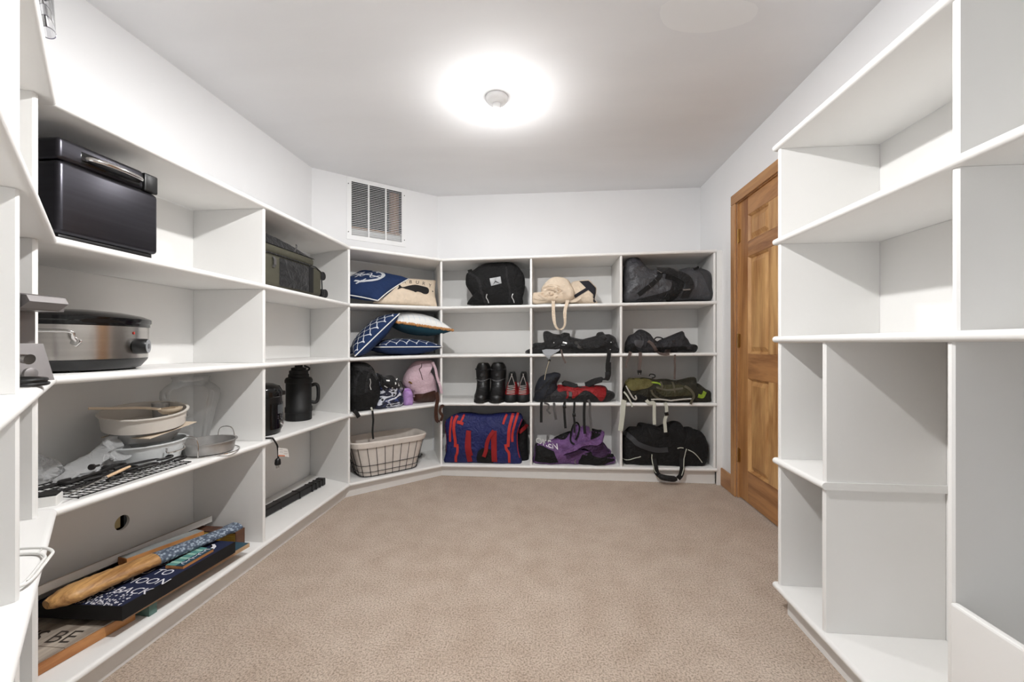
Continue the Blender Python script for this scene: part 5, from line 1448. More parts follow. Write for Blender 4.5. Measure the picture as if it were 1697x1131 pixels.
p0, p1, p2, p3 = quad(OUT['whale_c'])
T = thing('cushion', 'cream cushion printed with a black whale and lettering', 'cushion', (p0 + p1) / 2, 'scatter cushions on the corner shelves')
T.location.z = zf
ORG[T.name] = Vector(T.location)
p0.z = p1.z = zf + 0.012
p0 = p0 - uC * 0.06
p3 = p3 - uC * 0.03
p3.z = p2.z - 0.02
pw_ = Pillow(p0, p1, p2, p3, 0.12, zf=zf)
if pw_.n.dot(nC) < 0: pw_.n = -pw_.n
pw_.cloth('cover', F_CREAM, T, 1)
pw_.cloth('back_cover', F_CREAM, T, -1)
INK = mat('ink_print', (30, 28, 28), 0.9)
wh = [(-0.42, 0.02), (-0.52, 0.13), (-0.56, 0.15), (-0.55, 0.02), (-0.58, -0.10), (-0.53, -0.09), (-0.42, -0.03), (-0.25, -0.08), (0.0, -0.15), (0.10, -0.19), (0.16, -0.15), (0.30, -0.16), (0.44, -0.20), (0.58, -0.17), (0.64, -0.05), (0.60, 0.07), (0.45, 0.12), (0.20, 0.16), (0.0, 0.16), (-0.22, 0.08)]
pts, fs = fill2d([(p.x, p.y) for p in catmull([Vector(q) for q in wh], 70, closed=True)], 0.05)
pw_.print2d('whale_print', [(x * 0.95 + 0.08, y * 1.7 - 0.05) for x, y in pts], fs, INK, T)
mb = MB()
for ch, u0, v0, r in (('X', -0.34, 0.32, 0.0), ('B', -0.10, 0.34, 0.0), ('U', 0.14, 0.33, -0.03), ('R', 0.40, 0.29, -0.06), ('Y', 0.66, 0.20, -0.10)):
    q, f_ = text2d(ch, 0.24)
    mb.add([pw_.S(u0 + (x * math.cos(r) - y * math.sin(r)) * 0.80, v0 + (x * math.sin(r) + y * math.cos(r)) * 1.9, 1, 0.0016) for x, y in q], f_)
mb.build('lettering', INK, T)
pts, fs = fill2d([(0.86 + 0.03 * math.cos(i * math.pi / 5), -0.04 + 0.05 * math.sin(i * math.pi / 5)) for i in range(10)], 0.05)
pw_.print2d('full_stop', pts, fs, INK, T)

# ---- cushions on the second shelf
def trellis(pw_, T, nx, ny, w, side=1):
    mb = MB()
    for k in range(-1, nx + 1):
        for s in (-1, 1):
            path = []
            for i in range(ny * 10 + 1):
                v = -0.97 + 1.94 * i / (ny * 10)
                ph = math.pi * i / 10
                u = -0.97 + 1.94 * (k + 0.5) / nx + s * 0.97 / nx * (0.5 - 0.5 * math.cos(ph)) * 0.98
                path.append(Vector((u, v)))
            run = []
            for p in path + [None]:
                if p is None or abs(p.x) > 0.975:
                    if len(run) > 2: pw_.stripe(mb, run, w, side)
                    run = []
                else: run.append(p)
    return mb
zf = zC(3, 0.3)
ROPE = mat('rope_print', (212, 216, 222), 0.85, var=0.35, vscale=260)
e1_, e2_ = quad(OUT['rope2_c'])
e1_.z = e2_.z = zf + 0.068
bk = -nC * 0.37
T = thing('cushion', 'navy rope-print cushion lying flat under the plaid cushion', 'cushion', (e1_ + e2_) / 2 + bk / 2, 'scatter cushions on the corner shelves')
T.location.z = zf
ORG[T.name] = Vector(T.location)
pw_ = Pillow(e1_ - uC * 0.02, e2_, e2_ + bk * 0.95 - uC * 0.01, e1_ + bk * 0.95 - uC * 0.02, 0.135, zf=zf)
if pw_.n.z < 0: pw_.n = -pw_.n
pw_.cloth('cover', F_NAVY, T, 1); pw_.cloth('back_cover', F_NAVY, T, -1)
pw_.rim('piping', F_WHITE, T, 0.004)
trellis(pw_, T, 6, 7, 0.03).build('rope_print', ROPE, T, smooth=True)

q0, q1, q2, q3 = quad(OUT['plaid_c'])
T = thing('cushion', 'white plaid cushion with tan fringe and dark teal back', 'cushion', (q0 + q2) / 2, 'scatter cushions on the corner shelves')
q0.z += 0.012
q1.z += 0.004
bk = -nC * 0.36
pw_ = Pillow(q0 - uC * 0.01, q1, q1 + bk + Vector((0, 0, 0.05)), q0 + bk + Vector((0, 0, 0.05)), 0.18, zf=None)
if pw_.n.z < 0: pw_.n = -pw_.n
pw_.cloth('cover', F_WHITE, T, 1); pw_.cloth('back_cover', F_TEAL, T, -1)
pw_.rim('fringe', F_JUTE, T, 0.010, fuzz=0.003)
mb = MB()
for i in range(-4, 5):
    pw_.stripe(mb, [Vector((i * 0.2, -0.97 + 1.94 * j / 24)) for j in range(25)], 0.012)
    pw_.stripe(mb, [Vector((-0.97 + 1.94 * j / 24, i * 0.2)) for j in range(25)], 0.012)
mb.build('plaid_print', mat('plaid_blue', (190, 206, 222), 0.9), T, smooth=True)

g1, g2 = quad(OUT['rope1_c'])
g1.z = zf + 0.006
bk = -nC * 0.33
T = thing('cushion', 'navy rope-print cushion leaning on its edge against the other cushions', 'cushion', g1 + bk / 2, 'scatter cushions on the corner shelves')
T.location.z = zf
ORG[T.name] = Vector(T.location)
pw_ = Pillow(g1 + uC * 0.006, g2, g2 + bk * 0.9 - uC * 0.02 + Vector((0, 0, -0.01)), g1 + bk * 0.9 + uC * 0.06, 0.15, zf=zf)
if pw_.n.dot(uC) > 0: pw_.n = -pw_.n
pw_.cloth('cover', F_NAVY, T, 1); pw_.cloth('back_cover', F_NAVY, T, -1)
pw_.rim('piping', F_WHITE, T, 0.0045)
trellis(pw_, T, 6, 7, 0.036).build('rope_print', ROPE, T, smooth=True)

# ---- third shelf: backpack, patterned bag, lilac pouch, mauve backpack
zf = zC(4, 0.3)
f = fr_corner(-0.10)
o = OUT['backpack']
T = thing('backpack', 'stuffed plain black backpack on the corner shelf', 'backpack', f.p(sum(p[0] for p in o) / len(o), 0, zf))
b0 = soft('pack_body', o, f, T, F_BLACK2, 0.095, 0.18, zf=zf, amp=0.010, sc=9, pw=0.45, ridge=0.5, seed=21)
bv = bvh_of(b0)
drape('zip', f, bv, OUT['backpack_zip'], 0.005, F_SILVER, T, 0.004)
bp_ = OUT['backpack_panel']
drape('seam', f, bv, bp_, 0.014, F_BLACK, T, 0.005)
drape('seam', f, bv, [(p[0] + 0.075, p[1] + 0.01) for p in bp_], 0.020, F_BLACK, T, 0.005)
drape('top_flap', f, bv, [(o[5][0], o[5][1]), (o[7][0] + 0.02, o[7][1] - 0.05), (o[9][0] - 0.01, o[9][1] - 0.04), (o[10][0] - 0.01, o[10][1] - 0.03)], 0.03, F_BLACK, T, 0.005)
f3 = fr_corner(0.014)
hang('strap', f3, OUT['backpack_s1'], 0.028, F_WEB, T, 0.003)
hang('strap', f3, OUT['backpack_s2'][:3] + OUT['backpack_s2b'][1:], 0.013, F_WEB, T, 0.002)
hang('strap_end', fr_corner(0.017), OUT['backpack_s2'][:2], 0.012, F_STONE, T, 0.002)

o = OUT['draw_bag']
T = thing('drawstring_bag', 'black drawstring bag splashed with a white and blue pattern', 'bag', f.p(sum(p[0] for p in o) / len(o), 0, zf))
def splash():
    m = bpy.data.materials.new('splash_print')
    m.use_nodes = True
    nt = m.node_tree
    b = nt.nodes['Principled BSDF']
    b.inputs['Roughness'].default_value = 0.6
    tc = nt.nodes.new('ShaderNodeTexCoord')
    mp = nt.nodes.new('ShaderNodeMapping')
    mp.inputs['Scale'].default_value = (1.0, 1.0, 2.2)
    mp.inputs['Rotation'].default_value = (0.3, 0.5, 0.4)
    nt.links.new(tc.outputs['Object'], mp.inputs['Vector'])
    n = nt.nodes.new('ShaderNodeTexNoise')
    n.inputs['Scale'].default_value = 8
    n.inputs['Detail'].default_value = 1.5
    n.inputs['Distortion'].default_value = 1.8
    nt.links.new(mp.outputs[0], n.inputs['Vector'])
    r = nt.nodes.new('ShaderNodeValToRGB')
    r.color_ramp.interpolation = 'CONSTANT'
    els = r.color_ramp.elements
    els[0].position, els[0].color = 0.0, srgb(20, 20, 24)
    els[1].position, els[1].color = 0.62, srgb(222, 224, 230)
    e = els.new(0.56); e.color = srgb(52, 66, 118)
    e = els.new(0.42); e.color = srgb(26, 30, 52)
    e = els.new(0.36); e.color = srgb(205, 208, 218)
    e = els.new(0.33); e.color = srgb(20, 20, 24)
    nt.links.new(n.outputs['Fac'], r.inputs[0])
    nt.links.new(r.outputs[0], b.inputs['Base Color'])
    MATS['splash_print'] = m
    return m
soft('bag_body', [q for q in o], f, T, splash(), 0.085, 0.15, zf=zf, amp=0.009, sc=14, pw=0.5, ridge=0.6, seed=23)
top = [(o[4][0], o[4][1]), (o[5][0], o[5][1] + 0.004), (o[6][0], o[6][1] + 0.004), (o[7][0], o[7][1] + 0.004), (o[8][0] + 0.01, o[8][1]), (o[9][0] + 0.008, o[9][1]), (o[10][0], o[10][1] - 0.01), (o[9][0] - 0.03, o[9][1] - 0.08), (o[6][0] - 0.01, o[6][1] - 0.10), (o[3][0] + 0.02, o[3][1] - 0.02)]
bt = soft('gathered_top', top, fr_corner(-0.085), T, F_BLACK, 0.095, 0.10, amp=0.010, sc=18, ridge=0.8, seed=25)
fq = fr_corner(-0.085)
bv = bvh_of(bt)
random.seed(3)
for i in range(9):
    x, z = lerp(o[4][0], o[10][0], random.random()), o[6][1] - 0.02 - 0.09 * random.random()
    q = Vector((random.uniform(-1, 1), random.uniform(-1, 1))).normalized() * random.uniform(0.006, 0.014)
    drape('print_mark', fq, bv, [(x - q.x, z - q.y), (x + q.x * 0.3, z + q.y * 0.2), (x + q.x, z + q.y)], random.uniform(0.005, 0.010), F_WHITE, T, 0.003, n=6)
MB().tube(catmull([fq.p(o[8][0], 0.05, o[8][1] - 0.01), fq.p(o[9][0] + 0.005, 0.07, o[9][1]), fq.p(o[10][0] + 0.01, 0.07, o[10][1] - 0.015), fq.p(o[10][0] - 0.01, 0.08, o[10][1] - 0.045)], 16), 0.005, 8).build('draw_cord', M_BLKPL, T, smooth=True)

o = OUT['lilac']
T = thing('pouch', 'small lilac cloth pouch beside the mauve backpack', 'pouch', f.p(sum(p[0] for p in o) / len(o), 0, zf))
b0 = soft('pouch_body', o, f, T, F_LILAC, 0.05, 0.06, zf=zf, amp=0.006, sc=18, ridge=0.6, seed=27)
lz = sorted(o, key=lambda p: p[1])
drape('hem', f, bvh_of(b0), [(o[2][0] + 0.006, o[2][1] - 0.012), (o[3][0], o[3][1] - 0.012), (o[4][0], o[4][1] - 0.012)], 0.008, mat('lilac_dark', (160, 116, 186), 0.9), T, 0.003)

f = fr_corner(-0.15)
o = OUT['pink_pack']
T = thing('backpack', 'mauve backpack with brown leather base and strap', 'backpack', f.p(sum(p[0] for p in o) / len(o), 0, zf))
b0 = soft('pack_body', [(a, min(c, ZS[3][2] - 0.03)) for a, c in o], f, T, F_PINK, 0.10, 0.12, zf=zf, amp=0.008, sc=12, pw=0.5, ridge=0.6, seed=29)
bv = bvh_of(b0)
patch('leather_base', f, bv, [(a - 0.004, c) for a, c in OUT['pink_base']], F_BROWN, T, 0.004)
drape('zip', f, bv, [(a, min(c, ZS[3][2] - 0.05)) for a, c in OUT['pink_cord']], 0.004, F_BROWN, T, 0.004)
drape('side_fold', f, bv, OUT['pink_fold'], 0.028, F_PINK, T, 0.008)
drape('buckle', f, bv, [(OUT['pink_fold'][0][0] - 0.008, OUT['pink_fold'][0][1] - 0.006), (OUT['pink_fold'][0][0] + 0.010, OUT['pink_fold'][0][1] - 0.022)], 0.010, M_BRASS, T, 0.014, n=4)
ps = OUT['pink_strap']
MB().ribbon(catmull([fr_corner(-0.06 + 0.015 * i).p(a - 0.006, 0, min(c, ZS[3][2] - 0.04)) for i, (a, c) in enumerate(ps)], 20), 0.022, uC, 0.005).build('shoulder_strap', F_PINK, T)
ps = OUT['pink_strap2']
MB().ribbon(catmull([f3.p(a, 0.004 * math.sin(i * 1.3), c) for i, (a, c) in enumerate(ps[:6])], 30), 0.030, uC, 0.004).build('leather_strap', F_BROWN, T)
MB().ribbon(catmull([fr_corner(0.022).p(a, 0.004 * math.sin(i * 1.3), c) for i, (a, c) in enumerate(ps[5:])], 20), 0.022, uC, 0.004).build('leather_strap', F_BROWN, T)

# ---- wire basket with a cloth liner, bottom shelf
zf = zC(5, 0.3)
T = thing('wire_basket', 'black wire basket with an off-white cloth liner', 'basket', fr_corner(-0.16).p(0.32, 0, zf))
def bring(t, out=0.0, n=48):
    """Rounded-rectangle ring of the basket at height fraction t."""
    hx, hy = lerp(0.222, 0.292, t) + out, lerp(0.125, 0.150, t) + out
    r = 0.05
    P = []
    for i in range(n):
        a = 2 * math.pi * i / n
        c, s = math.cos(a), math.sin(a)
        P.append((hx * math.copysign(abs(c) ** 0.42, c), hy * math.copysign(abs(s) ** 0.42, s)))
    zz = zf + 0.003 + 0.255 * t
    return catmull([fr_corner(-0.155).p(0.317 + x, y, zz) for x, y in P], n, closed=True)
for t in (0.02, 0.15, 0.34, 0.90):
    MB().tube(bring(t), 0.0022, 6, closed=True).build('hoop_wire', M_WIREB, T, smooth=True)
for i in range(0, 48, 2):
    if i % 24 in (0, 12) and False: continue
    MB().tube([bring(t)[i] for t in (0.02, 0.3, 0.6, 0.90)], 0.0020, 6).build('upright_wire', M_WIREB, T, smooth=True)
for i in range(2, 23, 2):
    a, c = bring(0.02)[i], bring(0.02)[48 - i]
    MB().tube([a + Vector((0, 0, 0.001)), c + Vector((0, 0, 0.001))], 0.0018, 6).build('base_wire', M_WIREB, T)
LIN = mat('liner_cotton', (216, 208, 200), 0.95, var=0.05, vscale=15, bump=0.2, bscale=200)
rows = [bring(t, -0.006) for t in (0.03, 0.2, 0.4, 0.6, 0.8, 0.92)]
rows += [bring(1.0, -0.003), bring(1.03, 0.002), bring(1.0, 0.008), bring(0.93, 0.008), bring(0.86, 0.0065)]
vs_ = []
for j, r in enumerate(rows):
    for i, v in enumerate(r):
        w_ = 0.006 * noise.fractal(v * 13, 1, 2, 3) if j < 6 else 0.003 * noise.noise(v * 25)
        cc = fr_corner(-0.155).p(0.317, 0, v.z)
        vs_.append(v - (v - cc).normalized() * abs(w_) + Vector((0, 0, w_ * 0.4 if j > 5 else 0)))
fs = [(j * 48 + i, j * 48 + (i + 1) % 48, (j + 1) * 48 + (i + 1) % 48, (j + 1) * 48 + i) for j in range(len(rows) - 1) for i in range(48)]
fs.append(tuple(range(48)))
MB().add(vs_, fs).build('liner', LIN, T, smooth=True)
for k, hz in enumerate((0.34, 0.15)):
    P = [bring(hz)[i] for i in (46, 47, 0, 1, 2)]
    c = P[2] + uC * 0.018
    MB().tube(catmull([P[0], P[0].lerp(c, 0.8), c, P[4].lerp(c, 0.8), P[4]], 14), 0.002, 6).build('end_loop', M_WIREB, T)
MB().tube(catmull([bring(0.88)[46], bring(0.90)[0] + uC * 0.03, bring(0.88)[2]], 12), 0.003, 6).build('handle', M_WIREB, T)

T = thing('glass_dish', 'small clear glass dish behind the wire basket', 'dish', fr_corner(-0.30).p(0.60, 0.0, zf))
MB().lathe([(0.0, 0.002), (0.030, 0.002), (0.042, 0.010), (0.050, 0.026), (0.048, 0.026), (0.040, 0.012), (0.028, 0.005), (0, 0.005)], fr_corner(-0.30).p(0.645, 0.0, zf), 32).build('bowl', thin_glass('clear_glass', body=0.10), T, smooth=True)

# ================================================================== things on the left run
# ---- bread machine, top compartment
z0 = zL(2, 1.1)
T = thing('bread_maker', 'black stainless bread machine with a chrome lid handle', 'appliance', (-1.565, 1.203, z0))
M_BSS = mat('black_stainless', (58, 57, 62), 0.32, 0.85, var=0.1, vscale=3, stretch=(1, 1, 30))
X0, X1, Y0, Y1 = -1.71, -1.42, 1.050, 1.355
MB().rbox(X0, X1, Y0, Y1, z0 + 0.020, z0 + 0.236, 0.014, seg=4).build('body', M_BSS, T, smooth=True)
MB().rbox(X0 + 0.01, X1 - 0.012, Y0 + 0.01, Y1 - 0.012, z0 + 0.0005, z0 + 0.024, 0.006, seg=2).build('base', M_BLKPL, T, smooth=True)
ld = MB().rbox(X0, X1, Y0, Y1 - 0.052, z0 + 0.2375, z0 + 0.303, 0.012, seg=4).build('lid', M_BSS, T, smooth=True)
MB().rbox(X0 + 0.002, X1 - 0.0002, Y1 - 0.0505, Y1 - 0.0005, z0 + 0.2375, z0 + 0.3025, 0.006, seg=3).build('control_end', M_BLKPL, T, smooth=True)
MB().box(X0 + 0.02, X1 - 0.01, Y0 + 0.02, Y1 - 0.02, z0 + 0.23, z0 + 0.238).build('seam_gasket', M_BLKGL, T)
hy = [1.115, 1.118, 1.13, 1.16, 1.21, 1.255, 1.275, 1.28]
hx = [-1.425, -1.405, -1.394, -1.386, -1.384, -1.390, -1.402, -1.425]
MB().tube(catmull([Vector((x, y, z0 + 0.262)) for x, y in zip(hx, hy)], 30), 0.0075, 10).build('handle', M_CHROME, T, smooth=True)
MB().rbox(X1 - 0.008, X1 + 0.0008, 1.108, 1.288, z0 + 0.246, z0 + 0.284, 0.003).build('handle_recess', M_BLKGL, T, smooth=True)
for i in range(6):
    MB().box(-1.655 + i * 0.016, -1.647 + i * 0.016, Y0 - 0.001, Y0 + 0.002, z0 + 0.165, z0 + 0.20).build('vent_slot', M_BLKGL, T)

# ---- wheeled bag, second compartment
z0 = zL(2, 2.2)
T = thing('suitcase', 'olive and black wheeled suitcase lying on its side', 'suitcase', (-1.57, 2.17, z0))
F_OLV = mat('olive_ballistic', (72, 70, 58), 0.75, var=0.08, vscale=40, bump=0.15, bscale=300)
XS0, XS1 = -1.735, -1.435
MB().rbox(XS0, XS1, 1.89, 2.455, z0 + 0.004, z0 + 0.185, 0.030, seg=4).build('shell', F_OLV, T, smooth=True)
MB().rbox(XS0 + 0.01, XS1 - 0.012, 1.905, 2.385, z0 + 0.1855, z0 + 0.235, 0.018, seg=3).build('top_pocket', F_OLV, T, smooth=True)
out = OUT['suit_top']
vs_, fs = [], []
N = 20
for i in range(N + 1):
    y = lerp(1.892, 2.40, i / N)
    zt = z0 + 0.2355 + 0.070 * (1 - (i / N) ** 2.2) + 0.004 * noise.noise(Vector((y * 20, 0, 0)))
    for x, k in ((XS0 + 0.02, 0), (XS0 + 0.03, 0.7), (XS0 + 0.08, 1), (XS1 - 0.09, 1), (XS1 - 0.035, 0.75), (XS1 - 0.018, 0)):
        vs_.append((x, y, lerp(z0 + 0.2357, zt, k)))
for i in range(N):
    for k in range(5): fs.append((i * 6 + k, i * 6 + k + 1, i * 6 + k + 7, i * 6 + k + 6))
    fs.append((i * 6 + 5, i * 6, i * 6 + 6, i * 6 + 11))
fs += [tuple(range(6)), tuple(N * 6 + k for k in range(6))]
MB().add(vs_, fs).build('front_flap', F_BLACK, T, smooth=True, angle=50)
fsu = fr_left(XS1)
pk = []
for j in range(15):
    for i in range(19):
        y, z = lerp(2.04, 2.305, i / 18), lerp(z0 + 0.022, z0 + 0.172, j / 14)
        e_ = min(i, 18 - i, j * 1.2, (14 - j) * 1.2) / 4
        pk.append(Vector((XS1 + 0.0015 + 0.010 * min(1, e_) + 0.005 * noise.fractal(Vector((y * 22, z * 40, 3)), 1, 2, 3) * min(1, e_), y, z)))
MB().add(pk, [(j * 19 + i, j * 19 + i + 1, (j + 1) * 19 + i + 1, (j + 1) * 19 + i) for j in range(14) for i in range(18)]).build('side_pocket', F_BLACK, T, smooth=True, angle=180)
MB().rbox(XS1 - 0.002, XS1 + 0.004, 2.306, 2.350, z0 + 0.02, z0 + 0.175, 0.002).build('pocket_band', F_WEB, T)
MB().ribbon([(XS1 + 0.003, 1.99, z0 + 0.165), (XS1 + 0.012, 1.99, z0 + 0.15), (XS1 + 0.012, 1.99, z0 + 0.125), (XS1 + 0.003, 1.99, z0 + 0.11)], 0.016, (0, 1, 0), 0.004).build('loop', F_GREYWEB, T)
for y in (1.93, 2.20):
    MB().tube(catmull([Vector((XS1 - 0.02, y, z0 + 0.24)), Vector((XS1 - 0.012, y + 0.01, z0 + 0.27)), Vector((XS1 - 0.03, y + 0.03, z0 + 0.285))], 8), 0.004, 6).build('zip_pull', F_GREYWEB, T)
MB().tube([(XS1 + 0.001, 1.90, z0 + 0.015), (XS1 + 0.001, 1.915, z0 + 0.17), (XS1 - 0.002, 1.95, z0 + 0.183), (XS1 - 0.002, 2.38, z0 + 0.184), (XS1 + 0.001, 2.44, z0 + 0.16), (XS1 + 0.001, 2.45, z0 + 0.02)], 0.004, 6).build('piping', F_BLACK, T, smooth=True)
for (dz, xx) in ((0.150, XS1 - 0.045), (0.036, XS1 - 0.03)):
    h = MB().rbox(xx - 0.03, xx + 0.028, 2.4555, 2.485, z0 + dz - 0.024, z0 + dz + 0.024, 0.006).build('wheel_housing', M_BLKPL, T, smooth=True)
    for s in (-1, 1):
        MB().lathe([(0.010, -0.008), (0.026, -0.008), (0.028, -0.004), (0.028, 0.004), (0.026, 0.008), (0.010, 0.008)], (xx + s * 0.014, 2.506, z0 + dz), 24, axis=(1, 0, 0)).build('wheel', mat('wheel_rubber', (28, 28, 29), 0.6), T, smooth=True)

# ---- slow cooker
z0 = zL(3, 1.3)
CX, CY = -1.585, 1.245
T = thing('slow_cooker', 'oval stainless slow cooker with black rim, base and dial', 'appliance', (CX, CY, z0))
SX_, SY_ = 0.145, 0.205
RZc = Matrix.Translation((CX, CY, 0)) @ Matrix.Rotation(math.radians(12), 4, 'Z')
M_SS = mat('brushed_steel', (200, 196, 192), 0.24, 1.0, var=0.06, vscale=2, stretch=(1, 1, 60))
def ov(prof, name, m, seg=64):
    b = MB().lathe(prof, (0, 0, 0), seg, SX_, SY_)
    return b.build(name, m, T, smooth=True, angle=45, M=RZc)
ov([(0.80, z0 + 0.004), (0.86, z0 + 0.008), (0.975, z0 + 0.034), (0.985, z0 + 0.040)], 'base', M_BLKPL)
body = ov([(0.985, z0 + 0.0405), (0.99, z0 + 0.06), (1.0, z0 + 0.12), (1.0, z0 + 0.150)], 'body', M_SS)
ov([(1.0, z0 + 0.1505), (1.02, z0 + 0.152), (1.02, z0 + 0.162), (1.045, z0 + 0.166), (1.045, z0 + 0.178), (1.01, z0 + 0.182)], 'rim', M_BLKGL)
ov([(1.0, z0 + 0.1825), (0.9, z0 + 0.190), (0.6, z0 + 0.200), (0.2, z0 + 0.206), (0, z0 + 0.206)], 'lid', M_BLKGL)
for k in range(4):
    a = math.pi * 2 * k / 4 + 0.7
    p = RZc @ Vector((SX_ * 0.7 * math.cos(a), SY_ * 0.7 * math.sin(a), 0))
    MB().lathe([(0.014, 0.0), (0.014, 0.0075)], (p.x, p.y, z0), 16).build('foot', M_BLKPL, T)
def onbody(px_, dirx, h, off=0.0):
    """Point on the side of the oval in a world direction."""
    a = dirx - math.radians(12)
    c, s = math.cos(a), math.sin(a)
    r = 1 / math.sqrt((c / SX_) ** 2 + (s / SY_) ** 2) + off
    return RZc @ Vector((r * c, r * s, h))
hd = math.radians(-62)
A, Bp = onbody(0, hd - 0.34, z0 + 0.098), onbody(0, hd + 0.34, z0 + 0.098)
outd = Vector((math.cos(hd), math.sin(hd), 0))
hn = MB().tube(catmull([A + outd * 0.004, A + outd * 0.022 + Vector((0, 0, 0.012)), A + outd * 0.034 + Vector((0, 0, 0.030)), A.lerp(Bp, 0.5) + outd * 0.034 + Vector((0, 0, 0.032)), Bp + outd * 0.034 + Vector((0, 0, 0.030)), Bp + outd * 0.022 + Vector((0, 0, 0.012)), Bp + outd * 0.004], 36), 0.005, 10).build('handle', M_CHROME, T, smooth=True)
for q in (A, Bp):
    tt = (Bp - A).normalized()
    MB().rbox(-0.011, 0.011, -0.004, 0.004, -0.014, 0.010, 0.003, M=Matrix.Translation(q + outd * 0.005) @ outd.to_track_quat('-Y', 'Z').to_matrix().to_4x4() @ Matrix.Rotation(0.6, 4, 'Y')).build('handle_bracket', M_CHROME, T, smooth=True)
kd = math.radians(24)
kp = onbody(0, kd, z0 + 0.082)
kv = Vector((math.cos(kd + 0.12), math.sin(kd + 0.12), 0.0)).normalized()
kn = MB().lathe([(0.027, -0.006), (0.0275, 0.0), (0.026, 0.028), (0.024, 0.031), (0.0, 0.031)], kp, 32, axis=kv).build('dial', M_BLKPL, T, smooth=True)
MB().lathe([(0.0235, 0.0), (0.0235, 0.0012), (0.0, 0.0012)], kp + kv * 0.0312, 32, axis=kv).build('dial_face', mat('dial_grey', (146, 148, 152), 0.4), kn)
MB().lathe([(0.009, 0.0), (0.009, 0.0012), (0.0, 0.0012)], kp + kv * 0.0326, 20, axis=kv).build('dial_centre', mat('dial_mid', (90, 90, 94), 0.4), kn)
rd = onbody(0, kd - 0.10, z0 + 0.128, 0.0006)
MB().lathe([(0.005, 0.0), (0.005, 0.001), (0, 0.001)], rd, 14, axis=kv).build('red_mark', mat('red_mark', (186, 54, 44), 0.5), T)

# ---- grey grill press standing on end beside the slow cooker
z0 = zN(3)
ec, fc = Vector((0.9958, 0.0919, 0)), Vector((-0.0919, 0.9958, 0))
MP = Matrix(((ec.x, fc.x, 0, 0), (ec.y, fc.y, 0, 0), (0, 0, 1, 0), (0, 0, 0, 1)))
T = thing('grill_press', 'grey metal grill press standing on end near the slow cooker', 'appliance', ec * -1.19 + fc * 0.96 + Vector((0, 0, z0)))
M_GPM = mat('grey_cast', (138, 134, 134), 0.38, 0.55)
def pj(u, v, z): return MP @ Vector((u, v, z))
b = MB()
for v0, v1 in ((0.90, 1.00),):
    lo = [pj(-1.255, v0, z0 + 0.0008), pj(-1.128, v0, z0 + 0.0008), pj(-1.128, v1, z0 + 0.0008), pj(-1.255, v1, z0 + 0.0008)]
    hi = [pj(-1.255, v0, z0 + 0.090), pj(-1.156, v0, z0 + 0.090), pj(-1.156, v1, z0 + 0.090), pj(-1.255, v1, z0 + 0.090)]
    b.prism(lo, hi)
b.build('lower_plate', M_GPM, T)
b = MB()
lo = [pj(-1.265, 0.90, z0 + 0.168), pj(-1.105, 0.90, z0 + 0.168), pj(-1.105, 1.0, z0 + 0.168), pj(-1.265, 1.0, z0 + 0.168)]
hi = [pj(-1.265, 0.90, z0 + 0.204), pj(-1.102, 0.90, z0 + 0.204), pj(-1.102, 1.0, z0 + 0.204), pj(-1.265, 1.0, z0 + 0.204)]
b.prism(lo, hi)
tp = b.build('upper_plate', M_GPM, T)
b = MB()
b.prism([pj(-1.1045, 0.91, z0 + 0.170), pj(-1.082, 0.91, z0 + 0.186), pj(-1.082, 0.99, z0 + 0.186), pj(-1.1045, 0.99, z0 + 0.170)],
        [pj(-1.1015, 0.91, z0 + 0.202), pj(-1.090, 0.91, z0 + 0.200), pj(-1.090, 0.99, z0 + 0.200), pj(-1.1015, 0.99, z0 + 0.202)])
b.build('lip', M_GPM, T)
MB().box(-1.24, -1.17, 0.905, 0.995, z0 + 0.0905, z0 + 0.1675, MP).build('hinge_block', M_GPM, T)
MB().lathe([(0.006, 0), (0.006, 0.003), (0.003, 0.003), (0.003, 0.001), (0, 0.001)], pj(-1.119, 0.8995, z0 + 0.189), 16, axis=-fc).build('screw', M_BRASS, T)
MB().tube([pj(-1.150, 0.93, z0 + 0.058), pj(-1.128, 0.93, z0 + 0.057), pj(-1.106, 0.93, z0 + 0.054)], [0.009, 0.010, 0.012], 16).build('knob', M_CHROME, T, smooth=True)
MB().lathe([(0.0, 0.0), (0.008, 0.002), (0.014, 0.008), (0.014, 0.014), (0.006, 0.018)], pj(-1.128, 0.94, z0 + 0.020), 20, axis=ec).build('foot', M_GPM, T, smooth=True)
T = thing('power_cord', 'coil of thin black cord on the shelf below the grill press', 'cord', (-1.12, 0.755, z0))
MB().tube([Vector((-1.128, 0.752, z0 + 0.005)) + Vector((0.062 * math.cos(a), 0.045 * math.sin(a), 0.0)) for a in [2 * math.pi * i / 40 for i in range(40)]], 0.0042, 8, closed=True).build('coil', M_BLKPL, T, smooth=True)
MB().tube([Vector((-1.128, 0.752, z0 + 0.0135)) + Vector((0.060 * math.cos(a), 0.043 * math.sin(a), 0.0)) for a in [2 * math.pi * i / 40 for i in range(40)]], 0.0042, 8, closed=True).build('coil', M_BLKPL, T, smooth=True)

# ---- fourth level, first bay: glass vase, bowls, pan, bags, rack, hooks
z4 = lambda y: zL(4, y)
T = thing('glass_vase', 'large clear ribbed glass vase at the back of the shelf', 'vase', (-1.635, 1.715, z4(1.715)))
prof = [(0.0, 0.004), (0.060, 0.004), (0.064, 0.02), (0.078, 0.10), (0.096, 0.18), (0.110, 0.235), (0.108, 0.262), (0.085, 0.288), (0.068, 0.298), (0.066, 0.312), (0.072, 0.322)]
def rib(a, h): return 0.018 * math.cos(14 * a) * min(1, max(0, (0.29 - h) * 10))
MB().lathe(prof, (-1.635, 1.715, z4(1.715)), 112, rib=rib).build('body', thin_glass('vase_glass', (0.99, 0.995, 0.995), 0.6, 0.14), T, smooth=True, angle=180)

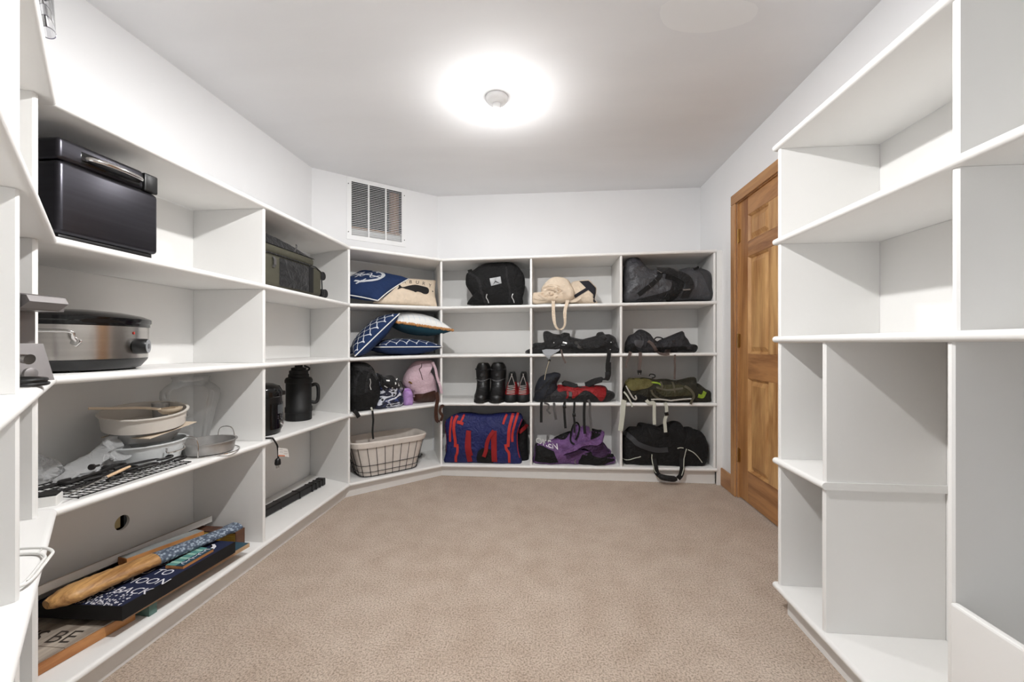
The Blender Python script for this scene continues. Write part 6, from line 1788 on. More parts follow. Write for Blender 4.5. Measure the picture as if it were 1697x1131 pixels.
def bowl(name, label, cat, c, rt, rb, h, m, th=0.003, sx=1, sy=1, tilt=None, seg=48, group=None):
    T = thing(name, label, cat, c, group)
    pr = [(0, 0.0), (rb, 0.0), (rt, h), (rt + 0.006, h), (rt + 0.006, h + 0.004), (rt - th, h + 0.004), (rb - th, th), (0, th)]
    R = Matrix.Translation(c) @ (tilt if tilt is not None else Matrix.Identity(4)) @ Matrix.Translation(-Vector(c))
    MB().lathe(pr, c, seg, sx, sy).build('bowl', m, T, smooth=True, angle=40, M=R)
    return T
bx, by = -1.575, 1.465
zb_ = z4(by)
T = bowl('metal_tub', 'white oval metal tub at the bottom of the stacked dishes', 'tub', (bx, by, zb_), 0.118, 0.092, 0.082, mat('white_enamel', (214, 217, 218), 0.3), sx=0.9, sy=1.08)
MB().tube(catmull([Vector((bx + 0.118 * 0.9 + 0.004, by - 0.035, zb_ + 0.068)), Vector((bx + 0.118 * 0.9 + 0.010, by - 0.034, zb_ + 0.05)), Vector((bx + 0.118 * 0.9 + 0.010, by + 0.034, zb_ + 0.05)), Vector((bx + 0.118 * 0.9 + 0.004, by + 0.035, zb_ + 0.068))], 20), 0.003, 8).build('handle', M_CHROME, T, smooth=True)
T = bowl('plastic_tray', 'clear plastic food tray in the middle of the stacked dishes', 'tray', (bx - 0.005, by - 0.01, zb_ + 0.088), 0.112, 0.085, 0.050, thin_glass('tray_plastic', (0.92, 0.90, 0.87), 0.8, 0.30, 0.1), sx=0.95, sy=1.05, tilt=Matrix.Rotation(math.radians(-5), 4, 'X'))
T = thing('paper_tray', 'tan paper tray tilted inside the stacked dishes', 'tray', (bx, by, zb_ + 0.115))
MB().prism([(bx - 0.09, by - 0.10, zb_ + 0.118), (bx + 0.108, by - 0.10, zb_ + 0.118), (bx + 0.108, by + 0.10, zb_ + 0.142), (bx - 0.09, by + 0.10, zb_ + 0.142)],
           [(bx - 0.09, by - 0.10, zb_ + 0.121), (bx + 0.108, by - 0.10, zb_ + 0.121), (bx + 0.108, by + 0.10, zb_ + 0.145), (bx - 0.09, by + 0.10, zb_ + 0.145)]).build('tray', mat('kraft_paper', (208, 192, 172), 0.9), T)
zt = zb_ + 0.152
T = bowl('cake_tin', 'round off-white cake tin on top of the stacked dishes', 'tin', (bx - 0.005, by - 0.012, zt), 0.128, 0.122, 0.055, mat('offwhite_enamel', (216, 210, 202), 0.35), sx=1, sy=1.02, tilt=Matrix.Rotation(math.radians(8), 4, Vector((0.68, 0.73, 0))))
MB().tube([Vector((bx - 0.005 + 0.1285 * math.cos(a), by - 0.012 + 0.1305 * math.sin(a), zt + 0.022)) for a in [0.5 + 0.035 * i for i in range(14)]], 0.002, 6).build('clasp', M_CHROME, T)
T = thing('ladle', 'pale wooden ladle lying across the cake tin', 'utensil', (bx, by, zt + 0.05))
sp_ = catmull([Vector((-1.63, 1.295, zt + 0.088)), Vector((-1.59, 1.35, zt + 0.080)), Vector((-1.54, 1.40, zt + 0.0745)), Vector((-1.515, 1.45, zt + 0.062))], 24)
MB().ribbon(sp_, [0.020 - 0.008 * math.sin(math.pi * i / 23) for i in range(24)], (1, -0.5, 0.2), 0.008).build('handle', mat('pale_wood', (214, 196, 172), 0.6), T, smooth=True)
MB().lathe([(0, 0.0), (0.022, 0.004), (0.034, 0.016), (0.036, 0.026), (0.033, 0.026), (0.030, 0.016), (0.018, 0.007), (0, 0.004)], (-1.507, 1.487, zt + 0.036), 24, 0.9, 1.25).build('scoop', MATS['pale_wood'], T, smooth=True)
T = thing('small_cup', 'small clear plastic cup standing in the cake tin', 'cup', (-1.60, 1.545, zt + 0.004))
MB().lathe([(0, 0.0), (0.022, 0.0), (0.030, 0.070), (0.028, 0.070), (0.020, 0.003), (0, 0.003)], (-1.60, 1.535, zt + 0.0042), 24).build('cup', thin_glass('cup_plastic', (0.9, 0.88, 0.86), 0.8, 0.35, 0.15), T, smooth=True)

PX, PY = -1.480, 1.640
zp = z4(PY)
T = thing('cake_pan', 'round dull metal cake pan on a wire carrier', 'pan', (PX, PY, zp))
MB().lathe([(0, 0.006), (0.092, 0.006), (0.098, 0.048), (0.106, 0.050), (0.106, 0.053), (0.096, 0.053), (0.090, 0.009), (0, 0.009)], (PX, PY, zp), 48).build('pan', mat('worn_tin', (170, 168, 166), 0.42, 0.7, var=0.2, vscale=14), T, smooth=True)
MB().tube([Vector((PX + 0.112 * math.cos(a), PY + 0.112 * math.sin(a), zp + 0.0035)) for a in [2 * math.pi * i / 48 for i in range(48)]], 0.0025, 8, closed=True).build('carrier_ring', M_CHROME, T, smooth=True)
for s in (-1, 1):
    a0 = math.radians(90 * s + 4)
    p0, p1 = [Vector((PX + 0.112 * math.cos(a0 + d), PY + 0.112 * math.sin(a0 + d), zp + 0.004)) for d in (-0.34, 0.34)]
    up = Vector((0, 0, 0.088))
    MB().tube(catmull([p0, p0 + up * 0.6, p0.lerp(p1, 0.2) + up * 0.95, p0.lerp(p1, 0.8) + up * 0.95, p1 + up * 0.6, p1], 30), 0.0022, 8).build('carrier_handle', M_CHROME, T, smooth=True)

# crumpled clear plastic bags
BAGM = thin_glass('bag_film', (0.99, 0.99, 0.99), 0.45, 0.40, 0.15)
def film(name, label, outl, x, df, db, seed, amp):
    T = thing(name, label, 'plastic bag', (x, sum(p[0] for p in outl) / len(outl), min(p[1] for p in outl)))
    soft('film', outl, fr_left(x), T, BAGM, df, db, zf=min(p[1] for p in outl), amp=amp, sc=30, n=64, rings=8, pw=0.6, seed=seed, ridge=1.6, flat=True)
    return T
zq = z4(1.3) + 0.001
film('plastic_bag', 'crumpled clear plastic bag beside the stacked dishes', [(1.19, zq), (1.20, zq + 0.03), (1.25, zq + 0.045), (1.305, zq + 0.085), (1.335, zq + 0.125), (1.352, zq + 0.128), (1.385, zq + 0.09), (1.395, zq + 0.05), (1.375, zq)], -1.61, 0.06, 0.05, 31, 0.016)
film('plastic_bag', 'flat cloudy plastic bag against the back panel', [(1.02, zq), (1.03, zq + 0.07), (1.10, zq + 0.11), (1.13, zq + 0.19), (1.155, zq + 0.19), (1.18, zq + 0.11), (1.24, zq + 0.07), (1.26, zq)], -1.70, 0.05, 0.04, 33, 0.012)

# wire cooling rack, hooks, skewer, small white box
zr = z4(1.25) + 0.001
T = thing('cooling_rack', 'black wire cooling rack lying at the front of the shelf', 'rack', (-1.51, 1.27, zr))
RX0, RX1, RY0, RY1 = -1.635, -1.390, 1.085, 1.455
rk = Matrix.Translation((-1.51, 1.27, zr)) @ Matrix.Rotation(math.radians(-2), 4, 'Z')
def rp(x, y, z): return rk @ Vector((x + 1.51, y - 1.27, z))
MB().tube([rp(RX0, RY0, 0.008), rp(RX1, RY0, 0.008), rp(RX1, RY1, 0.008), rp(RX0, RY1, 0.008)], 0.0022, 6, closed=True).build('rim_wire', M_WIREB, T)
for i in range(1, 20):
    y = lerp(RY0, RY1, i / 20)
    MB().tube([rp(RX0, y, 0.009), rp(RX1, y, 0.009)], 0.0013, 5).build('cross_wire', M_WIREB, T)
for i in range(1, 8):
    x = lerp(RX0, RX1, i / 8)
    MB().tube([rp(x, RY0, 0.0105), rp(x, RY1, 0.0105)], 0.0013, 5).build('long_wire', M_WIREB, T)
for x in (RX0 + 0.01, RX1 - 0.01):
    for y in (RY0 + 0.01, RY1 - 0.01):
        MB().tube([rp(x, y, 0.008), rp(x, y, 0.0005)], 0.002, 6).build('foot', M_WIREB, T)
hooks = [(-1.575, 1.115, 80, 0.000), (-1.525, 1.135, 70, 0.010), (-1.480, 1.165, 84, 0.000), (-1.530, 1.255, 76, 0.000), (-1.470, 1.270, 68, 0.010), (-1.565, 1.350, 82, 0.000), (-1.515, 1.370, 64, 0.010), (-1.455, 1.385, 86, 0.000), (-1.500, 1.210, 98, 0.020)]
M_HOOK = mat('hook_coating', (26, 24, 24), 0.6)
for i, (x, y, a, dz) in enumerate(hooks):
    L, r = 0.17, 0.024
    P = [(-L / 2 + 0.03, r * 0.9), (-L / 2, r), (-L / 2 - 0.012, 0.3 * r), (-L / 2, -0.4 * r), (-L / 4, -0.1 * r), (0, 0), (L / 4, 0.1 * r), (L / 2, 0.4 * r), (L / 2 + 0.012, -0.3 * r), (L / 2, -r), (L / 2 - 0.04, -0.9 * r)]
    Mh = Matrix.Translation((x, y, zr + 0.0165 + dz)) @ Matrix.Rotation(math.radians(a), 4, 'Z')
    o = MB().tube(catmull([Mh @ Vector((px_, py_, 0.002 * math.sin(k))) for k, (px_, py_) in enumerate(P)], 44), 0.0045, 8).build('wire_hook', M_HOOK, None, smooth=True, org=(x, y, zr + 0.012))
    tag(o, 'black coated S-shaped wire hook on the cooling rack', 'hook', 'wire hooks heaped on the cooling rack')
T = thing('skewer', 'thin metal skewer with a wooden handle across the cooling rack', 'utensil', (-1.45, 1.18, zr + 0.02))
MB().tube([(-1.395, 1.055, zr + 0.026), (-1.435, 1.185, zr + 0.030)], 0.0022, 8).build('rod', M_CHROME, T, smooth=True)
MB().tube([(-1.435, 1.184, zr + 0.030), (-1.438, 1.192, zr + 0.030)], 0.006, 12).build('ferrule', M_CHROME, T, smooth=True)
MB().tube([(-1.438, 1.193, zr + 0.030), (-1.455, 1.25, zr + 0.032), (-1.468, 1.295, zr + 0.034)], [0.0045, 0.0055, 0.004], 10).build('wooden_handle', mat('skewer_wood', (216, 184, 148), 0.6), T, smooth=True)
T = thing('small_box', 'small white plastic box with a dark lid beside the cooling rack', 'box', (-1.46, 1.03, zr))
Mb = Matrix.Translation((-1.455, 1.028, zr)) @ Matrix.Rotation(math.radians(38), 4, 'Z')
MB().rbox(-0.045, 0.045, -0.024, 0.024, 0.0002, 0.030, 0.003, M=Mb).build('body', M_PLW, T)
MB().rbox(-0.044, 0.044, -0.023, 0.023, 0.0302, 0.034, 0.0015, M=Mb).build('lid', M_BLKPL, T)
MB().rbox(-0.022, 0.006, -0.0252, -0.0238, 0.008, 0.020, 0.0005, M=Mb).build('window', mat('lcd', (120, 112, 98), 0.3), T)
T = thing('thumb_screw', 'small dark metal thumb screw lying on the plastic bag', 'screw', (-1.545, 1.235, zr + 0.045))
MB().lathe([(0.004, -0.014), (0.004, 0.010), (0.010, 0.012), (0.010, 0.018), (0, 0.018)], (-1.515, 1.225, zr + 0.055), 14, axis=(0.3, -1, 0.1)).build('screw', mat('dark_steel', (78, 74, 74), 0.35, 0.8), T, smooth=True)

# ---- lowest level, first bay: signs and boards
z5 = zL(5, 1.4)
W_OR = wood('orange_wood', (150, 92, 48), (206, 148, 92), axis=1, scale=8)
W_GREY = wood('weathered_wood', (132, 118, 106), (196, 184, 170), axis=1, scale=7)
W_DK = wood('walnut_wood', (62, 40, 30), (104, 68, 50), axis=1, scale=8)
INKD = mat('sign_ink', (58, 50, 44), 0.9)
def slab(name, m, T, p, z0_, z1_, th=None):
    """p = four (x, y) corners; z0_/z1_ may be lists of corner heights."""
    zl = z0_ if isinstance(z0_, (list, tuple)) else [z0_] * 4
    zh = z1_ if isinstance(z1_, (list, tuple)) else [z1_] * 4
    return MB().prism([Vector((q[0], q[1], z)) for q, z in zip(p, zl)], [Vector((q[0], q[1], z)) for q, z in zip(p, zh)]).build(name, m, T)
# weathered plank sign at the bottom of the heap
T = thing('wooden_sign', 'weathered plank sign with dark lettering and orange-brown edges, under the navy canvas', 'sign', (-1.60, 1.16, z5))
q4 = [(-1.748, 1.020), (-1.492, 1.020), (-1.452, 1.300), (-1.748, 1.300)]
slab('edge_frame', W_OR, T, q4, z5 + 0.0005, z5 + 0.034)
k = 1
for y0_, y1_ in ((1.022, 1.112), (1.114, 1.206), (1.208, 1.298)):
    f0, f1 = (y0_ - 1.02) / 0.28, (y1_ - 1.02) / 0.28
    slab('plank', W_GREY, T, [(-1.746, y0_), (lerp(-1.495, -1.455, f0), y0_), (lerp(-1.495, -1.455, f1), y1_), (-1.746, y1_)], z5 + 0.0345, z5 + 0.038)
def floor_text(s, size, org, ux, uy, z, name, m, T, space=1.0):
    pts, fs = text2d(s, size, space)
    ux, uy = Vector(ux).normalized(), Vector(uy).normalized()
    return MB().add([Vector((org[0] + ux.x * x + uy.x * y, org[1] + ux.y * x + uy.y * y, z)) for x, y in pts], fs).build(name, m, T)
floor_text("'S BE", 0.078, (-1.650, 1.118), (1, 0.10), (-0.12, 1), z5 + 0.0386, 'lettering', INKD, T)
floor_text("D", 0.078, (-1.585, 1.036), (1, 0.10), (-0.12, 1), z5 + 0.0386, 'lettering', INKD, T)
# teal-topped board under the canvas
T = thing('painted_board', 'thin board with a teal face and wooden edge under the navy canvas', 'board', (-1.50, 1.50, z5 + 0.039))
q4 = [(-1.70, 1.315), (-1.425, 1.235), (-1.372, 1.745), (-1.64, 1.755)]
slab('board', wood('board_edge', (150, 116, 84), (206, 176, 142), axis=1, scale=8), T, q4, z5 + 0.039, z5 + 0.056)
slab('painted_face', mat('teal_paint', (44, 74, 88), 0.6, var=0.2, vscale=20), T, [(-1.698, 1.317), (-1.427, 1.238), (-1.374, 1.743), (-1.642, 1.753)], z5 + 0.0562, z5 + 0.0575)
slab('bearer', mat('sea_green_paint', (92, 122, 114), 0.7), T, [(-1.52, 1.325), (-1.418, 1.318), (-1.416, 1.345), (-1.52, 1.345)], z5 + 0.0005, z5 + 0.0385)
slab('bearer', MATS['sea_green_paint'], T, [(-1.66, 1.66), (-1.50, 1.66), (-1.50, 1.69), (-1.66, 1.69)], z5 + 0.0005, z5 + 0.0385)
# navy canvas with white writing
zc0, zc1 = z5 + 0.0585, z5 + 0.106
T = thing('canvas_print', 'deep navy canvas print with white lettering and black edges', 'canvas', (-1.54, 1.42, zc0))
cq = [(-1.715, 1.200), (-1.402, 1.212), (-1.368, 1.655), (-1.690, 1.660)]
slab('stretcher_edge', mat('canvas_black', (15, 15, 17), 0.8), T, cq, zc0, zc1)
slab('face', mat('canvas_navy', (20, 30, 62), 0.8, var=0.15, vscale=15), T, [(-1.713, 1.202), (-1.404, 1.214), (-1.370, 1.653), (-1.692, 1.658)], zc1 + 0.0002, zc1 + 0.0008)
zt_ = zc1 + 0.0013
LTR = mat('canvas_white', (226, 226, 232), 0.8)
def scribble(n, y0_, y1_, x0_, x1_, seed, name='lettering'):
    """Rows of thin hand-lettered strokes."""
    random.seed(seed)
    b = MB()
    for i in range(n):
        y = random.uniform(y0_, y1_); x = random.choice([lerp(x0_, x1_, j / 4) for j in range(5)]) + random.uniform(-0.01, 0.01)
        L = random.uniform(0.022, 0.045)
        P = [Vector((x, y, zt_)), Vector((x - L * 0.5, y + random.uniform(-0.004, 0.01), zt_)), Vector((x - L, y + random.uniform(-0.006, 0.012), zt_))]
        b.ribbon(catmull(P, 6), 0.0022, Vector((0, 1, 0)), 0.0006)
    return b
for s_, y_ in (('AND BACK', 1.272), ('THE MOON', 1.330), ('YOU TO', 1.388), ('I LOVE', 1.446)):
    wdt = max(p[0] for p in text2d(s_, 0.05)[0])
    floor_text(s_, 0.050, (-1.545 - wdt / 2 + 0.03, y_), (1, 0.02), (0.05, 1), zt_, 'lettering', LTR, T)
random.seed(5)
bd = MB()
for i in range(170):
    x, y = random.gauss(-1.50, 0.07), 1.212 + abs(random.gauss(0, 0.035))
    if x > -1.415 or x < -1.70: continue
    r = random.uniform(0.0015, 0.004)
    bd.add([(x + r * math.cos(a), y + r * math.sin(a), zt_) for a in [math.pi / 3 * j for j in range(6)]], [tuple(range(6))])
tag(bd.build('star_dots', LTR, T), kind='stuff')
pts, fs = fill2d([(p[0], p[1]) for p in OUT['moon']], 0.03)
MB().add([(x, y, zt_) for x, y in pts], fs).build('crescent', LTR, T)
# small teal sign on the canvas
T = thing('small_sign', 'small teal slat sign with white script lying on the canvas', 'sign', (-1.425, 1.50, zc1))
sq_ = [(-1.470, 1.430), (-1.398, 1.432), (-1.392, 1.566), (-1.455, 1.572)]
slab('board', W_OR, T, sq_, zc1 + 0.0015, zc1 + 0.012)
a0, a1, a2, a3 = [Vector(q) for q in sq_]
for i in range(9):
    s0, s1 = i / 9 + 0.012, (i + 1) / 9 - 0.012
    pa, pb = a0.lerp(a3, s0), a1.lerp(a2, s0)
    pc, pd = a0.lerp(a3, s1), a1.lerp(a2, s1)
    m_ = mat('mint_paint', (150, 196, 182), 0.7) if i % 2 else mat('aqua_paint', (92, 150, 146), 0.7)
    slab('slat', m_, T, [pa, pa.lerp(pb, 0.55), pc.lerp(pd, 0.55), pc], zc1 + 0.0121, zc1 + 0.0145)
slab('script_band', mat('deep_teal_paint', (32, 66, 84), 0.7), T, [a0.lerp(a1, 0.57), a1, a2, a3.lerp(a2, 0.57)], zc1 + 0.0121, zc1 + 0.0140)
b = MB()
P = []
for i in range(60):
    t = 0.06 + 0.88 * i / 59
    q = a0.lerp(a1, 0.78).lerp(a3.lerp(a2, 0.78), t) + Vector((0.010 * math.sin(i * 0.9) * (0.5 + 0.5 * math.sin(i * 0.37)), 0.003 * math.cos(i * 0.9)))
    P.append(Vector((q.x, q.y, zc1 + 0.0150)))
b.tube(P, 0.0011, 5).build('script', LTR, T)
# brown block with a yellow face
T = thing('wooden_block', 'dark brown wooden block with a yellow painted face', 'block', (-1.60, 1.77, z5))
slab('block', W_DK, T, [(-1.70, 1.762), (-1.455, 1.762), (-1.452, 1.815), (-1.70, 1.815)], z5 + 0.0005, z5 + 0.092)
slab('painted_face', wood('yellow_face', (196, 128, 40), (236, 206, 100), axis=0, scale=18), T, [(-1.70, 1.7605), (-1.458, 1.7605), (-1.458, 1.7618), (-1.70, 1.7618)], z5 + 0.004, z5 + 0.086)
# orange-edged plank with a blue-grey face
zg = zc1 + 0.040
T = thing('wooden_sign', 'orange-edged wooden sign with a blue-grey face behind the carved fish', 'sign', (-1.62, 1.52, zc1))
pq = [(-1.63, 1.395), (-1.582, 1.385), (-1.520, 1.660), (-1.568, 1.672)]
slab('board', W_OR, T, pq, [zc1 + 0.028] * 2 + [zc1 + 0.010] * 2, [zc1 + 0.056] * 2 + [zc1 + 0.038] * 2)
slab('painted_face', mat('blue_grey_paint', (138, 142, 142), 0.7, var=0.25, vscale=12), T, [(-1.628, 1.397), (-1.585, 1.388), (-1.523, 1.658), (-1.566, 1.670)], [zc1 + 0.0562] * 2 + [zc1 + 0.0382] * 2, [zc1 + 0.0572] * 2 + [zc1 + 0.0392] * 2)
slab('foot_block', W_DK, T, [(-1.628, 1.40), (-1.59, 1.395), (-1.585, 1.43), (-1.62, 1.435)], zc1 + 0.0015, zc1 + 0.0265)
slab('foot_block', W_DK, T, [(-1.60, 1.62), (-1.55, 1.62), (-1.55, 1.64), (-1.60, 1.64)], zc1 + 0.0015, zc1 + 0.0105)
# white-edged grey plank at the back of the heap
T = thing('long_plank', 'long white-edged plank with a weathered grey face against the back panel', 'plank', (-1.69, 1.45, z5 + 0.15))
pq = [(-1.752, 0.99), (-1.640, 0.99), (-1.632, 1.828), (-1.752, 1.828)]
slab('plank', M_PLW, T, pq, [z5 + 0.128, z5 + 0.174, z5 + 0.108, z5 + 0.062], [z5 + 0.156, z5 + 0.202, z5 + 0.136, z5 + 0.090])
slab('weathered_face', W_GREY, T, [(-1.751, 0.992), (-1.642, 0.992), (-1.634, 1.826), (-1.751, 1.826)], [z5 + 0.1564, z5 + 0.2018, z5 + 0.1358, z5 + 0.0904], [z5 + 0.1580, z5 + 0.2034, z5 + 0.1374, z5 + 0.0920])
# carved wooden fish
T = thing('carved_fish', 'long carved wooden fish with a blue-grey scaled tail lying on the canvas', 'carving', (-1.52, 1.40, zc1))
fpath = catmull([Vector((-1.597, 1.150, zc1 + 0.033)), Vector((-1.575, 1.22, zc1 + 0.036)), Vector((-1.545, 1.32, zc1 + 0.036)), Vector((-1.515, 1.43, zc1 + 0.034)), Vector((-1.482, 1.56, zc1 + 0.029)), Vector((-1.452, 1.68, zc1 + 0.024)), Vector((-1.44, 1.750, zc1 + 0.024))], 50)
def fish(i0, i1, name, m, rib=0.0):
    P = fpath[i0:i1 + 1]
    vs_, fs, S = [], [], 18
    for j, p in enumerate(P):
        t = (i0 + j) / 49
        hw = 0.050 * min(1, (t * 9 + 0.18) ** 0.5) * (1 - 0.45 * t) + (0.012 if t > 0.93 else 0)
        hh = 0.030 * min(1, (t * 9 + 0.18) ** 0.5) * (1 - 0.50 * t)
        for k_ in range(S):
            a = 2 * math.pi * k_ / S
            r = 1 + rib * math.sin(j * 2.6) * 0.05 + 0.03 * noise.noise(Vector((j * 0.3, k_ * 0.5, 1)))
            vs_.append(p + Vector((math.cos(a) * hw * r, math.cos(a) * hw * -0.25, math.sin(a) * hh * r)))
    n = len(P)
    fs = [(j * S + k_, j * S + (k_ + 1) % S, (j + 1) * S + (k_ + 1) % S, (j + 1) * S + k_) for j in range(n - 1) for k_ in range(S)]
    fs += [tuple(range(S)), tuple((n - 1) * S + k_ for k_ in range(S))]
    return MB().add(vs_, fs).build(name, m, T, smooth=True, angle=60)
def scale_mat():
    m = bpy.data.materials.new('fish_scales')
    m.use_nodes = True
    nt = m.node_tree
    b = nt.nodes['Principled BSDF']
    b.inputs['Roughness'].default_value = 0.6
    tc = nt.nodes.new('ShaderNodeTexCoord')
    v = nt.nodes.new('ShaderNodeTexVoronoi')
    v.inputs['Scale'].default_value = 95
    nt.links.new(tc.outputs['Object'], v.inputs['Vector'])
    r = nt.nodes.new('ShaderNodeValToRGB')
    r.color_ramp.elements[0].color = srgb(176, 190, 204)
    r.color_ramp.elements[1].color = srgb(72, 84, 102)
    r.color_ramp.elements[0].position, r.color_ramp.elements[1].position = 0.1, 0.6
    nt.links.new(v.outputs['Distance'], r.inputs[0])
    nt.links.new(r.outputs[0], b.inputs['Base Color'])
    bp = nt.nodes.new('ShaderNodeBump'); bp.inputs['Strength'].default_value = 0.5; bp.inputs['Distance'].default_value = 0.003
    nt.links.new(v.outputs['Distance'], bp.inputs['Height']); bp.invert = True
    nt.links.new(bp.outputs[0], b.inputs['Normal'])
    return m
fish(0, 23, 'head', wood('carved_wood', (140, 96, 52), (212, 164, 104), axis=1, scale=14, ring=4, bump=0.5), 0.8)
fish(23, 49, 'tail', scale_mat())
MB().tube([fpath[i] + Vector((0.030 - 0.0004 * i, 0, -0.012)) for i in range(18, 34)], 0.007, 8).build('fin', MATS['carved_wood'], T, smooth=True)

# ---- second bay: pressure cooker, jug, long black bar
z0 = z4(2.02)
PCX, PCY = -1.552, 2.020
T = thing('pressure_cooker', 'black electric pressure cooker with a silver dial, partly hidden by the divider', 'appliance', (PCX, PCY, z0))
MB().lathe([(0.100, 0.001), (0.112, 0.006), (0.122, 0.030), (0.122, 0.170), (0.120, 0.195)], (PCX, PCY, z0), 48).build('body', M_BLKPL, T, smooth=True)
lid = MB().lathe([(0.120, 0.1955), (0.124, 0.200), (0.124, 0.222), (0.110, 0.250), (0.080, 0.264), (0.0, 0.268)], (PCX, PCY, z0), 48).build('lid', M_BLKGL, T, smooth=True)
ad = math.radians(62)
tp_ = Vector((PCX + 0.132 * math.cos(ad), PCY + 0.132 * math.sin(ad), z0 + 0.205))
MB().rbox(-0.016, 0.016, -0.014, 0.014, -0.012, 0.012, 0.004, M=Matrix.Translation(tp_) @ Matrix.Rotation(ad, 4, 'Z')).build('lid_tab', M_BLKPL, T)
pn = []
for i in range(9):
    a = math.radians(-22 + 64 * i / 8)
    for zz in (0.030, 0.165):
        pn.append((PCX + 0.1245 * math.cos(a), PCY + 0.1245 * math.sin(a), z0 + zz))
MB().add(pn, [(2 * i, 2 * i + 2, 2 * i + 3, 2 * i + 1) for i in range(8)]).build('control_panel', M_BLKGL, T, smooth=True)
def onp(deg, h, r=0.1255): return Vector((PCX + r * math.cos(math.radians(deg)), PCY + r * math.sin(math.radians(deg)), z0 + h))
sc_ = []
for i in range(5):
    for zz in (0.108, 0.155): sc_.append(onp(-2 + 30 * i / 4, zz))
MB().add(sc_, [(2 * i, 2 * i + 2, 2 * i + 3, 2 * i + 1) for i in range(4)]).build('display', mat('lcd_grey', (78, 82, 86), 0.2), T, smooth=True)
MB().lathe([(0.014, 0), (0.013, 0.010), (0.008, 0.012), (0, 0.012)], onp(14, 0.058, 0.1245), 24, axis=(math.cos(math.radians(14)), math.sin(math.radians(14)), 0)).build('dial', M_CHROME, T, smooth=True)
for i in range(4):
    for zz in (0.085, 0.096):
        MB().lathe([(0.004, 0), (0.004, 0.001), (0, 0.001)], onp(0 + 9 * i, zz, 0.1246), 10, axis=(math.cos(math.radians(9 * i)), math.sin(math.radians(9 * i)), 0)).build('button', mat('button_grey', (70, 70, 74), 0.4), T)
zl5 = OUT['cord']
P = [Vector((-1.445, 1.905, z0 + 0.006)), Vector((-1.41, 1.907, z0 + 0.006)), Vector((-1.385, 1.912, z0 + 0.006))] + [Vector((-1.368, a, c)) for a, c in zl5[1:]]
MB().tube(catmull(P, 40), 0.0042, 8).build('cord', M_BLKPL, T, smooth=True)
pg = OUT['plug']
yc, zc_ = (pg[0][0] + pg[1][0]) / 2, (pg[0][1] + pg[2][1]) / 2
pl = MB().lathe([(0.006, 0.022), (0.013, 0.014), (0.015, -0.004), (0.013, -0.012), (0, -0.012)], (-1.368, yc, zc_ + 0.008), 14).build('plug', M_BLKPL, T, smooth=True)
for s in (-1, 1): MB().box(-1.372, -1.364, yc + s * 0.007 - 0.001, yc + s * 0.007 + 0.001, zc_ - 0.020, zc_ - 0.0045).build('prong', M_CHROME, pl)
tg = OUT['tagp']
tgo = MB().prism([Vector((-1.3635, a, c)) for a, c in tg], [Vector((-1.3628, a, c)) for a, c in tg]).build('warning_tag', mat('tag_paper', (220, 216, 212), 0.7), T)
ta, tb, tc_, td = [Vector(q) for q in tg]
def tagbar(u0, u1, v0, v1, name, m):
    def P_(u, v): q = ta.lerp(tb, u).lerp(td.lerp(tc_, u), v); return Vector((-1.3624, q.x, q.y))
    MB().add([P_(u0, v0), P_(u1, v0), P_(u1, v1), P_(u0, v1)], [(0, 1, 2, 3)]).build(name, m, tgo)
tagbar(0.0, 0.6, 0.84, 0.98, 'orange_strip', mat('tag_orange', (206, 120, 84), 0.7))
for i in range(4): tagbar(0.08 + (0.45 if i % 2 else 0), 0.45 + (0.45 if i % 2 else 0), 0.18 + 0.14 * i, 0.22 + 0.14 * i, 'print_line', mat('tag_print', (150, 146, 144), 0.7))

BX, BY = -1.595, 2.455
z0 = z4(BY)
T = thing('water_jug', 'large matte black water jug with a stepped screw cap and side handle', 'bottle', (BX, BY, z0))
M_JUG = mat('matte_black', (20, 20, 21), 0.55)
MB().lathe([(0.070, 0.0), (0.076, 0.004), (0.076, 0.050), (0.079, 0.053), (0.079, 0.082), (0.074, 0.088), (0.074, 0.235), (0.080, 0.240), (0.080, 0.256), (0.074, 0.268)], (BX, BY, z0), 48).build('body', M_JUG, T, smooth=True)
cp_ = MB().lathe([(0.074, 0.2685), (0.060, 0.274), (0.060, 0.290), (0.055, 0.294), (0.055, 0.314), (0.044, 0.318), (0.044, 0.332), (0.024, 0.336), (0.022, 0.358), (0.018, 0.362), (0, 0.362)], (BX, BY, z0), 40).build('cap', M_JUG, T, smooth=True)
hdv = Vector((0.80, 0.60, 0)).normalized()
hb = Vector((BX, BY, z0))
MB().tube(catmull([hb + hdv * 0.070 + Vector((0, 0, 0.215)), hb + hdv * 0.098 + Vector((0, 0, 0.222)), hb + hdv * 0.112 + Vector((0, 0, 0.20)), hb + hdv * 0.112 + Vector((0, 0, 0.13)), hb + hdv * 0.098 + Vector((0, 0, 0.105)), hb + hdv * 0.070 + Vector((0, 0, 0.110))], 36), 0.011, 12).build('handle', M_JUG, T, smooth=True)
MB().tube(catmull([hb + Vector((-0.02, 0, 0.30)) + hdv * 0.05, hb + hdv * 0.062 + Vector((0, 0, 0.325)), hb + hdv * 0.030 + Vector((0, 0, 0.345))], 12), 0.006, 8).build('cap_strap', M_JUG, T, smooth=True)

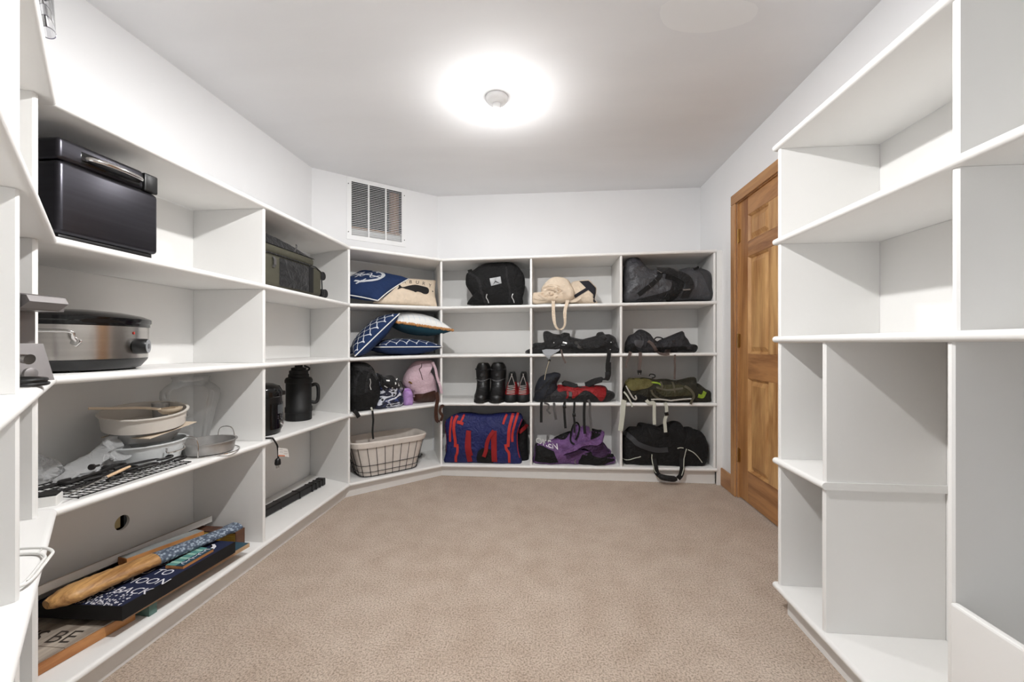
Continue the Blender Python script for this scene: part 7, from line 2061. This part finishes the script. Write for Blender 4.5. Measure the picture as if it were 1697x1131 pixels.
zb5 = zL(5, 2.35)
T = thing('black_bar', 'long slim black plastic bar lying on the bottom shelf', 'bar', (-1.58, 2.32, zb5))
dv = Vector((0.037, 0.525, 0)).normalized()
Mq = Matrix.Translation((-1.590, 2.30, zb5)) @ Matrix.Rotation(math.atan2(dv.y, dv.x), 4, 'Z')
MB().rbox(-0.36, 0.33, -0.030, 0.024, 0.004, 0.046, 0.006, M=Mq).build('body', M_BLKPL, T)
MB().rbox(0.331, 0.365, -0.032, 0.026, 0.0005, 0.050, 0.006, M=Mq).build('end_cap', M_BLKPL, T)
for x in (0.10, 0.22, 0.26, 0.30): MB().rbox(x, x + 0.012, -0.034, 0.026, 0.002, 0.0485, 0.003, M=Mq).build('clip', M_BLKGL, T)
MB().rbox(-0.06, -0.052, -0.031, 0.025, 0.003, 0.047, 0.002, M=Mq).build('joint', M_BLKGL, T)

# ---- near-left run: clear tube and wire hoop
z1 = zN(1)
T = thing('clear_tube', 'clear plastic tube lying along the edge of the top shelf', 'tube', (-1.0, 0.72, z1))
pa, pb = Vector((-1.132, 0.818, z1 + 0.0135)), Vector((-0.955, 0.676, z1 + 0.0175))
dvt = (pb - pa).normalized()
TG = thin_glass('tube_plastic', (0.86, 0.86, 0.89), 1.6, 0.10, 0.03)
MB().tube([pa, pa.lerp(pb, 0.5), pb], [0.013, 0.015, 0.017], 32, caps=False).build('tube', TG, T, smooth=True)
R_ = Vector((0, 0, 1)).rotation_difference(dvt).to_matrix()
MB().tube([pa + R_ @ Vector((0.013 * math.cos(a), 0.013 * math.sin(a), 0)) for a in [2 * math.pi * i / 32 for i in range(32)]], 0.0009, 6, closed=True).build('end_rim', mat('rim_dark', (96, 92, 110), 0.2), T, smooth=True)
MB().rbox(-0.012, 0.012, -0.006, 0.006, -0.012, 0.012, 0.003, M=Matrix.Translation(pa.lerp(pb, 0.66)) @ R_.to_4x4()).build('inner_fitting', mat('fitting_dark', (52, 48, 66), 0.4), T)
zh = zN(4)
T = thing('wire_hoop', 'white coated wire hoop hanging over the edge of the angled shelf', 'hoop', (-1.10, 0.71, zh))
hp = [(-1.172, 0.790), (-1.118, 0.800), (-1.078, 0.788), (-1.055, 0.765), (-1.028, 0.735), (-0.990, 0.690), (-0.985, 0.668), (-1.02, 0.645), (-1.10, 0.630), (-1.19, 0.655), (-1.235, 0.710), (-1.222, 0.765)]
cxy = Vector((-1.11, 0.715))
for s, dz in ((1.0, 0.0035), (0.86, 0.0035)):
    loop = catmull([Vector((cxy.x + (x - cxy.x) * s, cxy.y + (y - cxy.y) * s, zh + dz + (0.006 if s == 1.0 else 0))) for x, y in hp], 70, closed=True)
    MB().tube(loop, 0.003, 8, closed=True).build('hoop_wire', M_PLW, T, smooth=True)
for i in (1, 5, 9):
    q = Vector(hp[i])
    w2 = cxy + (q - cxy) * 0.86
    MB().tube([(q.x, q.y, zh + 0.0095), (w2.x, w2.y, zh + 0.0035)], 0.002, 6).build('tie_wire', M_PLW, T)
